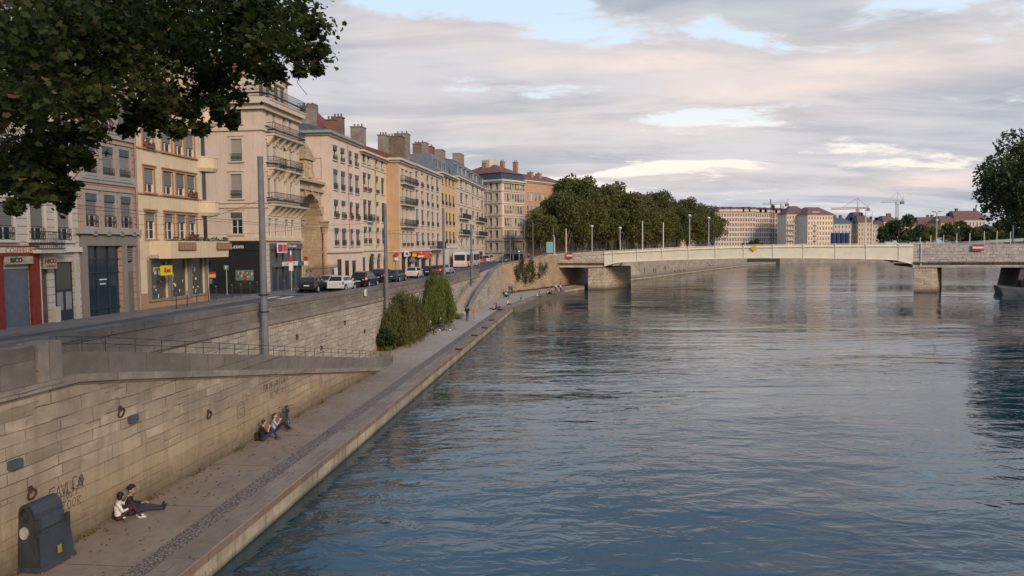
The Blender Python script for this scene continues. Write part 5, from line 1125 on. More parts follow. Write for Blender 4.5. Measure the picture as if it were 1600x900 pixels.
def crown(seed, rx, ry, rz, n, size, mat_, clumps=26, droop=0, name='crown'):
    rs = np.random.RandomState(seed); cc = unit(rs, clumps)*np.array([rx, ry, rz])*rs.uniform(.45, .88, (clumps, 1)); cc[:, 2] *= np.where(cc[:, 2] < 0, .8, 1)
    cr = rs.uniform(.26, .44, clumps)*min(rx, rz)
    k = rs.choice(clumps, n, p=cr**2/np.sum(cr**2)); d = unit(rs, n); d[:, 2] = np.abs(d[:, 2])*np.where(rs.rand(n) < .8, 1, -1)
    C = cc[k]+d*(cr[k]*rs.uniform(.55, 1.12, n)**.7)[:, None]
    A = unit(rs, n)*size*rs.uniform(.6, 1.2, (n, 1)); B = np.cross(A, unit(rs, n)); B /= np.linalg.norm(B, axis=1)[:, None]; B *= size*.62*rs.uniform(.6, 1.2, (n, 1))
    return quads_mesh(name, C, A, B, mat_)
lf_far = leafmat('plane_foliage', (.082, .108, .036), (.145, .140, .046), (.20, .14, .05), .30, .10)
lf_right = leafmat('right_tree_foliage', (.045, .078, .032), (.068, .10, .038), (.10, .11, .04), .2, .2)
lf_pale = leafmat('pale_foliage', (.060, .085, .030), (.085, .105, .040), (.10, .11, .05), .2, .2)
lf_near = leafmat('near_leaves', (.028, .046, .016), (.065, .083, .024), (.15, .11, .035), .42, .5)
lf_will = leafmat('willow_leaves', (.085, .135, .025), (.12, .165, .035), (.17, .15, .05), .25, 1.2)
lf_dark = leafmat('dark_shrub', (.020, .040, .014), (.03, .055, .02), (.05, .07, .02), .15, 1.2)
lf_will2 = leafmat('olive_willow', (.09, .10, .028), (.13, .125, .040), (.20, .14, .06), .25, 1.2)
bark = plain('bark', (.12, .10, .075), .9, .5, 1.5, bump=.6); bark_d = plain('bark_dark', (.045, .038, .030), .9, .4, 2, bump=.5)
def trunk_mesh(seed, h, r, spread, top, mat_=None, name='trunk'):
    rnd = random.Random(seed); p = MB(); pts = [(0, 0, -.3)]
    for i in range(1, 5): pts.append((rnd.uniform(-.25, .25)*i*.5, rnd.uniform(-.25, .25)*i*.5, h*i/4))
    for i, (a, b) in enumerate(zip(pts[:-1], pts[1:])): p.tube(a, b, r*(1-.13*i), r*(1-.13*(i+1)), 8)
    for i in range(7):
        a = i*2.4+rnd.random(); s = Vector(pts[rnd.choice([2, 3, 4])]); e = Vector((math.cos(a)*spread*rnd.uniform(.4, .8), math.sin(a)*spread*rnd.uniform(.4, .8), h+(top-h)*rnd.uniform(.3, .85))); m_ = s.lerp(e, .5)+Vector((0, 0, .8))
        p.tube(s, m_, r*.5, r*.33, 6); p.tube(m_, e, r*.33, r*.08, 6)
        for j in range(2): e2 = m_+Vector((rnd.uniform(-2, 2), rnd.uniform(-2, 2), rnd.uniform(1, 3))); p.tube(m_, e2, r*.22, r*.05, 5)
    return p.mesh(name, mat_ or bark, smooth=True)
CV = [crown(100+i, 6.0+.5*(i%2), 6.0, 8.0+i*.4, 9500, .34, lf_far, 44) for i in range(4)]; TV = [trunk_mesh(20+i, 5.0, .42, 5, 17) for i in range(3)]
def tree(name, x, y, z, ci, ti, s, label, group, crowns=CV, trunks=TV, cz=10.9, rz=0, sz=1.0):
    r = empty(name, (x, y, z), rz, label, 'tree', group); c = link(crowns[ci % len(crowns)], 'crown', r, (0, 0, cz*s)); c.scale = (s, s, s*sz); t = link(trunks[ti % len(trunks)], 'trunk', r); t.scale = (s, s, s)
    return r
rt = random.Random(12)
PL = [(7.0, 178), (13.5, 186), (20, 195), (25.5, 204), (31, 214), (36.5, 224), (42, 234), (48, 244), (54, 255), (60, 266), (66, 277), (72, 287.5), (78, 298), (83.5, 308)]
OR = ['first', 'second', 'third', 'fourth', 'fifth', 'sixth', 'seventh', 'eighth', 'ninth', 'tenth', 'eleventh', 'twelfth', 'thirteenth', 'last']
for i, (x, y) in enumerate(PL):
    s = [.68, .96, 1.12, 1.05, 1.16, 1.06, 1.0, 1.12, .93, 1.02, 1.1, 1.0, 1.06, .92][i]
    if i in (8, 9): s *= .95
    tree('plane_tree', x+rt.uniform(-.8, .8), y, 5.6, i, i, s, 'plane tree beyond the bridge, %s from the left along the river' % OR[i], 'plane trees beyond the bridge', rz=rt.uniform(0, 6))
for i in range(9):
    x, y = lerp([(0, 20, 204), (1, 70, 305)], i/8)
    tree('plane_tree', x-3+rt.uniform(-1, 1), y, 5.6, i+2, i+1, rt.uniform(1.05, 1.2), 'plane tree in the back row beyond the bridge, %s from the left' % OR[i], 'plane trees in the back row', rz=rt.uniform(0, 6))
CR_ = [crown(200, 10.5, 10, 10.5, 15000, .42, lf_right, 48), crown(201, 9, 9, 9, 9000, .45, lf_right, 36)]
TR_ = [trunk_mesh(40, 9, .6, 8, 20)]
tree('plane_tree', 108.5, 156, 6.8, 0, 0, 1.0, 'huge dark plane tree at the right edge above the grey bridge span', None, CR_, TR_, 14.2, 1.0)
tree('plane_tree', 121, 172, 6.8, 1, 0, 1.0, 'dark leafy tree behind the huge tree at the right edge', None, CR_, TR_, 10.5, 2.0)
CF = [crown(300+i, 8, 8, 5.6, 4500, .55, m_, 26) for i, m_ in enumerate((lf_right, lf_pale, lf_far))]; TF = [trunk_mesh(50, 4, .4, 6, 11)]
for i, (px, yt, Y, ci, lb) in enumerate(((1407, 341, 378, 0, 'round dark tree left of the bridge lamp on the far bank'), (1440, 352, 380, 2, 'dark low tree directly behind the bridge lamp on the far bank'), (1476, 352, 378, 1, 'yellow green tree just right of the bridge lamp on the far bank'), (1506, 348, 380, 1, 'pale green tree behind the white tent on the far bank'), (1540, 352, 378, 2, 'green tree left of the huge right tree on the far bank'), (1575, 340, 376, 0, 'dark tree behind the huge right tree on the far bank'))):
    P = on_y(px, yt, Y); s = (P.z-4.6)/11.3
    tree('riverside_tree', P.x, Y, 4.6, ci, 0, s, lb, 'trees on the far bank', CF, TF, 6.0, i*1.1)
P = on_y(1178, 367, 395); tree('riverside_tree', P.x, 395, 4.4, 0, 0, .62, 'small dark tree in front of the long pale housing block', None, CF, TF, 6.0)
P = on_y(1130, 372, 330)
# --- the big tree over the viewer's left: leaves hang into the picture
LS = [(0, -.42), (.14, -.36), (.38, -.36), (.36, -.14), (.50, .10), (.30, .20), (.17, .30), (0, .52), (-.17, .30), (-.30, .20), (-.50, .10), (-.36, -.14), (-.38, -.36), (-.14, -.36)]
def leaf_mesh(name, C, rs, size, mat_):
    n = len(C); k = len(LS); L = np.array([(x, y, 0) for x, y in LS])
    nrm = unit(rs, n); nrm[:, 2] = np.abs(nrm[:, 2])+.35; nrm /= np.linalg.norm(nrm, axis=1)[:, None]
    t = np.cross(nrm, unit(rs, n)); t /= np.linalg.norm(t, axis=1)[:, None]; b = np.cross(nrm, t); s = size*rs.uniform(.4, 1.35, (n, 1, 1))
    fold = np.abs(L[:, 0])*rs.uniform(-.5, .5, (n, 1))
    v = C[:, None, :]+s*(L[None, :, 0:1]*t[:, None, :]+L[None, :, 1:2]*b[:, None, :]+fold[:, :, None]*nrm[:, None, :])
    me = bpy.data.meshes.new(name); me.vertices.add(n*k); me.vertices.foreach_set('co', v.reshape(-1)); me.loops.add(n*k); me.loops.foreach_set('vertex_index', np.arange(n*k, dtype=np.int32))
    me.polygons.add(n); me.polygons.foreach_set('loop_start', np.arange(0, n*k, k, dtype=np.int32)); me.polygons.foreach_set('loop_total', np.full(n, k, dtype=np.int32)); me.materials.append(mat_); me.update(); return me
BL = [(20, 60, 60), (90, 40, 70), (170, 40, 70), (250, 40, 65), (330, 30, 60), (400, 20, 50), (455, 25, 36), (486, 62, 30), (470, 90, 24), (20, 150, 60), (90, 130, 60), (30, 230, 50), (85, 215, 45), (18, 290, 26), (60, 262, 30), (95, 292, 17),
      (104, 262, 20), (118, 228, 22), (140, 205, 17), (130, 160, 40), (165, 110, 36), (225, 100, 44), (215, 158, 20), (205, 190, 14), (240, 160, 22), (268, 178, 26), (285, 205, 15), (300, 175, 24), (312, 198, 12), (290, 130, 40), (335, 130, 26), (345, 165, 14), (360, 180, 11), (370, 150, 14),
      (360, 100, 34), (400, 85, 34), (430, 100, 26), (436, 124, 13), (450, 60, 30), (500, 92, 13), (380, 60, 40), (14, 318, 12), (107, 308, 9), (30, 325, 8), (60, 240, 40), (190, 60, 60), (300, 70, 50), (60, 100, 60), (495, 40, 16), (150, 160, 22), (8, 262, 30), (470, 112, 12), (196, 203, 15), (285, 212, 14), (312, 204, 13), (345, 186, 13), (110, 285, 17), (108, 312, 11), (62, 290, 22), (30, 328, 9), (14, 322, 12), (250, 185, 18), (362, 196, 9), (86, 300, 14), (500, 70, 14)]
rs = np.random.RandomState(9); pts = []
for bi, (px, py, r) in enumerate(BL):
    Y0 = 17.5+2.2*rs.uniform(-1, 1)-(px < 150)*2.5
    n = int(100+r*r*.24)
    for _ in range(max(1, r//14)):                # twiggy sub clumps inside each mass
        ox, oy = rs.normal(size=2)*r*.42; Yc = Y0+rs.uniform(-1.2, 1.2)
        P = on_y(px+ox, py+oy, Yc); R_ = r*Yc/FPX
        q = rs.normal(size=(int(n/max(1, r//14)*1.25), 3))*np.array([.42, .55, .34])*R_*.95; pts.append(q+np.array(P))
over = rs.normal(size=(9000, 3))*np.array([3.6, 3.2, 1.7])+np.array([-10.5, 15.5, 18.6]); over = over[(over[:, 2] > 16.0) & (over[:, 0] < -5.2)]
over2 = rs.normal(size=(5000, 3))*np.array([2.8, 3.2, 3.0])+np.array([-17.5, 14.5, 15.0])
over2 = over2[(over2[:, 0]/np.maximum(over2[:, 1], 1) < -.74)]
pts += [over, over2]; C = np.concatenate(pts); C = C[C[:, 1] > 6]
nt_ = empty('plane_tree', (-20.6, 14.5, 5.2), 0, 'dark leafy branches of the near plane tree hanging across the upper left corner', 'tree')
me = leaf_mesh('crown', C-np.array([-20.6, 14.5, 5.2]), rs, .14, lf_near); link(me, 'crown', nt_)
p = MB(); T0 = Vector((0, 0, 0))
p.tube((0, 0, -.4), (.2, .2, 4), .42, .36, 12); p.tube((.2, .2, 4), (.6, .3, 8), .36, .28, 12)
def limb(p, a, b, r0, r1, seed, depth=2):
    rn = random.Random(seed); a = Vector(a); b = Vector(b); n = 6; prev = a
    for i in range(1, n+1):
        t = i/n; q = a.lerp(b, t)+Vector((rn.uniform(-.25, .25), rn.uniform(-.25, .25), math.sin(t*math.pi)*.6-.1*rn.random())); p.tube(prev, q, r0+(r1-r0)*(i-1)/n, r0+(r1-r0)*t, 7); 
        if depth and i > 1:
            for _ in range(2): e = q+Vector((rn.uniform(-1.1, 1.1), rn.uniform(-1.1, 1.1), rn.uniform(-.9, .6)))*(.9 if depth == 2 else .5); limb(p, q, e, (r0+(r1-r0)*t)*.45, .008, rn.randint(0, 9999), depth-1)
        prev = q
B0 = Vector((20.6, -14.5, -5.2))
for i, (px, py, Y) in enumerate(((380, 50, 18), (320, 90, 18), (240, 140, 17), (110, 200, 15.5), (60, 250, 15.5), (300, 20, 18), (150, 60, 16), (400, 60, 18.5))):
    limb(p, (.5, .3, 6+.3*i), on_y(px, py, Y)+B0, .16, .02, i+3)
p.build('trunk', bark_d, nt_, smooth=True)
# --- planted bed with willows against the quay wall
bed = [(UX(59.4)+.02, 59.4), (-9.75, 59.2), (-9.3, 63), (-8.7, 68), (-8.0, 73), (-7.3, 78), (-6.9, 84), (UX(86)+.02, 86)]
p = MB(); p.prism(bed, ZP-.1, ZP+.16); o = p.build('flower_bed_soil', soil_m); tag(o, kind='structure')
p = MB()
for (a, b) in zip(bed[1:-1], bed[2:]):
    d = Vector((b[0]-a[0], b[1]-a[1])).normalized(); nn = Vector((d.y, -d.x))*.22
    p.hexa([(a[0], a[1], ZP-.1), (a[0]+nn.x, a[1]+nn.y, ZP-.1), (b[0]+nn.x, b[1]+nn.y, ZP-.1), (b[0], b[1], ZP-.1)], [(a[0], a[1], ZP+.22), (a[0]+nn.x, a[1]+nn.y, ZP+.22), (b[0]+nn.x, b[1]+nn.y, ZP+.22), (b[0], b[1], ZP+.22)])
p.box(bed[0][0], bed[1][0], 59.0, 59.2, .7, 1.02)
tag(p.build('bed_kerb', cope_l), 'low pale stone kerb around the willow bed', 'kerb')
def drooping(seed, rx, ry, h, n, mat_, L=.34, name='foliage'):
    rs = np.random.RandomState(seed); K = 150; pk = rs.uniform(0, 1, K)**2.2; k = rs.choice(K, n, p=pk/pk.sum()); a = rs.uniform(0, 2*math.pi, K); r = rs.uniform(.05, 1, K)**.6; top = h*(1-.4*r**2)*rs.uniform(.55, 1.06, K)
    t = rs.rand(n)**1.25; zz_ = top[k]*(1-t*rs.uniform(.75, 1.0, n)); bulge = .85+.35*np.sin(t*2.8)
    C = np.stack([np.cos(a[k])*r[k]*rx*bulge, np.sin(a[k])*r[k]*ry*bulge, zz_], 1)+rs.normal(size=(n, 3))*np.array([.16, .16, .12])
    A = np.stack([rs.normal(size=n)*.25, rs.normal(size=n)*.25, -np.ones(n)], 1)*L*rs.uniform(.5, 1.1, (n, 1))*.5; B = np.cross(A, unit(rs, n)); B /= np.linalg.norm(B, axis=1)[:, None]; B *= .028
    return quads_mesh(name, C, A, B, mat_)
def stems(seed, n, h, r): 
    rn = random.Random(seed); p = MB()
    for i in range(n): x, y = rn.uniform(-r, r), rn.uniform(-r, r); p.path([(x*.4, y*.4, -.1), (x*.7, y*.7, h*.45), (x*1.2, y*1.2, h*.85)], .03, 5)
    return p.mesh('stems', bark_d)
w1 = empty('willow_bush', (-9.45, 65.2, ZP+.15), -.12, 'olive yellow willow bush with a ragged top beside the tall grey pole', 'shrub')
link(drooping(5, 1.45, 4.6, 4.7, 26000, lf_will2, .3), 'foliage', w1); link(stems(5, 9, 5.0, 1.6), 'stems', w1)
w2 = empty('willow_bush', (-8.05, 80.3, ZP+.15), -.1, 'dense bright green weeping willow bush against the quay wall', 'shrub')
link(drooping(6, 1.3, 4.4, 6.1, 27000, lf_will, .40), 'foliage', w2); link(stems(6, 8, 5.4, 1.2), 'stems', w2)
w3 = empty('laurel_bush', (-10.35, 60.6, ZP+.15), 0, 'low dark green rounded bush at the near end of the bed', 'shrub')
link(crown(77, 1.25, 1.1, .95, 3800, .085, lf_dark, 16, name='foliage'), 'foliage', w3, (0, 0, .95)); link(stems(7, 5, 1.3, .7), 'stems', w3)
gs = np.random.RandomState(3); n = 2600; cx_ = gs.uniform(59.5, 85, n); off = gs.uniform(.2, 1.9, n)
C = np.stack([np.interp(cx_, [59, 63, 68, 73, 78, 84], [-9.75, -9.3, -8.7, -8.0, -7.3, -6.9])-off*.8, cx_, np.full(n, ZP+.25)], 1)
A = np.stack([gs.normal(size=n)*.1, gs.normal(size=n)*.1, gs.uniform(.1, .32, n)], 1); B = np.cross(A, unit(gs, n))*.25
tag(link(quads_mesh('grass_tufts', C, A, B, leafmat('dry_grass', (.11, .10, .035), (.14, .115, .05), (.16, .10, .05), .2, 1)), 'grass_tufts'), 'dry grass and weeds growing in the willow bed', 'grass', None, 'stuff')
# climbers on the abutment wall
def ivy(pts, n, seed, label):
    rs = np.random.RandomState(seed); Cs = []
    for (px, py, r) in pts:
        O = (-1.75, 134); u = Vector((5+1.75, 145.4-134)).normalized(); t, z = on_wall(px, py, O, u); base_ = Vector((O[0]+u.x*t, O[1]+u.y*t, z)); m_ = int(n*r*r/100)+20
        q = rs.normal(size=(m_, 3)); off = np.outer(q[:, 0]*r*.06, [u.x, u.y, 0])+np.outer(q[:, 1]*r*.09, [0, 0, 1])+np.outer(np.abs(q[:, 2])*.28+.05, [u.y, -u.x, 0]); Cs.append(np.array(base_)+off)
    C = np.concatenate(Cs); A = unit(rs, len(C))*.17; B = np.cross(A, unit(rs, len(C)))*.7
    return tag(link(quads_mesh('climbing_plant', C, A, B, leafmat('ivy_leaves', (.055, .085, .028), (.08, .105, .035), (.12, .09, .04), .25, .6) if 'ivy_leaves' not in MT else MT['ivy_leaves']), 'climbing_plant'), label, 'plant')
ivy([(806, 424, 7), (812, 418, 8), (818, 428, 9), (824, 421, 8), (829, 415, 8), (832, 428, 7), (820, 438, 5), (808, 434, 5), (828, 436, 5), (815, 410, 6)], 330, 2, 'green climbing plant hanging over the brown wall left of the bridge')
ivy([(843, 418, 5), (848, 422, 6), (841, 430, 4), (852, 416, 4)], 300, 3, 'thin wispy climber hanging beside the bridge corbel')
rs = np.random.RandomState(31); n = 800; t = rs.rand(n); C = np.stack([-1.2+t*13, 134.5+t*24+0*t, np.full(n, ZP+.12)], 1)+rs.normal(size=(n, 3))*np.array([.5, .4, .06]); C[:, 1] -= 1.0
A = unit(rs, n)*.2; B = np.cross(A, unit(rs, n))*.6; tag(link(quads_mesh('weeds', C, A, B, MT['dry_grass']), 'weeds'), 'weeds along the foot of the brown wall', 'weeds', None, 'stuff')
# ---------------------------------------------------------------- far buildings
far_cream = stucco('far_cream', (.68, .56, .43), dirt=.08); far_b = stucco('far_sand', (.60, .48, .37), dirt=.08); far_w = stucco('far_white', (.52, .49, .44), dirt=.08); far_grid = stucco('far_grid_panels', (.70, .57, .48), dirt=.05)
far_pane = plain('far_pane', (.14, .13, .12), .5, .5, .2); far_dk = plain('far_dark', (.05, .045, .04))
def far_house(name, label, pl, pr, Y, yt, nx, nz, mat_, roofm, rh=2.5, group=None, zb=4.4, depth=14, dY=0, frac=(.45, .55), balc=(), roofin=3, panem=None, z_top=None):
    A = on_y(pl, yt, Y); B = on_y(pr, yt, Y+dY); u = Vector((B.x-A.x, B.y-A.y)); L = u.length; u.normalize(); H = A.z-zb
    r = empty(name, (A.x, A.y, zb), facing(u), label, 'building', group)
    holes = []; pl_ = []
    for j in range(nz):
        for i in range(nx):
            w_ = L/nx; h_ = (H-1)/nz; x = w_*(i+.5); z = .6+h_*j+h_*(1-frac[1])*.4; holes.append((x-w_*frac[0]/2, x+w_*frac[0]/2, z, z+h_*frac[1]))
    p = MB(); hole_wall(p, lambda a, d, z: (a, d, z), 0, L, -3, H, holes, depth=.3); p.poly([(0, 0, -3), (0, depth, -3), (0, depth, H), (0, 0, H)]); p.poly([(L, 0, -3), (L, depth, -3), (L, depth, H), (L, 0, H)]); p.poly([(0, 0, H), (L, 0, H), (L, depth, H), (0, depth, H)])
    p.build('wall', mat_, r)
    k = 0; q = MB(); extra = MB()
    hs = holes
    if nx*nz > 100: hs = holes[-100:]; 
    me = None
    for h in holes:
        w_, hh = h[1]-h[0], h[3]-h[2]
        if nx*nz > 100 and k >= 100: extra.poly([(h[0], .25, h[2]), (h[1], .25, h[2]), (h[1], .25, h[3]), (h[0], .25, h[3])])
        else:
            if me is None: m_ = MB(); m_.poly([(-w_/2, 0, 0), (w_/2, 0, 0), (w_/2, 0, hh), (-w_/2, 0, hh)], 0); m_.box(-.05, .05, -.05, -.01, 0, hh, 1); m_.box(-w_/2, w_/2, -.05, -.01, hh*.5-.04, hh*.5+.04, 1); me = m_.mesh('window', [panem or far_pane, mat_])
            link(me, 'window', r, ((h[0]+h[1])/2, .25, h[2]))
        k += 1
    if extra.f: extra.build('window', far_pane, r)['kind'] = 'stuff'
    p = MB(); p.box(-.2, L+.2, -.3, 0, H-.5, H-.02)
    for j in range(1, nz): z = .3+(H-1)/nz*j; p.box(-.02, L+.02, -.14, -.002, z, z+.3)
    p.build('string_course', mat_, r)
    p = MB(); p.hexa([(-.8, -.8, H), (L+.8, -.8, H), (L+.8, depth, H), (-.8, depth, H)], [(roofin, depth*.4, H+rh), (L-roofin, depth*.4, H+rh), (L-roofin, depth*.6, H+rh), (roofin, depth*.6, H+rh)]); p.build('roof', roofm, r)
    for (bx, bw) in balc:
        for j in range(nz-1):
            z = .6+(H-1)/nz*j; q = MB(); q.box(bx, bx+bw, -1.2, -.05, z, z+.15); q.box(bx, bx+bw, -1.2, -1.15, z, z+.95); o = q.build('balcony', far_w, r)
    return r, L, H
far_house('apartment_block', 'pale house glimpsed between the last plane trunks beyond the bridge', 1040, 1117, 440, 352, 14, 5, far_b, tile_f, 3)
for i, (a, b, y, Y) in enumerate(((1118, 1152, 331, 425), (1152, 1180, 331, 427), (1180, 1204, 332, 429), (1204, 1229, 333, 430))):
    r, L, H = far_house('apartment_block', ['leftmost section of the long pale housing block, next to the trees', 'second section of the long pale housing block, behind the small dark tree', 'third section of the long pale housing block, left of the lattice mast', 'fourth section of the long pale housing block, right of the lattice mast'][i], a, b, Y, y, 8 if i == 0 else 7, 8, far_grid, tile_f, 3.2, 'pale housing block sections', frac=(.66, .66), roofin=1)
    q = MB(); H_ = H
    for k in range(3): x = L*(k+.5)/3; q.box(x-2.2, x+2.2, -.5, 3, H, H+1.7, 0); q.hexa([(x-2.8, -1, H+1.7), (x+2.8, -1, H+1.7), (x+2.8, 4, H+1.7), (x-2.8, 4, H+1.7)], [(x-2.6, 2, H+2.8), (x+2.6, 2, H+2.8), (x+2.6, 4, H+2.8), (x-2.6, 4, H+2.8)], 1)
    q.build('attic_rooms', [far_cream, tile_f], r)
r, L, H = far_house('apartment_block', 'cream housing block with stacked balconies and a hipped red roof', 1229, 1262, 405, 334, 8, 7, far_cream, tile_f, 4.4, balc=((0.5, 3.6), (9.8, 2.6)), roofin=4)
r, L, H = far_house('apartment_block', 'cream corner housing block with a wide overhanging red roof', 1262, 1302, 398, 335, 9, 7, far_cream, tile_f, 4.2, balc=((3.9, 1.8),), roofin=5, dY=6)
rp = MB(); rp.box(4, 9, 1, 5, H, H+1.6); rp.build('attic_rooms', far_b, r)
for a, b, y, Y, nx, nz, m_, rm, rh, lb, dY in (
    (1303, 1330, 349, 430, 5, 5, far_w, slate, 3.5, 'white riverside house with a balcony line under grey dormers', 3), (1330, 1341, 350, 440, 3, 5, far_b, slate, 2.5, 'narrow sand coloured far house right of the blue silos', 0), (1341, 1363, 347, 436, 5, 6, far_b, tile_f, 4.0, 'sand coloured far house behind the pair of bridge posts', 0),
    (1363, 1371, 350, 438, 2, 6, far_w, slate, 3, 'narrow white far house right of the bridge posts', 0), (1371, 1381, 350, 440, 2, 6, stucco('far_ochre', (.36, .24, .11), dirt=.1), tile_f, 2.5, 'ochre brown far house beside the white one', 0), (1381, 1402, 346, 450, 4, 6, far_cream, tile_f, 3.5, 'pale far house partly behind the round dark tree', 0),
    (1402, 1436, 353, 470, 6, 5, far_b, tile_f, 4.0, 'far house with a wide red roof above the dark trees', 0), (1436, 1474, 351, 480, 7, 4, far_b, tile_f, 5, 'long low red roofed house behind the bridge lamp', 0), (1470, 1494, 347, 455, 5, 4, stucco('far_orange', (.52, .32, .13), dirt=.1), tile_f, 4.0, 'orange far house in the gap above the green trees', 0), (1492, 1540, 343, 460, 9, 4, far_w, tile_f, 5.5, 'white far house with dormers left of the huge tree', 0)):
    r, L, H = far_house('town_house', lb, a, b, Y, y, nx, nz, m_, rm, rh, 'old houses on the far bank', frac=(.4, .55), dY=dY, roofin=1.5)
    rn = random.Random(a)
    for k in range(2): x = rn.uniform(1.5, L-2.5); q = MB(); q.box(x, x+1.3, 5, 6.5, H+rh*.4, H+rh+1.6); q.build('chimney', brick_old, r)
P = on_y(1322, 351, 425)
q = MB(); A = on_y(1332, 345, 445); B = on_y(1354, 331, 445); q.hexa([(A.x, 445, 10), (B.x, 445, 10), (B.x, 457, 10), (A.x, 457, 10)], [(A.x, 445, A.z), (B.x, 445, A.z), (B.x, 457, A.z), (A.x, 457, A.z)], 0)
q.hexa([(A.x-.5, 444.5, A.z+.01), (B.x+.5, 444.5, A.z+.01), (B.x+.5, 457, A.z+.01), (A.x-.5, 457, A.z+.01)], [(A.x+2, 448, B.z), (B.x-1.5, 448, B.z), (B.x-1.5, 453, B.z), (A.x+2, 453, B.z)], 1); tag(q.build('tower_roof_building', [far_b, plain('slate_dark_blue', (.06, .075, .11))]), 'dark blue slate pavilion roof rising above the far houses', 'building')
q = MB(); A = on_y(1411, 330, 480)
# tower cranes
crane_w = plain('crane_white', (.50, .50, .50), .5, .1); crane_r = plain('crane_red', (.40, .16, .13), .5, .1)
def crane(px, py_jib, py_base, Y, pl, pr_, label, col, apex=6):
    P = on_y(px, py_jib, Y); zb = 4.4; r = empty('tower_crane', (P.x, Y, zb), 0, label, 'crane', 'tower cranes over the far roofs'); h = P.z-zb; k = Y/FPX
    q = MB(); s = .8
    for sx, sy in ((-s, -s), (s, -s), (s, s), (-s, s)): q.tube((sx, sy, 0), (sx, sy, h), .22, n=4)
    for i in range(int(h/2)): q.tube((-s, -s, 2*i), (s, -s, 2*i+2), .08, n=4); q.tube((s, s, 2*i), (-s, s, 2*i+2), .08, n=4)
    q.build('mast', col, r)
    l = (px-pl)*k; m_ = (pr_-px)*k; rise = .0
    q = MB()
    for sy in (-.6, .6): q.tube((-l, sy, h-.4), (m_, sy, h), .24, n=4)
    q.tube((-l, 0, h+.6), (m_*.9, 0, h+1.0), .24, n=4); n = int((l+m_)/2.5)
    for i in range(n): x = -l+(l+m_)*i/n; x2 = -l+(l+m_)*(i+.5)/n; q.tube((x, -.6, h-.4*(x < 0)), (x2, 0, h+.8), .07, n=4); q.tube((x2, 0, h+.8), (x+2.4, .6, h-.2), .07, n=4)
    q.build('jib', col, r)
    q = MB(); q.tube((0, 0, h), (0, 0, h+apex), .3, .1, n=5); q.tube((0, 0, h+apex), (-l*.6, 0, h+.6), .12, n=4); q.tube((0, 0, h+apex), (m_*.9, 0, h+1), .12, n=4); q.box(-.8, .8, -1, -.2, h-1.8, h-.1); q.build('tie_bars', col, r)
    q = MB(); q.box(m_-2.2, m_, -1, 1, h-1.8, h+.3); q.tube((m_-.6, 0, h), (m_-.4, 0, h+3.5), .12, n=4); q.build('counterweight', iron_l, r)
crane(1222, 318.5, 380, 520, 1192, 1232, 'white tower crane with a short jib behind the long housing block', crane_w, 2)
crane(1340, 326, 380, 560, 1299, 1358, 'pale red tower crane with the long jib over the slate pavilion', crane_r, 8)
crane(1402, 315, 380, 540, 1377, 1412, 'pale tower crane on a lattice mast furthest to the right', crane_w, 7)
q = MB(); P = on_y(1207, 313, 388); zt_ = P.z-5; r = empty('lattice_mast', (P.x, 388, 4), 0, 'dark lattice construction mast rising in front of the long pale housing block', 'mast'); h = zt_+1
for sx, sy in ((-.7, -.7), (.7, -.7), (.7, .7), (-.7, .7)): q.tube((sx, sy, 0), (sx, sy, h-2), .09, n=4)
for i in range(int(h/1.5)-1): q.tube((-.7, -.7, 1.5*i), (.7, -.7, 1.5*i+1.5), .05, n=4); q.tube((.7, -.7, 1.5*i), (-.7, -.7, 1.5*i+1.5), .05, n=4); q.tube((.7, .7, 1.5*i), (.7, -.7, 1.5*i+1.5), .05, n=4)
q.build('lattice', iron, r); q = MB(); q.box(-.5, .5, -.5, .5, h-4.5, h-2.2); q.tube((-.9, 0, h-2), (-.9, 0, h+.6), .25, n=6); q.box(.2, 1.1, -.5, .5, h-5, h-3); q.box(-2.5, 2.5, -2.5, 2.5, -1, 1.6); q.build('drill_head', iron, r)
silo = plain('silo_blue', (.035, .06, .14), .5, .2)
SM = MB(); SM.lathe([(.2, 0), (1.45, 1.4), (1.5, 1.5), (1.5, 9.0), (1.3, 9.35), (.3, 9.5)], 16); SMm = SM.mesh('tank', silo, smooth=False); q = MB()
for a in range(4): q.tube((1.3*math.cos(a*1.57+.78), 1.3*math.sin(a*1.57+.78), -4), (1.3*math.cos(a*1.57+.78), 1.3*math.sin(a*1.57+.78), 2), .12, n=5)
for z in (3, 6, 8.8): q.torus((0, 0, z), 1.52, .05, (0, 0, 1), 16, 4)
q.box(-.25, .25, -1.62, -1.55, 1.5, 9.2); SF = q.mesh('frame', plain('silo_frame', (.025, .035, .07)))
for i, px in enumerate((1302, 1309, 1316.5, 1323.5)):
    P = on_y(px, 363.5, 385); r = empty('silo', (P.x, 385, P.z-9.5), 0, '%s of the four dark blue cement silos behind the bridge' % ['leftmost', 'second from the left', 'third from the left', 'rightmost'][i], 'silo', 'blue cement silos')
    link(SMm, 'tank', r).scale = (.84, .84, 1); link(SF, 'frame', r).scale = (.84, .84, 1)
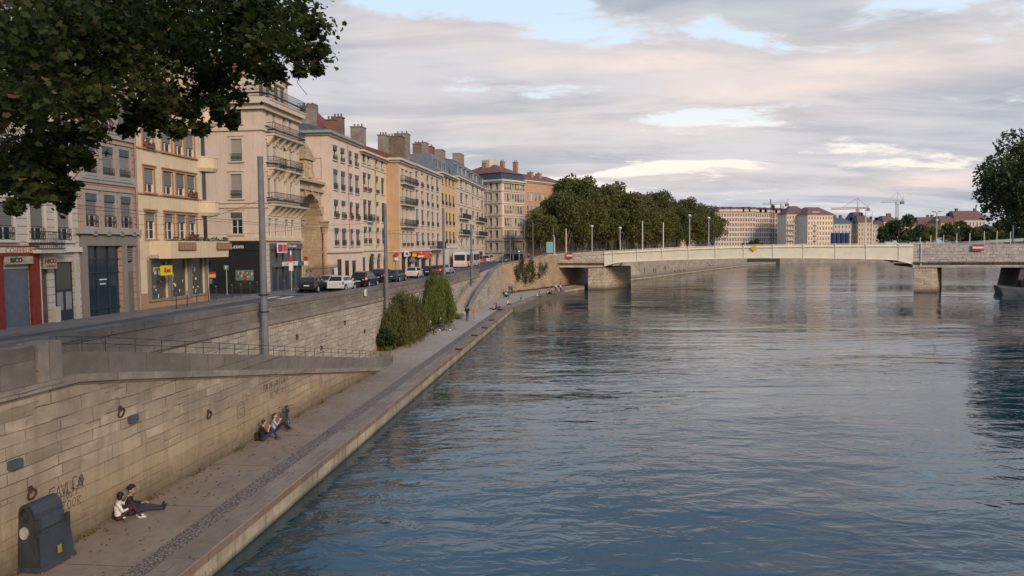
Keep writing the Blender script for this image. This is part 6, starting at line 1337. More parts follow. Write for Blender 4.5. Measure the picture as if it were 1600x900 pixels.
# white tents behind the right end of the bridge
tent_m = plain('tent_fabric', (.46, .47, .46), .6, .08)
for i, (pl, pr_, yt, yb, Y) in enumerate(((1384, 1407, 375, 381, 372), (1412, 1446, 373.5, 382, 371), (1447, 1497, 371, 383, 370))):
    A = on_y(pl, yb, Y); B = on_y(pr_, yt, Y); w_ = B.x-A.x; z1 = B.z; zb = 4.4; he = z1-2.2
    r = empty('marquee', (A.x, Y, 4.4), -.05, ['small white tent roof left behind the girder end', 'middle white tent between girder and lamp', 'largest white tent right of the bridge lamp'][i], 'tent', 'white tents beyond the bridge'); q = MB(); zz0 = 0; h = he-4.4; t = z1-4.4
    q.add([(0, 0, h), (w_, 0, h), (w_, 9, h), (0, 9, h), (1.5, 4.5, t), (w_-2, 4.5, t)], [(0, 1, 5, 4), (2, 3, 4, 5), (3, 0, 4), (1, 2, 5)]); q.build('roof', tent_m, r)
    q = MB(); q.box(.05, w_-.05, .05, 8.95, h-2.4, h-.01); q.build('side_walls', tent_m, r); q = MB()
    for x in (0.05, w_/2, w_-.05): q.tube((x, .05, -.1), (x, .05, h), .05, n=6); q.tube((x, 8.95, -.1), (x, 8.95, h), .05, n=6)
    q.build('posts', galv, r)
# footbridge ramp rising at the right
q = MB(); A = on_y(1470, 380.5, 168); B = on_y(1600, 372, 168)
q.hexa([(A.x, 168, A.z-.5), (B.x+8, 168, B.z-.3), (B.x+8, 172, B.z-.3), (A.x, 172, A.z-.5)], [(A.x, 168, A.z), (B.x+8, 168, B.z+.3), (B.x+8, 172, B.z+.3), (A.x, 172, A.z)]); 
o = q.build('approach_ramp', plain('ramp_concrete', (.36, .38, .39))); tag(o, 'pale grey approach ramp rising to the right behind the grey span', 'ramp')

rs = np.random.RandomState(77); n = 420; yy = rs.uniform(14, 60, n); k = rs.rand(n)**1.6; xi = np.array([inner(y)+.35 for y in yy]); xo = np.array([EX(y)-.1 for y in yy]); C = np.stack([xi+(xo-xi)*k, yy, np.full(n, ZP+.035)], 1)
A = unit(rs, n)*.055; A[:, 2] *= .25; B = np.cross(A, np.array([0, 0, 1.])+unit(rs, n)*.3); B = B/np.linalg.norm(B, axis=1)[:, None]*.04
tag(link(quads_mesh('fallen_leaves', C, A, B, leafmat('dry_leaves', (.10, .06, .03), (.14, .09, .04), (.06, .035, .02), .05, 2)), 'fallen_leaves'), 'dry fallen leaves scattered on the waterside paving', 'leaves', None, 'stuff')
n = 500; yy = rs.uniform(14, 52, n); yy = np.round(yy/3.1)*3.1+rs.normal(size=n)*.25; C = np.stack([np.array([FX(y)+.06 for y in yy])+np.abs(rs.normal(size=n))*.05, yy, ZP+.05+np.abs(rs.normal(size=n))*.05], 1); A = unit(rs, n)*.05; B = np.cross(A, unit(rs, n))*.6
tag(link(quads_mesh('weeds', C, A, B, MT['dry_grass']), 'weeds'), 'small weeds in the joint at the foot of the ramp wall', 'weeds', None, 'stuff')
# ---------------------------------------------------------------- poles, lamps, wires
def pole(name, x, y, z0, z1, r0, r1, label, group=None, cat='pole', m_=None, arm=None, parts=True):
    r = empty(name, (x, y, z0), 0, label, cat, group); h = z1-z0; q = MB(); q.tube((0, 0, -.3), (0, 0, h), r0, r1, 12); q.build('shaft', m_ or pole_m, r)
    if parts: q = MB(); q.lathe([(r0*1.6, 0), (r0*1.6, .15), (r0*1.15, .35), (r0*1.02, .5)], 12); q.build('base', m_ or pole_m, r)
    return r, h
pp = lambda px, py, Y: on_y(px, py, Y)
PO = 'tall grey trolley wire poles along the quay'
r, h = pole('wire_pole', -13.22, 39.3, 2.55, 14.2, .205, .15, 'thickest grey pole in front of the black shop, standing on the ramp', PO)
q = MB()
for z in (3.4, 4.3): q.box(-.30, .05, -.05, .05, z, z+.12); q.torus((0, 0, z+.06), .25, .03, (0, 0, 1), 14, 5)
q.build('bracket', iron, r)
for X_, yt, Y, lb, g0 in ((-10.55, 318, 62, 'grey pole rising out of the olive willow bush', ZP), (-8.04, 325, 87.6, 'grey pole just right of the green willow bush', ZP), (-5.92, 350, 108.5, 'slim grey pole at the foot of the stairway wall', 3.6)):
    P = pp(700, yt, Y); r, h = pole('wire_pole', X_, Y, g0, P.z, .19 if Y < 70 else .17, .13, lb, PO)
    q = MB()
    for z in (2.6, 3.4): q.torus((0, 0, z), .21, .03, (0, 0, 1), 12, 5)
    q.build('bracket', iron, r)
for px, yt, Y, lb, lamp in ((784.5, 355, 137, 'slim grey pole on the corner where stair wall meets brown wall', 0), (797, 363, 150, 'thin pole in front of the pale corner house', 0), (819, 350, 150, 'grey street pole at the corner of the glass shop fronts', 0), (832.5, 347, 153, 'grey lamp post with curved arm left of the bridge', 1), (864.5, 352, 172, 'slim pole under the first plane tree', 0), (866.5, 371, 160, 'short white pole with a hooked top by the bridge', 2)):
    P = pp(px, yt, Y); z0 = 6.0; r, h = pole('street_pole' if lamp != 1 else 'street_lamp', P.x, Y, z0, P.z, .13, .08, lb, 'poles near the bridge head', 'street pole' if lamp != 1 else 'street lamp', m_=pole_m if lamp != 2 else white_m)
    if lamp == 1: q = MB(); q.path([(0, 0, h), (-.3, 0, h+.5), (-.9, 0, h+.75), (-1.6, 0, h+.7)], .05); q.build('arm', pole_m, r); q = MB(); q.ell((-1.9, 0, h+.66), (.45, .15, .1)); q.build('lamp_head', galv, r)
    if lamp == 2: q = MB(); q.path([(0, 0, h), (-.1, 0, h+.3), (-.5, 0, h+.45)], .04); q.build('arm', white_m, r)
# lamps and poles along the bridge
for i, (px, yt, kind, side) in enumerate(((884.5, 357, 0, 0), (925, 355, 1, 0), (969, 357.5, 1, 0), (1004, 345, 0, 1), (1036.5, 347.5, 0, 0), (1077.5, 338.5, 1, 0), (1107.5, 342, 1, 1), (1164, 371, 3, 0), (1353, 323, 0, 1), (1363, 330, 0, 1), (1464, 332, 2, 0))):
    O = BM @ Vector((0, 1.1 if not side else 13.5, 0)); X, Z = on_wall(px, yt, O, bu); b0 = BM @ Vector((X, 1.1 if not side else 13.5, 0)); z0 = bt(X)-1.1
    lbs = ['bridge pole above the left red and white board', 'first lamp post on the bridge, at its left end', 'second lamp post on the bridge from the left', 'third bridge post from the left, bare and cream', 'fourth bridge post from the left, bare, before the dark trees', 'tallest lamp post on the left half of the bridge', 'lamp post at the right end of the plane trees', 'short white post left of the yellow diamond', 'taller bare post on the far side near the old houses', 'bare thin post just right of the other far side post', 'lone double headed lamp post above the grey bridge pier']
    r, h = pole('bridge_lamp' if kind in (1, 2) else 'bridge_post', b0.x, b0.y, z0, Z, .13, .09, lbs[i], 'posts and lamps on the bridge', 'street lamp' if kind in (1, 2) else 'pole', m_=galv if kind != 0 else cream_metal)
    if kind == 1: q = MB(); q.lathe([(.06, 0), (.28, .05), (.34, .22), (.22, .38), (.05, .44)], 12, c=(0, 0, h)); q.build('lamp_head', MT['lamp_white'] if 'lamp_white' in MT else plain('lamp_white', (.62, .64, .66), .4), r)
    if kind == 2:
        for s_ in (-1, 1): q = MB(); q.path([(0, 0, h-.2), (s_*.4, 0, h+.15)], .04); q.ell((s_*.6, 0, h+.2), (.4, .18, .12)); q.build('lamp_head', galv, r)
        q = MB(); q.box(-.2, .2, -.2, .2, h-1.6, h-1.2); q.build('camera_box', galv, r)
for i, (px, yt) in enumerate(((1438, 371), (1454.5, 368), (1474.5, 367), (1495, 364), (1515.5, 364), (1538, 361), (1558, 361), (1579, 362))):
    Y = 150-(.26*i*2); P = pp(px, yt, Y); r, h = pole('railing_post', P.x, Y, 7.6, P.z, .09, .07, 'slim pale post on the grey span, %s from the left' % OR[i], 'row of slim pale posts on the right span', 'post', m_=cream_metal)
P = pp(1583, 352, 148); r, h = pole('street_pole', P.x, 148, 7.9, P.z, .2, .14, 'stout grey pole in front of the huge tree at the right edge', None, 'pole')
q = MB(); q.box(-.35, .35, -.3, .3, 0, 1.6); q.build('cabinet', iron, r)
# overhead wires
wire = MB()
def cat_(a, b, sag=.35, n=7, rad=.012):
    a, b = Vector(a), Vector(b); pts = [a.lerp(b, i/n)-Vector((0, 0, sag*4*(i/n)*(1-i/n))) for i in range(n+1)]; q = MB(); q.path(pts, rad, 4); return q
wl = [((-13.5, 40.6, 12.0), (-11.0, 64, 11.9)), ((-11, 64, 11.9), (-8.2, 84, 12)), ((-8.2, 84, 12), (-5.3, 111, 12))]
for i, (a, b) in enumerate([((-24.9, 49, 11.0), (-13.5, 40.6, 12.1)), ((-22.3, 67.6, 12.0), (-10.9, 64, 11.7)), ((-20.4, 84.5, 11.4), (-8.2, 84, 11.9)), ((-17, 105.6, 11.4), (-5.4, 111, 11.6)), ((-17.5, 30, 11.2), (-13.0, 112, 11.2)), ((-19.0, 30, 11.2), (-14.5, 112, 11.2)), ((-24.6, 49.5, 10.4), (-17.9, 64, 11.0))]):
    lb = ['overhead wire from the rose house to the thickest pole', 'overhead wire from the black shop to the pole in the willow', 'overhead wire from the pink house to the pole by the green willow', 'overhead wire crossing before the orange house', 'trolley wire running along the street, river side', 'trolley wire running along the street, house side', 'thin slack wire leaving the cream house front'][i]
    tag(cat_(a, b, .5 if i < 4 else .25, 8, .011).build('overhead_wire', iron), lb, 'cable', 'overhead wires over the quay street')
# ---------------------------------------------------------------- railings
def fence_line(name, pts, h, step, label, cat='railing', rails=(1.0, .55), r=.02, m_=None, parent=None):
    o = empty(name, (0, 0, 0), 0, label, cat); q = MB(); tot = 0
    for a, b in zip(pts[:-1], pts[1:]):
        a, b = Vector(a), Vector(b); n = max(1, round((b-a).length/step))
        for i in range(n): p0 = a.lerp(b, i/n); q.tube(p0, p0+Vector((0, 0, h)), r*1.2, n=5)
    q.tube(pts[-1], Vector(pts[-1])+Vector((0, 0, h)), r*1.2, n=5); q.build('posts', m_ or iron, o); q = MB()
    for k in rails: q.path([(p[0], p[1], p[2]+h*k) for p in pts], r, 5)
    q.build('rails', m_ or iron, o); return o
fence_line('railing', [(FX(y)-.35, y, ftop(y)) for y in (21.4, 23.5, 28, 33, 38, 43, 48, 51.5)], .47, 1.35, 'thin black iron railing along the top of the sloping ramp wall', r=.012)
fence_line('railing', [((UX(y)+OX(y))/2+.5, y, stz(y)) for y in (93.5, 95, 98, 101, 106, 110.8, 117.7)], 1.0, 1.5, 'dark handrail climbing the middle of the stairway', r=.009, m_=iron_l)
fence_line('railing', [(UX(y)+.35, y, stz(y)) for y in (93.5, 95, 98, 101, 106, 110.8)], .95, 1.2, 'dark handrail along the inner wall of the stairway', r=.015)
# ---------------------------------------------------------------- mooring rings, wall boxes
rust = plain('rust', (.055, .028, .018), .8, .4, 6); dkgrey = plain('lamp_box_grey', (.06, .075, .085), .5, .2)
def on_fw(px, py): O = (FX(0), 0); u = Vector((.123, 1)).normalized(); t, z = on_wall(px, py, O, u); return Vector((O[0]+u.x*t, O[1]+u.y*t, z))
def on_uw(px, py, a=59.7, b=92.7):
    O = (UX(a), a); u = Vector((UX(b)-UX(a), b-a)).normalized(); t, z = on_wall(px, py, O, u); return Vector((O[0]+u.x*t, O[1]+u.y*t, z))
AF = math.atan2(1, .123)
RG = 'iron mooring rings on the quay walls'
for i, (px, py, w_, lb, sc_) in enumerate(((47, 771, 'f', 'rusty mooring ring above the recycling bin', 1.0), (187, 644, 'f', 'rusty mooring ring high on the ramp wall beside a grey box', 1.0), (325, 648, 'f', 'rusty mooring ring left of the seated couple by the bicycle', 1.0), (463, 527, 'u', 'iron ring on the upper wall right of the thickest pole', .8), (501, 544, 'u', 'iron ring low on the upper wall above the ramp railing', .8), (538, 505, 'u', 'iron ring high on the upper wall, between the pole and the willow', .8), (569, 518, 'u', 'iron ring on the upper wall nearest the low dark bush', .8))):
    P = on_fw(px, py) if w_ == 'f' else on_uw(px, py, 40.3, 59.7); r = empty('mooring_ring', P, AF, lb, 'mooring ring', RG)
    q = MB(); q.torus((0, -.06, -.02), .14*sc_, .028*sc_, (0, 1, .25), 18, 6); q.build('ring', rust, r); q = MB(); q.tube((0, .02, .13*sc_), (0, -.12, .13*sc_), .035, n=8); q.box(-.07, .07, -.03, .0, .06, .2); q.build('eye_bolt', rust, r)
for px, py, lb in ((20, 725, 'grey wall light box low at the left edge'), (205, 654, 'grey wall light box right of the ring on the ramp wall')):
    P = on_fw(px, py); r = empty('wall_light', P, AF, lb, 'wall light', 'grey boxes on the ramp wall'); q = MB(); q.box(-.2, .2, -.14, 0, -.11, .11); q.build('housing', dkgrey, r); q = MB(); q.box(-.18, .18, -.13, -.02, -.125, -.111); q.build('lens', pane_l, r)
P = on_uw(568, 455, 40.3, 59.7); q = MB(); q.box(-.17, .17, -.22, -.1, -.35, .12, 0); q.box(-.06, .02, -.235, -.221, -.25, .02, 1); o = q.build('number_plate_box', [white_m, black_m]); o.location = P; o.rotation_euler = (0, 0, AF); tag(o, 'small white marker plate on the street parapet', 'plate')
# ---------------------------------------------------------------- graffiti (paint on the stone)
ST = {'F': [[(0, 0), (0, 1), (.6, 1)], [(0, .55), (.45, .55)]], 'A': [[(0, 0), (.3, 1), (.6, 0)], [(.12, .4), (.5, .4)]], 'V': [[(0, 1), (.25, 0), (.5, 1)]], 'L': [[(0, 1), (0, 0), (.4, .05)]], 'I': [[(.1, 0), (.1, .7)]], 'N': [[(0, 0), (0, 1), (.45, 0), (.45, 1)]], 'C': [[(.5, 1), (.05, 1), (.0, .1), (.5, 0)]], 'O': [[(.25, 0), (0, .3), (0, .75), (.25, 1), (.5, .75), (.5, .3), (.25, 0)]], 'H': [[(0, 0), (0, 1)], [(0, .5), (.45, .5)], [(.45, 0), (.45, 1)]], 'Z': [[(0, 1), (.5, 1), (0, 0), (.55, 0)]], 'T': [[(0, 1), (.6, 1)], [(.3, 1), (.28, 0)]], 'R': [[(0, 0), (0, 1), (.45, .85), (.05, .5), (.5, 0)]], 'D': [[(0, 0), (0, 1), (.45, .6), (0, 0)]], 'E': [[(.45, 1), (0, 1), (0, 0), (.45, 0)], [(0, .5), (.35, .5)]], 'S': [[(.45, .95), (.05, .8), (.45, .35), (0, 0)]], 'U': [[(0, 1), (.05, 0), (.45, 0), (.5, 1)]], '@': [[(.3, 0), (0, .5), (.3, 1), (.65, .5), (.3, 0)], [(.15, .3), (.3, .75), (.45, .3)]], '[': [[(0, 0), (0, 1), (1.2, 1), (1.2, 0), (0, 0)], [(.3, .25), (.3, .7), (.9, .7)], [(.9, .25), (.3, .25)]], '~': [[(0, .2), (.4, .8), (.6, .1), (1, .6)]]}
def graffiti(parent, P, ang, txt, size, m_, seed=1, wd=.022, slant=0, adv=.62):
    rn = random.Random(seed); q = MB(); x = 0
    for ch in txt:
        if ch == ' ': x += .5; continue
        for s in ST.get(ch, []):
            pts = [((x+a+rn.uniform(-.05, .05)+slant*b)*size, (b+rn.uniform(-.06, .06))*size) for a, b in s]
            for (x0, z0), (x1, z1) in zip(pts[:-1], pts[1:]):
                d = Vector((x1-x0, z1-z0)); L = d.length or 1; n = Vector((-d.y, d.x))/L*wd/2; e = d/L*wd*.4
                q.poly([(x0-n.x-e.x, 0, z0-n.y-e.y), (x1-n.x+e.x, 0, z1-n.y+e.y), (x1+n.x+e.x, 0, z1+n.y+e.y), (x0+n.x-e.x, 0, z0+n.y-e.y)])
        x += adv if ch != '[' else 1.4
    M4 = Matrix.Translation(Vector(P)) @ Matrix.Rotation(ang, 4, 'Z') @ Matrix.Translation((0, -.012, 0)); q.xf(M4); return q.build('graffiti', m_, parent)
ink = plain('spray_dark', (.035, .03, .028), .7, .3); ink2 = plain('spray_grey', (.13, .115, .10), .8, .3, 4); inkb = plain('spray_blue', (.16, .20, .24), .8, .2)
graffiti(rw, on_fw(76, 785), AF, 'FAVLIN', .36, ink, 1, .022, .1, .66); graffiti(rw, on_fw(113, 765), AF, 'C@', .34, ink, 9, .022, .1, .72); graffiti(rw, on_fw(95, 783)-Vector((0, 0, .0)), AF, 'HOZZ', .24, ink, 2, .018, .1, .8); graffiti(rw, on_fw(97, 800), AF, 'TOOR', .26, ink, 3, .018, 0, .8)
graffiti(rw, on_fw(411, 611), AF, 'FOR DE LOIS LAIS', .25, ink, 4, .024, .2, .7); graffiti(rw, on_fw(422, 622), AF, '[~DC~IS', .34, ink2, 5, .025, .2); graffiti(rw, on_fw(371, 655), AF, '[', .55, ink2, 6, .03); graffiti(rw, on_fw(376, 672), AF, 'CS', .35, ink2, 7, .02); graffiti(rw, on_fw(500, 605), AF, 'O', .5, inkb, 8, .06)
def on_ow(px, py): O = (-5.17, 93.3); u = Vector((2.97, 28.7)).normalized(); t, z = on_wall(px, py, O, u); return Vector((O[0]+u.x*t, O[1]+u.y*t, z)), math.atan2(u.y, u.x)
gcol = [plain('spray_teal', (.12, .18, .17)), plain('spray_white', (.42, .42, .40)), ink2]
for i, (px, py, s, tx) in enumerate(((747, 482, 1.1, 'SOC'), (755, 470, 1.4, 'ZNE'), (762, 462, 1.2, 'RAD'), (752, 478, .8, 'TL'), (766, 450, .8, 'NO'))):
    P, a = on_ow(px, py); graffiti(ow, P, a, tx, s, gcol[i % 3], 20+i, .1, .1)
P = on_uw(718, 448, 59.7, 92.7); graffiti(uw, on_uw(722, 452, 92.7, 109), AF, 'LSRU', .9, gcol[1], 31, .06)
# ---------------------------------------------------------------- recycling bin
bin_m = plain('bin_blue_grey', (.038, .046, .060), .45, .25, 1.2, bump=.15); bin_d = plain('bin_dark', (.028, .034, .036), .6, .3, 2)
P = on_z(66, 884, ZP); rb = empty('recycling_bin', (P.x-.05, P.y+.1, ZP), AF-math.pi/2-.04, 'dark blue grey bottle bank with a rounded lid against the wall, bottom left', 'recycling bin')
# local x across (towards the water), y along the wall (away), z up
def ringp(w, l, z, y0=0): return [(-w/2, -l/2+y0, z), (w/2, -l/2+y0, z), (w/2, l/2+y0, z), (-w/2, l/2+y0, z)]
rb.scale = (.84, .74, 1.10)
q = MB(); q.hexa(ringp(1.16, 1.62, .14), ringp(1.02, 1.42, .95)); q.hexa(ringp(.96, 1.36, .95), ringp(.60, 1.26, 1.35)); q.build('body', bin_m, rb)
q = MB(); n = 9; prof = [(.33*math.cos(math.pi*i/n), 1.30+.36*math.sin(math.pi*i/n)) for i in range(n+1)]
q.add([(x, -.66, z) for x, z in prof]+[(x, .66, z) for x, z in prof], [tuple(range(n+1)), tuple(range(2*n+1, n, -1))]+[(i, i+1, n+2+i, n+1+i) for i in range(n)]+[(0, n, 2*n+1, n+1)]); q.build('lid', bin_m, rb, smooth=False)
q = MB(); q.hexa(ringp(1.24, 1.72, .06), ringp(1.2, 1.68, .16)); q.build('base_rim', bin_m, rb)
q = MB(); q.add([(-.56, -.745, .18), (.56, -.745, .18), (.50, -.72, .93), (.31, -.665, 1.28), (.2, -.665, 1.55), (0, -.665, 1.64), (-.2, -.665, 1.55), (-.31, -.665, 1.28), (-.50, -.72, .93)], [(0, 1, 2, 3, 4, 5, 6, 7, 8)])
q.v = [(x, y-.085 if z < .5 else y-.02-.06*(1-(z-.2)/1.5), z) for x, y, z in q.v]; q.build('front_panel', bin_d, rb)
q = MB(); q.torus((0, -.71, 1.40), .15, .03, (0, 1, 0), 20, 6); q.tube((0, -.70, 1.40), (0, -.60, 1.40), .14, n=16); q.build('slot', black_m, rb)
q = MB(); q.tube((.0, -.80, .98), (.0, -.72, .98), .15, n=20); q.build('round_sticker', plain('sticker_pale', (.33, .33, .30), .6, .3, 8), rb)
q = MB(); q.box(.30, .5, -.74, .70, 1.0, 1.04); q.box(.36, .50, -.78, -.60, .9, 1.3); q.box(.47, .55, .55, .7, .85, 1.2); q.build('hinge_bar', bin_d, rb)
q = MB(); q.add([(.583, .0, .30), (.583, .2, .30), (.567, .2, .50), (.567, .0, .50)], [(0, 1, 2, 3)]); q.build('yellow_label', plain('label_yellow', (.24, .20, .03), .6, .1), rb)
for sx in (-.5, .5):
    for sy in (-.7, .72): q = MB(); q.tube((sx-.04, sy, .08), (sx+.04, sy, .08), .08, n=14); q.build('wheel', galv, rb)
# ---------------------------------------------------------------- bench blocks, planter, bins
bl_m = plain('pale_concrete_block', (.42, .39, .36), .85, .12, 1.5)
for (px, py, l_, lb) in ((664, 524, 3.2, 'long pale stone bench block where the white capped man sits'), (690, 511, 3.0, 'pale stone bench block beside the parked bicycle')):
    P = on_z(px, py, ZP); q = MB(); q.hexa([(-.3, -l_/2, 0), (.3, -l_/2, 0), (.3, l_/2, 0), (-.3, l_/2, 0)], [(-.29, -l_/2+.01, .45), (.29, -l_/2+.01, .45), (.29, l_/2-.01, .45), (-.29, l_/2-.01, .45)]); o = q.build('stone_bench', bl_m); o.location = (P.x-.35, P.y+.8, ZP); o.rotation_euler = (0, 0, -.12); tag(o, lb, 'bench', 'stone bench blocks')
P = on_z(717.5, 498, ZP); r = empty('planter_tub', (P.x, P.y, ZP), 0, 'round grey brown stone tub at the foot of the stairway', 'planter'); q = MB(); q.lathe([(.42, 0), (.62, .45), (.66, .6), (.55, .6), (.5, .5)], 16); q.build('tub', plain('tub_stone', (.16, .145, .12), .9, .3), r); q = MB(); q.lathe([(.02, .47), (.5, .49)], 16); q.build('soil', soil_m, r)
P = on_z(588, 550, ZP); r = empty('litter_bin', (P.x-.1, P.y, ZP), 0, 'grey litter bin with a black bag beside the willow bed', 'litter bin'); q = MB(); q.lathe([(.24, 0), (.28, .6), (.27, .62)], 12); q.build('drum', plain('drum_grey', (.14, .13, .125)), r); q = MB(); q.lathe([(.29, .6), (.31, .8), (.24, 1.0), (.1, 1.02)], 10); q.build('bag', black_m, r)
# mooring cleats on the edge stones
for i, (px, py) in enumerate(((717, 547), (741, 525), (757, 513), (768, 501), (712, 512))):
    P = on_z(px, py, ZP+.02) if i < 4 else None
    if P is None: continue
    r = empty('mooring_cleat', P, AF-math.pi/2, 'low rusty iron cleat set in the edge stones, %s from the near end' % OR[i], 'cleat', 'iron cleats on the quay edge'); q = MB(); q.box(-.25, .25, -.08, .08, 0, .05); q.tube((-.32, 0, .1), (.32, 0, .1), .05, n=8); q.tube((-.1, 0, 0), (-.1, 0, .1), .05, n=6); q.tube((.1, 0, 0), (.1, 0, .1), .05, n=6); q.build('cleat', rust, r)
# ---------------------------------------------------------------- street signs and bollards
def zs(x, y): return zr(y)+.0
for i, (px, py) in enumerate(((276, 486), (293, 482), (308, 478), (326, 474), (338, 471), (363, 468), (377, 466.5), (391, 464.5), (402, 462), (360, 452), (444, 458), (457, 456))):
    P = on_z(px, py, 5.2); r = empty('bollard', (P.x, P.y, 5.2), 0, 'thin dark pavement post, %s from the left by the parapet' % (OR+['twelfth'])[min(i, 12)] if i < 12 else '', 'bollard', 'thin dark pavement posts'); q = MB(); q.tube((0, 0, 0), (0, 0, 1.15), .035, n=8); q.build('post', iron, r); q = MB(); q.ell((0, 0, 1.19), (.055, .055, .055), 8, 6); q.build('cap', iron_l, r)
def road_sign(px, py, h, label, plates, m_=None):
    P = on_z(px, py, 5.25); r = empty('road_sign', (P.x, P.y, 5.2), 0, label, 'sign', None); q = MB(); q.tube((0, 0, 0), (0, 0, h), .035, n=8); q.build('post', m_ or galv, r)
    for (shape, z, w_, hh, mm, tx, tm) in plates:
        q = MB()
        if shape == 'b': q.box(-w_/2, w_/2, -.06, -.036, z-hh/2, z+hh/2)
        else: q.tube((0, -.04, z), (0, -.06, z), w_/2, n=20)
        o = q.build('plate', mm, r)
        if tx: text_mesh(tx, hh*.9, tm, .004, 'lettering', o, (0, -.07, z), bold=.01)
    return r
green_s = plain('sign_green', (.10, .20, .16), .5, .1); blue_s = plain('sign_blue', (.03, .06, .22), .5, .1)
road_sign(355, 460, 2.7, 'small green P sign on a thin post before the black shop', [('b', 2.45, .42, .42, green_s, 'P', white_m)])
road_sign(325, 470, 3.0, 'blue panel over red and orange direction boards beside the cream house', [('b', 2.75, .75, .75, blue_s, None, None), ('b', 2.25, 1.35, .16, red_m, None, None), ('b', 2.02, 1.35, .28, plain('sign_peach', (.60, .30, .12)), None, None), ('b', 1.6, .8, .4, green_s, None, None)])
road_sign(456, 456, 3.6, 'white plates with a red disc on a post before the corner restaurant', [('c', 3.1, .5, 0, red_m, None, None), ('b', 2.4, .4, .75, white_m, None, None), ('b', 3.7, .14, .4, white_m, None, None)])
road_sign(479, 447, 3.3, 'red and white sign before the church portal', [('c', 3.0, .5, 0, red_m, None, None), ('b', 2.5, .45, .45, white_m, None, None)])
road_sign(620, 431, 3.4, 'red disc sign on a pale post before the orange flank', [('c', 3.1, .6, 0, red_m, None, None), ('b', 2.45, .5, .4, white_m, None, None)])
P = on_z(432, 455.5, 5.2); r = empty('traffic_light', (P.x, P.y, 5.2), -.1, 'traffic light showing green before the corner restaurant', 'traffic light')
q = MB(); q.tube((0, 0, 0), (0, 0, 3.4), .05, n=8); q.build('post', iron, r); q = MB(); q.box(-.14, .14, -.2, 0, 2.6, 3.45); q.build('housing', black_m, r); q = MB(); q.tube((0, -.2, 2.78), (0, -.22, 2.78), .09, n=12); q.build('green_lamp', glow('lamp_green', (.05, .8, .45), e=2.5), r)
P = on_y(811, 392, 150); r = empty('traffic_light', (P.x, 150, 5.6), 0, 'far traffic light glowing green at the bridge corner', 'traffic light'); q = MB(); q.tube((0, 0, 0), (0, 0, P.z-5.3), .06, n=8); q.build('post', galv, r); q = MB(); q.box(-.16, .16, -.15, .15, P.z-6.0, P.z-5.2); q.build('housing', black_m, r); q = MB(); q.tube((0, -.15, P.z-5.7), (0, -.18, P.z-5.7), .11, n=10); q.build('green_lamp', MT['lamp_green'], r)
P = on_z(426, 455, 5.2); o = MB().tube((0, 0, 0), (0, 0, .75), .13, .11, 10).ell((0, 0, .78), (.14, .14, .1)).tube((-.2, 0, .55), (.2, 0, .55), .06, n=8).box(-.16, .16, -.16, .16, 0, .08).build('fire_hydrant', red_m); o.location = (P.x, P.y, 5.3); tag(o, 'red fire hydrant at the corner of the ornate building', 'hydrant')
P = on_y(859, 397, 158); o = MB().box(-.7, .7, -.1, .1, .3, 2.6, 0).box(-.6, .6, -.12, -.101, .5, 2.4, 1).box(-.06, .06, -.06, .06, -.3, .3, 0).build('poster_panel', [plain('panel_frame', (.30, .33, .34)), plain('panel_cyan', (.12, .36, .46), .5)]); o.location = (P.x, 158, P.z); tag(o, 'bright cyan and white advertising panel at the bridge head', 'poster stand')
# ---------------------------------------------------------------- people
skin = plain('skin', (.46, .27, .19), .6, .08, 20); skin_t = plain('skin_tan', (.34, .19, .125), .6, .08, 20)
def cloth(n, c): return MT[n] if n in MT else plain(n, c, .85, .16, 14)
hair_d = plain('hair_dark', (.012, .009, .008), .7, .4, 40); hair_b = plain('hair_brown', (.05, .03, .018), .7, .4, 40); hair_w = plain('cap_pale', (.38, .38, .36), .8, .1)
def v3(*a): return Vector(a)
POSE = {
 'stand': dict(pel=(0, 0, .95), che=(0, 0, 1.26), nec=(.01, 0, 1.46), hed=(.03, 0, 1.62), sh=(0, .19, 1.40), el=(-.02, .25, 1.13), ha=(.10, .24, .90), hi=(0, .09, .92), kn=(.02, .10, .50), an=(-.02, .11, .08), r=None),
 'walk': dict(pel=(0, 0, .94), che=(.02, 0, 1.25), nec=(.04, 0, 1.45), hed=(.07, 0, 1.61), sh=(.02, .19, 1.39), el=(-.12, .25, 1.14), ha=(-.05, .26, .90), hi=(0, .09, .91), kn=(.16, .10, .50), an=(.20, .11, .09), r=dict(el=(.10, .25, 1.14), ha=(.26, .22, .97), kn=(-.02, .10, .49), an=(-.28, .10, .12))),
 'ground': dict(pel=(0, 0, .13), che=(-.02, 0, .42), nec=(.02, 0, .62), hed=(.07, 0, .77), sh=(0, .19, .56), el=(.12, .26, .34), ha=(.33, .14, .42), hi=(.05, .10, .13), kn=(.42, .13, .44), an=(.60, .12, .07), r=None),
 'legs': dict(pel=(0, 0, .13), che=(-.05, 0, .42), nec=(-.02, 0, .62), hed=(.03, 0, .78), sh=(-.03, .19, .56), el=(.02, .26, .32), ha=(.25, .20, .28), hi=(.05, .10, .12), kn=(.46, .12, .15), an=(.88, .13, .09), r=None),
 'bench': dict(pel=(0, 0, .56), che=(.06, 0, .86), nec=(.12, 0, 1.05), hed=(.18, 0, 1.20), sh=(.09, .19, .99), el=(.14, .26, .76), ha=(.34, .16, .68), hi=(.05, .10, .55), kn=(.46, .13, .53), an=(.46, .13, .09), r=None),
 'edge': dict(pel=(0, 0, .13), che=(.02, 0, .43), nec=(.07, 0, .63), hed=(.12, 0, .78), sh=(.04, .19, .57), el=(.06, .26, .33), ha=(.26, .18, .26), hi=(.05, .10, .12), kn=(.44, .12, .14), an=(.52, .12, -.26), r=None)}
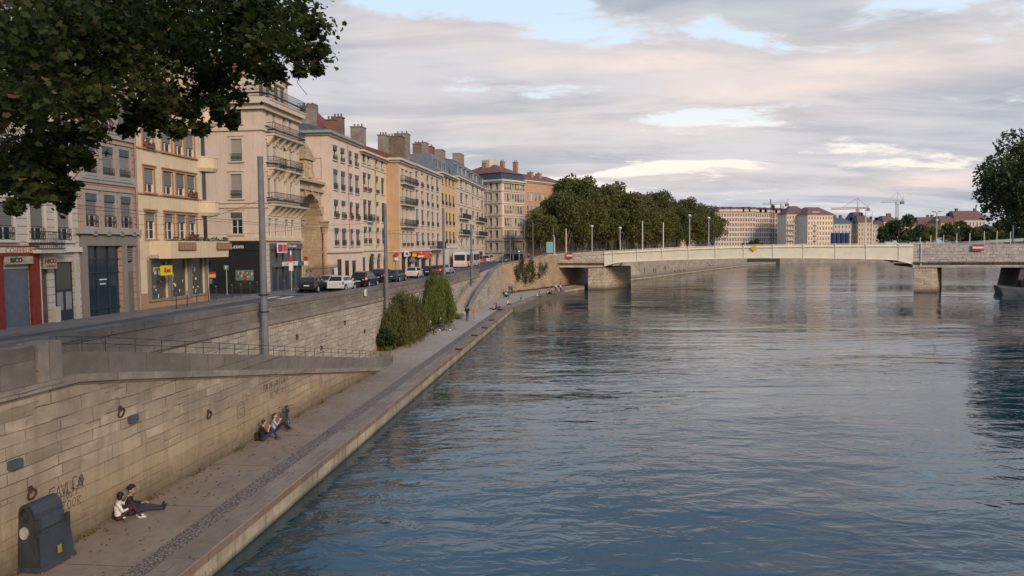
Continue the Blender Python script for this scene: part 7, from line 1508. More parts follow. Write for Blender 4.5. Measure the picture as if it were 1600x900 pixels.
def person(loc, ang, pose, top, bottom, shoes, label, hair=None, sk=None, scale=1.0, long_sleeve=True, over=None, voxel=.022, hairstyle='short', fingers=False, female=False, group=None, long_leg=True, bare_foot=False):
    hair = hair or hair_d; sk = sk or skin; P = {k: v for k, v in POSE[pose].items() if k != 'r'}; Rr = POSE[pose].get('r') or {}
    Lf = dict(P); Rt = {k: (v[0], -v[1], v[2]) for k, v in P.items()}
    for k, v in Rr.items(): Rt[k] = (v[0], -v[1], v[2])
    for k, v in (over or {}).items():
        if k[:2] == 'L.': Lf[k[2:]] = v
        elif k[:2] == 'R.': Rt[k[2:]] = v
        else: P[k] = v; Lf[k] = v; Rt[k] = v
    S = []                                        # (a, b, ra, rb, region) regions: 0 skin 1 top 2 bottom 3 shoes
    def cap(a, b, ra, rb, g): S.append((Vector(a), Vector(b), ra, rb, g))
    sw = .9 if female else 1.0
    pel, che, nec, hed = (Vector(P[k]) for k in ('pel', 'che', 'nec', 'hed'))
    cap(pel+v3(0, .075, 0), che+v3(0, .085*sw, 0), .115, .118*sw, 1); cap(pel-v3(0, .075, 0), che-v3(0, .085*sw, 0), .115, .118*sw, 1)
    cap(pel+v3(0, .07, -.02), pel+v3(0, .07, .03), .125, .12, 2); cap(pel-v3(0, .07, .02), pel-v3(0, .07, -.03), .125, .12, 2)
    cap(che, nec-v3(0, 0, .06), .12, .07, 1); cap(nec-v3(0, 0, .05), hed-v3(0, 0, .05), .052, .05, 0)
    fw = Vector(P.get('look', (1, 0, 0))).normalized()
    cap(hed+v3(0, 0, .03), hed+fw*.012-v3(0, 0, .045), .094, .072, 0); cap(hed+fw*.03-v3(0, 0, .07), hed+fw*.045-v3(0, 0, .085), .04, .032, 0); cap(hed+fw*.085+v3(0, 0, .0), hed+fw*.108-v3(0, 0, .03), .011, .016, 0)
    sd_ = Vector((-fw.y, fw.x, 0))
    for s_ in (-1, 1): cap(hed+sd_*s_*.088, hed+sd_*s_*.096-v3(0, 0, .03), .022, .016, 0)
    for D, s_ in ((Lf, 1), (Rt, -1)):
        sh, el_, ha, hi, kn, an = (Vector(D[k]) for k in ('sh', 'el', 'ha', 'hi', 'kn', 'an'))
        cap(che+v3(0, .06*s_, .08), sh, .08, .062, 1); cap(sh, el_, .056, .043, 1); cap(el_, ha, .041, .027, 1 if long_sleeve else 0)
        hd = (ha-el_).normalized(); pc = ha+hd*.06; cap(ha, pc, .028, .034, 0)
        if fingers:
            ax = hd.cross(v3(0, 0, 1)); ax = ax.normalized() if ax.length > .1 else v3(0, 1, 0); dn = hd.cross(ax).normalized()
            for i, ln in enumerate((.068, .078, .072, .056)):
                b0 = pc+ax*(i-1.5)*.02; m_ = b0+hd*ln*.55+dn*.008; cap(b0, m_, .0115, .0105, 0); cap(m_, m_+(hd*.6+dn*.7)*ln*.5, .0105, .009, 0)
            t0 = ha+hd*.02+ax*.03; cap(t0, t0+(hd*.6+ax*.7)*.045, .013, .012, 0); cap(t0+(hd*.6+ax*.7)*.045, t0+(hd*.9+ax*.5)*.075, .012, .010, 0)
        else: cap(pc, pc+hd*.07+v3(0, 0, -.01), .026, .016, 0)
        cap(hi, kn, .088, .060, 2); mid = kn.lerp(an, .35); cap(kn, mid, .058, .054, 2 if long_leg else 0); cap(mid, an, .054, .038, 2 if long_leg else 0)
        ft = (an-kn).normalized(); fd = v3(1, 0, 0) if abs(ft.x) < .8 else v3(.25, 0, .97)
        if 'ft' in D: fd = Vector(D['ft']).normalized()
        heel = an-fd*.05+v3(0, 0, -.03) if fd.z < .5 else an; cap(heel, an+fd*.13+(v3(0, 0, -.045) if fd.z < .5 else v3(.03, 0, 0)), .042, .036, 0 if bare_foot else 3)
    q = MB()
    for a, b, ra, rb, g_ in S:
        q.tube(a, b, ra, rb, 10); q.ell(a, (ra,)*3, 10, 6); q.ell(b, (rb,)*3, 10, 6)
    src = q.mesh('body', sk); o = bpy.data.objects.new('tmp', src); COL.objects.link(o)
    m_ = o.modifiers.new('r', 'REMESH'); m_.mode = 'VOXEL'; m_.voxel_size = voxel; m_.use_smooth_shade = True; sm = o.modifiers.new('s', 'SMOOTH'); sm.factor = .5; sm.iterations = 2
    dg = bpy.context.evaluated_depsgraph_get(); me = bpy.data.meshes.new_from_object(o.evaluated_get(dg)); bpy.data.objects.remove(o); bpy.data.meshes.remove(src)
    me.materials.clear()
    for mm in (sk, top, bottom, shoes): me.materials.append(mm)
    nP = len(me.polygons); ctr = np.empty(nP*3); me.polygons.foreach_get('center', ctr); ctr = ctr.reshape(-1, 3); best = np.full(nP, 1e9); reg = np.zeros(nP, dtype=np.int32)
    for a, b, ra, rb, g_ in S:
        a_, b_ = np.array(a), np.array(b); d = b_-a_; t = np.clip(((ctr-a_)@d)/max(1e-9, d@d), 0, 1); dist = np.linalg.norm(ctr-(a_+t[:, None]*d), axis=1)-(ra+(rb-ra)*t); s_ = dist < best-1e-4; best[s_] = dist[s_]; reg[s_] = g_
    me.polygons.foreach_set('material_index', reg); me.polygons.foreach_set('use_smooth', [True]*nP); me.name = 'body'
    r = empty('person', loc, ang, label, 'person', group); r.scale = (scale,)*3
    link(me, 'body', r)
    if hairstyle:
        h = MB(); c = hed-fw*.014+v3(0, 0, .038)
        if hairstyle == 'short': h.ell(c, (.102, .100, .098), 12, 8)
        elif hairstyle == 'curly':
            rn = random.Random(4)
            h.ell(c+v3(0, 0, .012), (.108, .108, .098), 12, 8)
            for i in range(42): a = rn.uniform(0, 6.28); e = rn.uniform(-.1, 1.5); d = Vector((math.cos(a)*math.cos(e), math.sin(a)*math.cos(e), math.sin(e))); h.ell(c+d*.105, (.03,)*3, 6, 4)
        elif hairstyle == 'bob': h.ell(c, (.108, .108, .100), 12, 8); h.ell(c-fw*.03-v3(0, 0, .08), (.075, .10, .085), 10, 6)
        elif hairstyle == 'long': h.ell(c, (.106, .104, .10), 12, 8); h.tube(c-fw*.05, c-fw*.075-v3(0, 0, .26), .085, .05, 10)
        elif hairstyle == 'cap': h.ell(c+v3(0, 0, .01), (.108, .106, .09), 12, 8); h.box(c.x+.05, c.x+.17, c.y-.06, c.y+.06, c.z+.0, c.z+.014)
        h.v = [(x, y, z) if not (((Vector((x, y, z))-hed).dot(fw) > .055) and z < hed.z+.055) else tuple(Vector((x, y, z))-fw*((Vector((x, y, z))-hed).dot(fw)-.05)) for x, y, z in h.v]
        h.build('hair' if hairstyle != 'cap' else 'cap', hair, r, smooth=True)
    return r
blk = cloth('cloth_black', (.014, .014, .016)); navy = cloth('cloth_navy', (.02, .03, .07)); wht = cloth('cloth_white', (.55, .55, .53)); maroon = cloth('cloth_maroon', (.055, .018, .024)); dkj = cloth('cloth_dark_jeans', (.025, .032, .05)); ltj = cloth('cloth_light_jeans', (.26, .32, .38)); orange = cloth('cloth_orange', (.50, .13, .06)); teal = cloth('cloth_teal', (.07, .12, .14)); grey = cloth('cloth_grey', (.14, .14, .15)); ltb = cloth('cloth_light_blue', (.26, .34, .46)); pinkc = cloth('cloth_pink', (.50, .36, .34)); redc = cloth('cloth_red', (.30, .04, .04)); shoe_w = cloth('shoe_white', (.50, .50, .48)); brown = cloth('cloth_brown', (.10, .06, .04))
def G(px, py, z=ZP): return on_z(px, py, z)
AQ = math.atan2(1, .123)                           # along the quay, away from the viewer
# near couple: backs to the wall
Pm = G(212, 808); pm = person((Pm.x-.25, Pm.y+.22, ZP), AQ-1.05, 'legs', blk, dkj, blk, 'man with curly black hair in black, legs stretched out, beside the woman in white', hair_d, skin_t, 1.06, True,
    {'L.kn': (.42, .13, .20), 'L.an': (.84, .15, .09), 'R.kn': (.44, -.08, .17), 'R.an': (.90, -.08, .09), 'look': (.75, -.45, -.25), 'L.ha': (.36, .17, .30), 'R.ha': (.28, -.10, .36), 'R.el': (.04, -.27, .36)}, .012, 'curly', True)
Pw = G(189, 812); pw = person((Pw.x-.05, Pw.y-.02, ZP), AQ-1.0, 'ground', wht, maroon, shoe_w, 'woman in a loose white top and maroon trousers sitting beside the man in black', hair_d, skin, 1.0, True,
    {'look': (.55, .8, 0), 'L.ha': (.26, .24, .62), 'L.el': (.16, .28, .40), 'R.ha': (.36, -.04, .36), 'L.kn': (.36, .10, .46), 'R.kn': (.42, -.10, .42), 'L.an': (.56, .10, .07), 'R.an': (.62, -.12, .07)}, .012, 'bob', True, True)
def backpack(P, rz, label, mt, s=1.0):
    r = empty('backpack', P, rz, label, 'backpack', None); q = MB(); q.hexa([(-.14, -.12, 0), (.14, -.12, 0), (.14, .12, 0), (-.14, .12, 0)], [(-.15, -.10, .30), (.15, -.10, .30), (.15, .08, .30), (-.15, .08, .30)]); q.ell((0, -.01, .31), (.15, .09, .12)); q.xf(Matrix.Scale(s, 4)); q.build('bag_body', mt, r, smooth=False)
    q = MB(); q.ell((0, -.13, .12), (.11, .05, .09)); q.xf(Matrix.Scale(s, 4)); q.build('front_pocket', mt, r); q = MB(); q.path([(-.08, .1, .38), (-.1, .17, .25), (-.09, .13, .03)], .014, 5); q.path([(.08, .1, .38), (.1, .17, .25), (.09, .13, .03)], .014, 5); q.xf(Matrix.Scale(s, 4)); q.build('straps', iron_l, r); return r
Pb = G(175, 812); backpack((Pb.x-.02, Pb.y+.1, ZP), .4, 'black backpack standing against the wall behind the woman in white', blk, 1.25)
Pc = G(194.5, 816); c_ = MB(); c_.lathe([(.032, 0), (.038, .13), (.040, .14)], 12, 0); c_.lathe([(.041, .14), (.036, .165)], 12, 1); o = c_.build('drink_cup', [brown, white_m]); o.location = (Pc.x, Pc.y, ZP); tag(o, 'small dark drink cup with a white lid before the woman in white', 'cup')
# second couple and bicycle
P1 = G(414, 689); person((P1.x-.12, P1.y+.05, ZP), AQ-1.0, 'ground', blk, navy, brown, 'man in a black T shirt and dark jeans eating beside the woman in blue', hair_b, skin, 1.05, False, {'L.ha': (.26, .06, .60), 'R.ha': (.28, -.04, .56), 'R.el': (.18, -.24, .38), 'L.el': (.14, .26, .36), 'look': (1, .1, 0)}, .013, 'short', True)
P2 = G(431, 676); person((P2.x-.12, P2.y+.1, ZP), AQ-1.05, 'ground', ltb, blk, brown, 'woman in a light blue top and black trousers beside the man eating', hair_b, skin, 1.0, False, {'L.ha': (.24, .04, .58), 'R.ha': (.30, -.02, .56), 'R.el': (.12, -.25, .38), 'look': (.7, -.6, 0), 'L.kn': (.46, .14, .36), 'L.an': (.78, .12, .07)}, .013, 'long', True, True)
Pb = G(400, 688); backpack((Pb.x+.08, Pb.y, ZP), .6, 'small black backpack on the ground left of the man eating', blk, .95)
rub = plain('tyre_rubber', (.018, .018, .018), .8, .2); chrome = plain('chrome', (.45, .45, .46), .3, .1, metal=.8)
def bicycle(loc, rz, lean, col, label, basket=True):
    r = empty('bicycle', loc, rz, label, 'bicycle', None); r.rotation_euler = (lean, 0, rz); wr = .33
    for x in (-.52, .52):
        q = MB(); q.torus((x, 0, wr), wr-.02, .022, (0, 1, 0), 28, 6); w_ = q.build('wheel', rub, r)
        q = MB(); q.torus((x, 0, wr), wr-.05, .010, (0, 1, 0), 28, 5); 
        for i in range(14): a = 2*math.pi*i/14; q.tube((x, 0, wr), (x+(wr-.05)*math.cos(a), 0, wr+(wr-.05)*math.sin(a)), .0035, n=4)
        q.tube((x, -.05, wr), (x, .05, wr), .02, n=8); q.build('rim', chrome, w_)
    q = MB(); bb_ = (-.08, 0, .29); st = (-.22, 0, .80); hd = (.36, 0, .82); q.tube(bb_, st, .017, n=7); q.tube(bb_, (.40, 0, .62), .020, n=7); q.tube((-.20, 0, .72), hd, .017, n=7); q.tube(hd, (.42, 0, .60), .019, n=7)
    for s_ in (-.05, .05): q.tube((.42, s_, .60), (.52, s_, wr), .012, n=6); q.tube(bb_, (-.52, s_, wr), .010, n=6); q.tube((-.2, 0, .74), (-.52, s_, wr), .009, n=6)
    q.build('frame', col, r)
    q = MB(); q.tube(hd, (.33, 0, 1.0), .014, n=7); q.path([(.22, -.30, 1.02), (.30, -.2, 1.03), (.34, 0, 1.0), (.30, .2, 1.03), (.22, .30, 1.02)], .013, 7); q.tube((.16, -.31, 1.02), (.25, -.30, 1.02), .020, n=7); q.tube((.16, .31, 1.02), (.25, .30, 1.02), .020, n=7); q.build('handlebar', iron, r)
    q = MB(); q.tube(st, (-.24, 0, .88), .013, n=6); q.hexa([(-.38, -.07, .88), (-.2, -.06, .88), (-.08, -.015, .89), (-.08, .015, .89), (-.2, .06, .88), (-.38, .07, .88)], [(-.38, -.07, .93), (-.2, -.05, .92), (-.08, -.012, .915), (-.08, .012, .915), (-.2, .05, .92), (-.38, .07, .93)]); q.build('saddle', black_m, r)
    q = MB(); q.torus((-.08, 0, .29), .085, .008, (0, 1, 0), 18, 4); q.tube((-.08, .04, .29), (.0, .09, .19), .010, n=5); q.tube((-.08, -.04, .29), (-.16, -.09, .39), .010, n=5); q.box(-.04, .04, .07, .15, .175, .195); q.box(-.20, -.12, -.15, -.07, .385, .405); q.build('crank', chrome, r)
    q = MB(); n = 9
    for x0 in (-.52, .52):
        pts = [(x0+(wr+.03)*math.cos(math.pi*(.12+.72*i/n)), 0, wr+(wr+.03)*math.sin(math.pi*(.12+.72*i/n))) for i in range(n+1)]
        for a, b in zip(pts[:-1], pts[1:]): q.poly([(a[0], -.025, a[2]), (b[0], -.025, b[2]), (b[0], .025, b[2]), (a[0], .025, a[2])])
    q.build('mudguards', col, r)
    if basket:
        q = MB(); 
        for z in (.82, .90, .98): q.path([(.42, -.14, z), (.66, -.15, z), (.66, .15, z), (.42, .14, z), (.42, -.14, z)], .008, 4)
        for i in range(9): t = i/8; q.tube((.66, -.15+.3*t, .80), (.67, -.16+.32*t, .98), .006, n=4); q.tube((.42+.24*t, -.14, .80), (.42+.25*t, -.155, .98), .006, n=4); q.tube((.42+.24*t, .14, .80), (.42+.25*t, .155, .98), .006, n=4)
        q.box(.42, .66, -.14, .14, .80, .81); q.build('basket', iron, r)
    return r
Pk = G(449, 668); bicycle((Pk.x-.02, Pk.y+.35, ZP), -1.30, .12, iron, 'dark city bicycle with a wire basket leaning at the ramp wall')
Pk = G(699, 517); bicycle((Pk.x-.1, Pk.y, ZP), .12, 0, iron, 'black bicycle parked in front of the second stone bench')
Pk = G(689, 517); bicycle((Pk.x+.1, Pk.y+.4, ZP), -.12, 0, navy, 'second bicycle half hidden behind the seated cyclist', False)
# seated by the willows
Ps = G(670, 523); person((Ps.x-.05, Ps.y+.2, ZP-.03), -.35, 'bench', blk, dkj, blk, 'man in a pale cap and dark jacket sitting on the stone bench', hair_w, skin, 1.05, True, {'R.kn': (.46, -.10, .60), 'R.an': (.78, -.05, .30), 'look': (.7, -.6, -.2)}, .018, 'cap')
Ps = G(687, 516); person((Ps.x-.1, Ps.y+.4, ZP-.03), -.5, 'bench', blk, grey, blk, 'person in black sitting by the parked bicycles below the green willow', hair_d, skin, 1.03, True, None, .02, 'short')
# walkers
Ps = G(730, 502); person((Ps.x, Ps.y, ZP), AQ+.1, 'walk', blk, dkj, blk, 'man in a dark printed T shirt walking, a white bag at his side', hair_d, skin, 1.04, False, None, .02, 'short')
Ps = G(726, 500); q = MB(); q.ell((0, 0, .22), (.20, .12, .24), 10, 8); q.tube((0, 0, .4), (.05, 0, .62), .03, .01, 6); o = q.build('white_bag', wht, smooth=True); o.location = (Ps.x-.02, Ps.y, ZP+.55); tag(o, 'white bag carried by the walking man near the stairs', 'bag')
Ps = G(742, 502); person((Ps.x, Ps.y, ZP), AQ+math.pi, 'walk', orange, ltj, shoe_w, 'woman in an orange top and light jeans walking beside the water', hair_b, skin, .98, True, {'L.ha': (.12, .28, .95)}, .02, 'long', female=True)
# groups near the corner
def crowd(lst, grp):
    for (px, py, dx_, dy_, ang, pose, t_, b_, lb, hs, sc_) in lst:
        P = G(px, py); person((P.x+dx_, P.y+dy_, ZP), ang, pose, t_, b_, shoe_w if sc_ < 1 else blk, lb, [hair_d, hair_b][px % 2 > .9], skin, sc_, px % 3 > 1, None, .034, hs, group=grp)
E1 = math.atan2(-.12, .99)
crowd([(771.5, 484, 0, 0, .3, 'ground', pinkc, blk, 'person in a pale top sitting near the water, left of the reclining one', 'short', .99), (775, 483, 0, 0, 3.3, 'legs', navy, navy, 'reclining person in navy with knees toward the pale topped friend', 'long', 1.0), (780, 485, 0, 0, -.6, 'edge', navy, blk, 'person in dark clothes with legs over the quay edge', 'short', 1.01),
       (794.5, 476, -.15, 0, E1, 'edge', wht, blk, 'person in a white shirt with feet over the edge at the quay corner', 'short', 1.0),
       (785, 461, .2, 0, -.2, 'ground', blk, grey, 'dark dressed person sitting at the foot of the corner wall', 'short', 1.0), (788, 464, .3, -.5, -.7, 'ground', navy, blk, 'person in navy sitting in the group by the corner wall', 'short', 1.02), (791.5, 466, 0, 0, 2.6, 'bench', ltb, dkj, 'person in light blue seated facing the group by the corner wall', 'long', .98),
       (796.5, 460, 0, 0, -2.0, 'stand', teal, teal, 'standing person in grey teal clothes by the brown wall', 'short', 1.04), (800, 459.5, 0, .5, -2.2, 'stand', grey, blk, 'standing person in grey behind the teal one at the brown wall', 'short', 1.0),
       (814, 470, 0, 0, E1, 'edge', blk, ltj, 'lone person in black sitting on the landing steps', 'short', 1.0), (839, 464.5, 0, 0, E1, 'edge', wht, blk, 'person in white on the landing steps, left one of a pair', 'short', 1.0), (842.5, 463.5, 0, 0, E1, 'edge', redc, blk, 'person in dark red on the steps beside the one in white', 'long', .98),
       (855.5, 460, 0, 0, E1-.2, 'ground', pinkc, navy, 'person in pink sitting on the steps, right of the pair', 'short', .98), (859, 460, 0, 0, 2.8, 'ground', brown, blk, 'person in brown sitting with the one in pink', 'short', 1.0), (861.5, 460.5, 0, 0, E1, 'edge', navy, dkj, 'person in navy at the right end of the trio on the steps', 'short', 1.0),
       (868.5, 457, 0, 0, 1.0, 'stand', wht, blk, 'standing person in a white top at the far end of the landing', 'short', .98), (872.5, 457, 0, 0, .6, 'ground', pinkc, blk, 'crouching person between the two standing at the far end', 'short', 1.0), (876, 457, 0, 0, 2.4, 'stand', pinkc, navy, 'standing person in pale pink nearest the bridge pier', 'long', .98)], 'people sitting and standing by the quay corner')
crowd([(981, 433, 0, 0, 0, 'ground', wht, grey, 'white clothed person sitting by the far side of the bridge pier', 'short', 1.0), (996, 427.5, 0, 0, 0, 'ground', wht, blk, 'person in white sitting below the stair flank beyond the bridge', 'short', 1.0), (1007, 427, 0, 0, 0, 'stand', blk, blk, 'dark figure standing at the stair flank beyond the bridge', 'short', 1.0),
       (1021.5, 427, 0, 0, 0, 'stand', blk, navy, 'dark figure at the water edge beyond the bridge, left one', 'short', 1.0), (1024.5, 427, 0, 0, 0, 'stand', navy, blk, 'dark figure at the water edge beyond the bridge, right one', 'short', 1.0), (1039.5, 423, 0, 0, 0, 'stand', brown, blk, 'person in brown beside the foot of the stone flank', 'short', 1.0),
       (1054, 425.5, 0, 0, -.3, 'edge', blk, blk, 'first of three dark people on the far quay edge', 'short', 1.05), (1061, 424, 0, 0, -.3, 'edge', teal, blk, 'second of three dark people on the far quay edge', 'short', 1.05), (1068, 423, 0, 0, -.3, 'legs', redc, blk, 'third of three people on the far quay edge, in dark red', 'short', 1.05),
       (1070, 418, 0, 0, 0, 'ground', pinkc, blk, 'person in pink sitting back from the far quay edge', 'short', 1.05), (1081.5, 417, 0, 0, 0, 'ground', blk, blk, 'single dark person sitting back from the far quay edge', 'short', 1.05), (1101, 415, 0, 0, 0, 'stand', blk, blk, 'left dark person of the trio near the far end of the quay', 'short', 1.0), (1108, 415.5, 0, 0, 0, 'ground', navy, blk, 'middle dark person of the trio near the far end of the quay', 'short', 1.05), (1112, 415.5, 0, 0, 0, 'ground', wht, blk, 'right person of the trio near the far end, in white', 'short', 1.05)], 'small figures on the quay beyond the bridge')
for (px, Y, t_, b_, lb) in ((651.5, 132, blk, blk, 'person in black at a doorway behind the dark parked car'), (848, 152, navy, blk, 'pedestrian in navy on the pavement left of the cyan panel'), (852, 153, blk, grey, 'pedestrian in black just left of the cyan panel'), (826, 150, grey, blk, 'pedestrian in grey at the crossing by the bridge'), (884, 160, redc, blk, 'person in red behind the left stone parapet'), (1162, 150, blk, blk, 'person crossing the bridge left of the yellow diamond')):
    P = on_y(px, 400, Y); z = 5.3 if Y < 140 else 6.3
    if px in (884, 1162): X = on_wall(px, 395, BO, bu)[0]; P = BM @ Vector((X, 2.2, 0)); Y = P.y; z = bt(X)-1.1
    person((P.x, Y, z), 1.2, 'stand', t_, b_, blk, lb, hair_d, skin, 1.02, True, None, .034, 'short', group='pedestrians at street level')
for px, lb in ((479, 'person in a pale shirt behind the cars at the church portal'), (486, 'person in pink in front of the portal fence')):
    P = on_z(px, 449, 5.2); person((P.x, P.y, 5.25), 1.0, 'walk', wht if px == 479 else pinkc, grey, blk, lb, hair_b, skin, 1.0, True, None, .03, 'short')
# ---------------------------------------------------------------- vehicles
tail = glow('tail_lamp_lit', (1.0, .10, .04), e=1.6); tail_off = plain('tail_lamp', (.22, .015, .012), .3, .1); headl = plain('headlamp', (.5, .5, .48), .2, .1); carglass = glassy('car_glass', (.02, .024, .028), .08, .3)
def paint(n, c, r=.28):
    if n in MT: return MT[n]
    m, t, b = base(n); b.inputs['Base Color'].default_value = c+(1,); b.inputs['Roughness'].default_value = r; b.inputs['Coat Weight'].default_value = .5; b.inputs['Coat Roughness'].default_value = .08
    g = t.noise(t.node('ShaderNodeTexCoord').outputs['Object'], 1.3, 4); t.l.new(t.mix(t.math('MULTIPLY', g, .35), c, tuple(x*.7+.02 for x in c)), b.inputs['Base Color']); return m
CARK = {
 'hatch': dict(L=4.0, W=1.70, H=1.46, st=[(-2.0, .55, .90, None), (-1.92, .30, .98, None), (-1.2, .22, 1.0, 0), (.6, .22, .96, 0), (1.35, .25, .86, None), (1.9, .32, .70, None), (2.0, .40, .60, None)], rf=[(-1.86, .98), (-1.45, 1.42), (-.2, 1.46), (.35, 1.36), (1.05, .93)]),
 'sedan': dict(L=4.5, W=1.76, H=1.44, st=[(-2.25, .5, .84, None), (-2.15, .28, .96, None), (-1.4, .22, .98, 0), (.7, .22, .95, 0), (1.5, .25, .86, None), (2.15, .32, .70, None), (2.25, .42, .6, None)], rf=[(-1.75, .97), (-1.0, 1.38), (-.1, 1.44), (.45, 1.35), (1.2, .93)]),
 'suv': dict(L=4.55, W=1.84, H=1.66, st=[(-2.28, .55, 1.0, None), (-2.2, .34, 1.08, None), (-1.4, .28, 1.1, 0), (.7, .28, 1.06, 0), (1.5, .32, 1.0, None), (2.2, .38, .82, None), (2.28, .46, .70, None)], rf=[(-2.12, 1.08), (-1.75, 1.58), (-.3, 1.66), (.35, 1.56), (1.05, 1.04)]),
 'van': dict(L=4.7, W=1.85, H=1.9, st=[(-2.35, .45, 1.1, None), (-2.3, .32, 1.15, None), (-1.4, .26, 1.15, 0), (1.1, .26, 1.12, 0), (1.7, .3, 1.02, None), (2.28, .36, .82, None), (2.35, .46, .66, None)], rf=[(-2.28, 1.15), (-2.2, 1.86), (.3, 1.9), (.8, 1.78), (1.55, 1.08)])}
def car(kind, loc, rz, pm_, label, lit=False, group='cars along the quay street'):
    K = CARK[kind]; Wd = K['W']/2; r = empty('parked_car' if not lit else 'car', loc, rz, label, 'car', group)
    q = MB(); loops = []
    for (x, zl, zb_, _) in K['st']:
        e = 1-.13*(abs(x)/(K['L']/2))**4; w_ = Wd*e
        loops.append([(x, -w_*.93, zl), (x, -w_, zl+.12), (x, -w_*1.0, zb_-.22), (x, -w_*.95, zb_-.03), (x, -w_*.86, zb_), (x, 0, zb_+.02), (x, w_*.86, zb_), (x, w_*.95, zb_-.03), (x, w_*1.0, zb_-.22), (x, w_, zl+.12), (x, w_*.93, zl)])
    n = len(loops[0]); q.add([p for l in loops for p in l], [(i*n+j, i*n+j+1, (i+1)*n+j+1, (i+1)*n+j) for i in range(len(loops)-1) for j in range(n-1)]+[tuple(range(n)), tuple(range((len(loops)-1)*n+n-1, (len(loops)-1)*n-1, -1))]+[(i*n, (i+1)*n, (i+1)*n+n-1, i*n+n-1) for i in range(len(loops)-1)])
    # greenhouse: pillars and roof
    rf = K['rf']; wb, wt = Wd*.86, Wd*.70
    L_ = [(x, wb if i in (0, len(rf)-1) else wt, z) for i, (x, z) in enumerate(rf)]
    vs = [(x, -w_, z) for x, w_, z in L_]+[(x, w_, z) for x, w_, z in L_]; m_ = len(L_); q.add(vs, [(i, i+1, m_+i+1, m_+i) for i in range(m_-1)]+[tuple(range(m_)), tuple(range(2*m_-1, m_-1, -1))]); q.build('body', pm_, r)
    def inset(pts, k=.09, off=.012):
        c = sum((Vector(p) for p in pts), Vector())/len(pts); nrm = (Vector(pts[1])-Vector(pts[0])).cross(Vector(pts[2])-Vector(pts[1])).normalized(); 
        if nrm.dot(c-Vector((0, 0, .9))) < 0: nrm = -nrm
        return [Vector(p).lerp(c, k)+nrm*off for p in pts]
    a, b = L_[0], L_[1]; g = MB(); g.poly(inset([(a[0], -a[1], a[2]), (a[0], a[1], a[2]), (b[0], b[1], b[2]), (b[0], -b[1], b[2])], .12)); g.build('rear_window', carglass, r)
    a, b = L_[-1], L_[-2]; g = MB(); g.poly(inset([(a[0], -a[1], a[2]), (a[0], a[1], a[2]), (b[0], b[1], b[2]), (b[0], -b[1], b[2])], .08)); g.build('windscreen', carglass, r)
    for s_ in (-1, 1):
        x0, x1 = rf[0][0]+.38, rf[-1][0]-.28; xm = (x0+x1)/2; zt_ = K['H']-.10; zb_ = K['st'][2][2]+.03
        for xa, xb, xc, xd in ((x0, xm-.04, xm-.04, max(rf[1][0], x0+.05)+.12), (xm+.04, x1, rf[-2][0]-.06, xm+.04)):
            t = (zt_-zb_)/(K['H']-zb_); yb, yt = wb*1.0+.016, wb+(wt-wb)*t+.035; g = MB(); g.poly([(xa, s_*yb, zb_), (xb, s_*yb, zb_), (xc, s_*yt, zt_-.04), (xd, s_*yt, zt_)]); g.build('side_window', carglass, r)
        for x in (-K['L']*.31, K['L']*.31):
            g = MB(); g.tube((x, s_*(Wd-.20), .32), (x, s_*(Wd+.015), .32), .325, n=18); w_ = g.build('wheel', rub, r); g = MB(); g.tube((x, s_*(Wd+.016), .32), (x, s_*(Wd+.03), .32), .21, n=14); g.build('rim', galv, w_)
            g = MB(); g.tube((x, s_*(Wd-.02), .34), (x, s_*(Wd+.006), .34), .385, n=18); g.build('wheel_arch', black_m, r)
        st = K['st'][1]; g = MB(); zt_ = st[2]-.06; g.hexa([(st[0]-.06, s_*Wd*.60, zt_-.24), (st[0]+.16, s_*(Wd*.93), zt_-.24), (st[0]+.16, s_*(Wd*.93), zt_-.23), (st[0]-.06, s_*Wd*.60, zt_-.23)] if 0 else [(st[0]-.10, s_*Wd*.56, zt_-.22), (st[0]+.22, s_*Wd*.56, zt_-.22), (st[0]+.22, s_*Wd*.965, zt_-.22), (st[0]-.05, s_*Wd*.90, zt_-.22)], [(st[0]-.06, s_*Wd*.58, zt_), (st[0]+.22, s_*Wd*.58, zt_), (st[0]+.22, s_*Wd*.95, zt_), (st[0]+.0, s_*Wd*.88, zt_)]); g.build('tail_light', tail if lit else tail_off, r)
        g = MB(); xf_ = K['L']/2; g.hexa([(xf_-.35, s_*Wd*.55, .60), (xf_-.02, s_*Wd*.50, .60), (xf_-.12, s_*Wd*.86, .60), (xf_-.35, s_*Wd*.93, .60)], [(xf_-.4, s_*Wd*.55, .74), (xf_-.10, s_*Wd*.50, .74), (xf_-.2, s_*Wd*.84, .74), (xf_-.4, s_*Wd*.90, .74)]); g.build('headlight', headl, r)
        g = MB(); g.ell((.62, s_*(Wd+.05), K['st'][2][2]+.08), (.06, .10, .07), 8, 6); g.build('mirror', pm_, r)
    g = MB(); x = -K['L']/2; g.box(x-.03, x+.02, -.26, .26, .62, .73); g.build('number_plate', plain('plate_white', (.5, .5, .46)) if 'plate_white' not in MT else MT['plate_white'], r)
    g = MB(); g.box(x-.035, x+.3, -Wd*.86, Wd*.86, .34, .50); g.build('bumper', pm_ if kind != 'van' else iron_l, r)
    return r
HU = facing(U0)
blkp = paint('paint_black', (.012, .013, .016)); silv = paint('paint_silver', (.36, .38, .40)); whtp = paint('paint_white', (.62, .62, .60)); dkb = paint('paint_dark_blue', (.03, .05, .075)); crm = paint('paint_cream', (.60, .58, .50)); redp = paint('paint_dark_red', (.20, .03, .03)); grn = paint('paint_dark_green', (.025, .05, .045))
def C_(px, py, z=5.2): P = on_z(px, py, z); return (P.x, P.y+1.2, z)
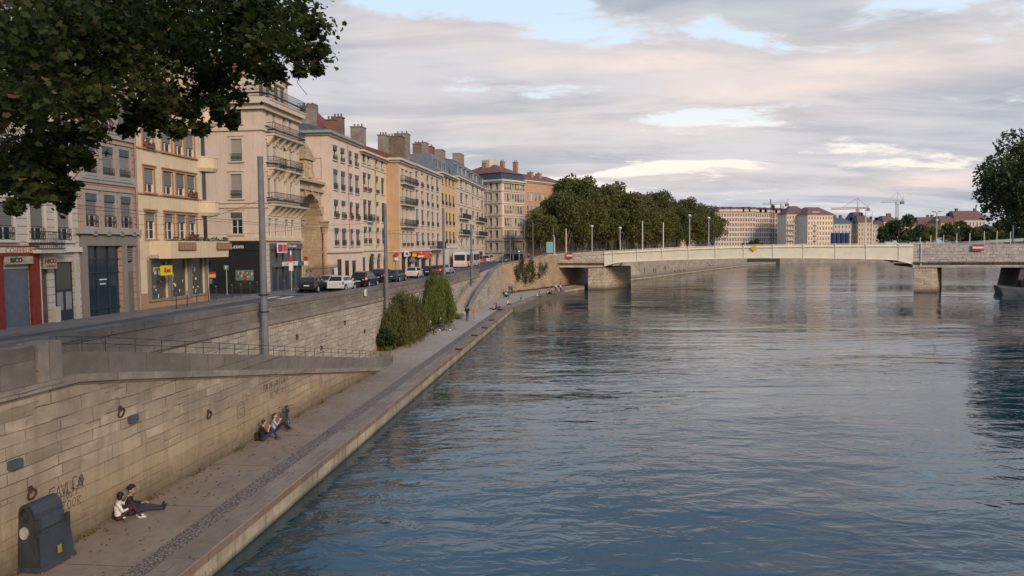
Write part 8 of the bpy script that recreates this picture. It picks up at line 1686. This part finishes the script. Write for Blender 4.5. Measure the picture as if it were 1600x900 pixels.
car('hatch', C_(485, 457), HU+.06, blkp, 'small black hatchback parked nearest the corner restaurant'); car('sedan', C_(513, 452.5), HU, silv, 'silver saloon parked between the black and white hatchbacks'); car('hatch', C_(530, 455), HU, whtp, 'white hatchback beside the parapet, right of the silver car')
car('suv', C_(567, 448.5), HU, blkp, 'black estate with glowing red tail lights and a yellow plate', True, 'moving cars'); car('suv', C_(596, 441.5), HU, blkp, 'dark car with lit tail lights half hidden by the pole', True, 'moving cars'); car('sedan', C_(616, 440), HU, dkb, 'dark blue grey saloon right of the pole in the willow')
car('hatch', C_(646, 434.5), HU, crm, 'cream white hatchback in front of the orange house shops', True, 'moving cars'); car('hatch', C_(671, 431.5), HU, blkp, 'black small car in front of the beige pink house'); car('hatch', C_(683, 430), HU, redp, 'dark red car partly hidden behind the black small car', True, 'moving cars'); car('sedan', C_(697, 428), HU, silv, 'silver car just left of the white bus')
car('van', C_(752, 412.5, 5.3), HU, paint('paint_red_white', (.50, .16, .13)), 'red and white van ahead of the white bus'); car('van', C_(762, 411, 5.3), HU, whtp, 'small white van on the street beside the truck'); car('van', C_(768.5, 409.5, 5.3), HU, whtp, 'second white van nearest the truck cab'); car('suv', C_(788, 410.5, 5.45), HU+.3, grn, 'dark green car by the corner pole at the bridge junction')
# trolleybus
P = on_z(735, 419, 5.25); r = empty('trolleybus', (P.x-1.2, P.y+5.0, 5.25), HU, 'white articulated trolleybus with pink markings driving away', 'bus')
q = MB()
for x0, x1 in ((-6, 1.0), (1.8, 9)): q.hexa([(x0, -1.25, .35), (x1, -1.25, .35), (x1, 1.25, .35), (x0, 1.25, .35)], [(x0+.1, -1.25, 2.7), (x1, -1.25, 2.7), (x1, 1.25, 2.7), (x0+.1, 1.25, 2.7)]); q.hexa([(x0+.1, -1.25, 2.701), (x1, -1.25, 2.701), (x1, 1.25, 2.701), (x0+.1, 1.25, 2.701)], [(x0+.5, -1.0, 3.05), (x1, -1.0, 3.05), (x1, 1.0, 3.05), (x0+.5, 1.0, 3.05)])
q.build('body', paint('bus_white', (.60, .59, .57)), r); q = MB(); q.box(1.0, 1.8, -1.15, 1.15, .4, 2.8); q.build('bellows', black_m, r)
q = MB(); q.box(-5.97, -5.91, -1.0, 1.0, 1.45, 2.55); q.build('rear_window', carglass, r)
for s_ in (-1, 1):
    for a, b in ((-5.4, -2.6), (-2.4, .8), (2.0, 5.0), (5.2, 8.6)): q = MB(); q.box(a, b, s_*1.256-.01, s_*1.256+.01, 1.35, 2.5); q.build('side_window', carglass, r)
    for x in (-3.6, 3.2, 7.2): q = MB(); q.tube((x, s_*1.0, .45), (x, s_*1.27, .45), .45, n=16); q.build('wheel', rub, r)
    q = MB(); q.box(-6.03, -5.98, s_*1.05-.12, s_*1.05+.12, .9, 1.3); q.build('tail_light', tail, r)
    q = MB(); q.tube((-1.5, s_*.3, 3.1), (-9.0, s_*.35, 5.9), .04, n=6); q.build('trolley_boom', iron, r)
q = MB()
for i in range(9): q.box(-6.03, -5.99, -1.0+i*.22, -.88+i*.22, .55+.08*(i % 3), .68+.08*(i % 3))
for i in range(6): q.box(-5.2+i*.5, -5.0+i*.5, -1.27, -1.256, .6+.1*(i % 2), .75+.1*(i % 2))
q.build('pink_markings', plain('bus_pink', (.50, .12, .12)), r); q = MB(); q.box(-4, .5, -.8, .8, 3.05, 3.45); q.box(3.5, 7.5, -.8, .8, 3.05, 3.4); q.build('roof_equipment', galv, r)
# truck
P = on_z(774, 407.5, 5.4); r = empty('box_truck', (P.x+1.0, P.y+9, 5.45), HU-1.15, 'cream white box truck crossing behind the vans', 'truck')
q = MB(); q.box(-3.6, 3.4, -1.25, 1.25, .95, 3.9); q.build('cargo_box', paint('truck_white', (.58, .57, .52), .5), r); q = MB(); q.hexa([(3.6, -1.15, .5), (5.4, -1.15, .5), (5.4, 1.15, .5), (3.6, 1.15, .5)], [(3.6, -1.1, 2.7), (5.0, -1.1, 2.7), (5.0, 1.1, 2.7), (3.6, 1.1, 2.7)]); q.build('cab', whtp, r); q = MB(); q.box(3.9, 4.7, -1.16, -1.14, 1.6, 2.4); q.build('side_window', carglass, r)
q = MB(); q.box(-3.6, 5, -.5, .5, .6, .94); q.build('chassis', iron, r)
for s_ in (-1, 1):
    for x in (-2.2, 4.2): q = MB(); q.tube((x, s_*.9, .48), (x, s_*1.2, .48), .48, n=16); q.build('wheel', rub, r)
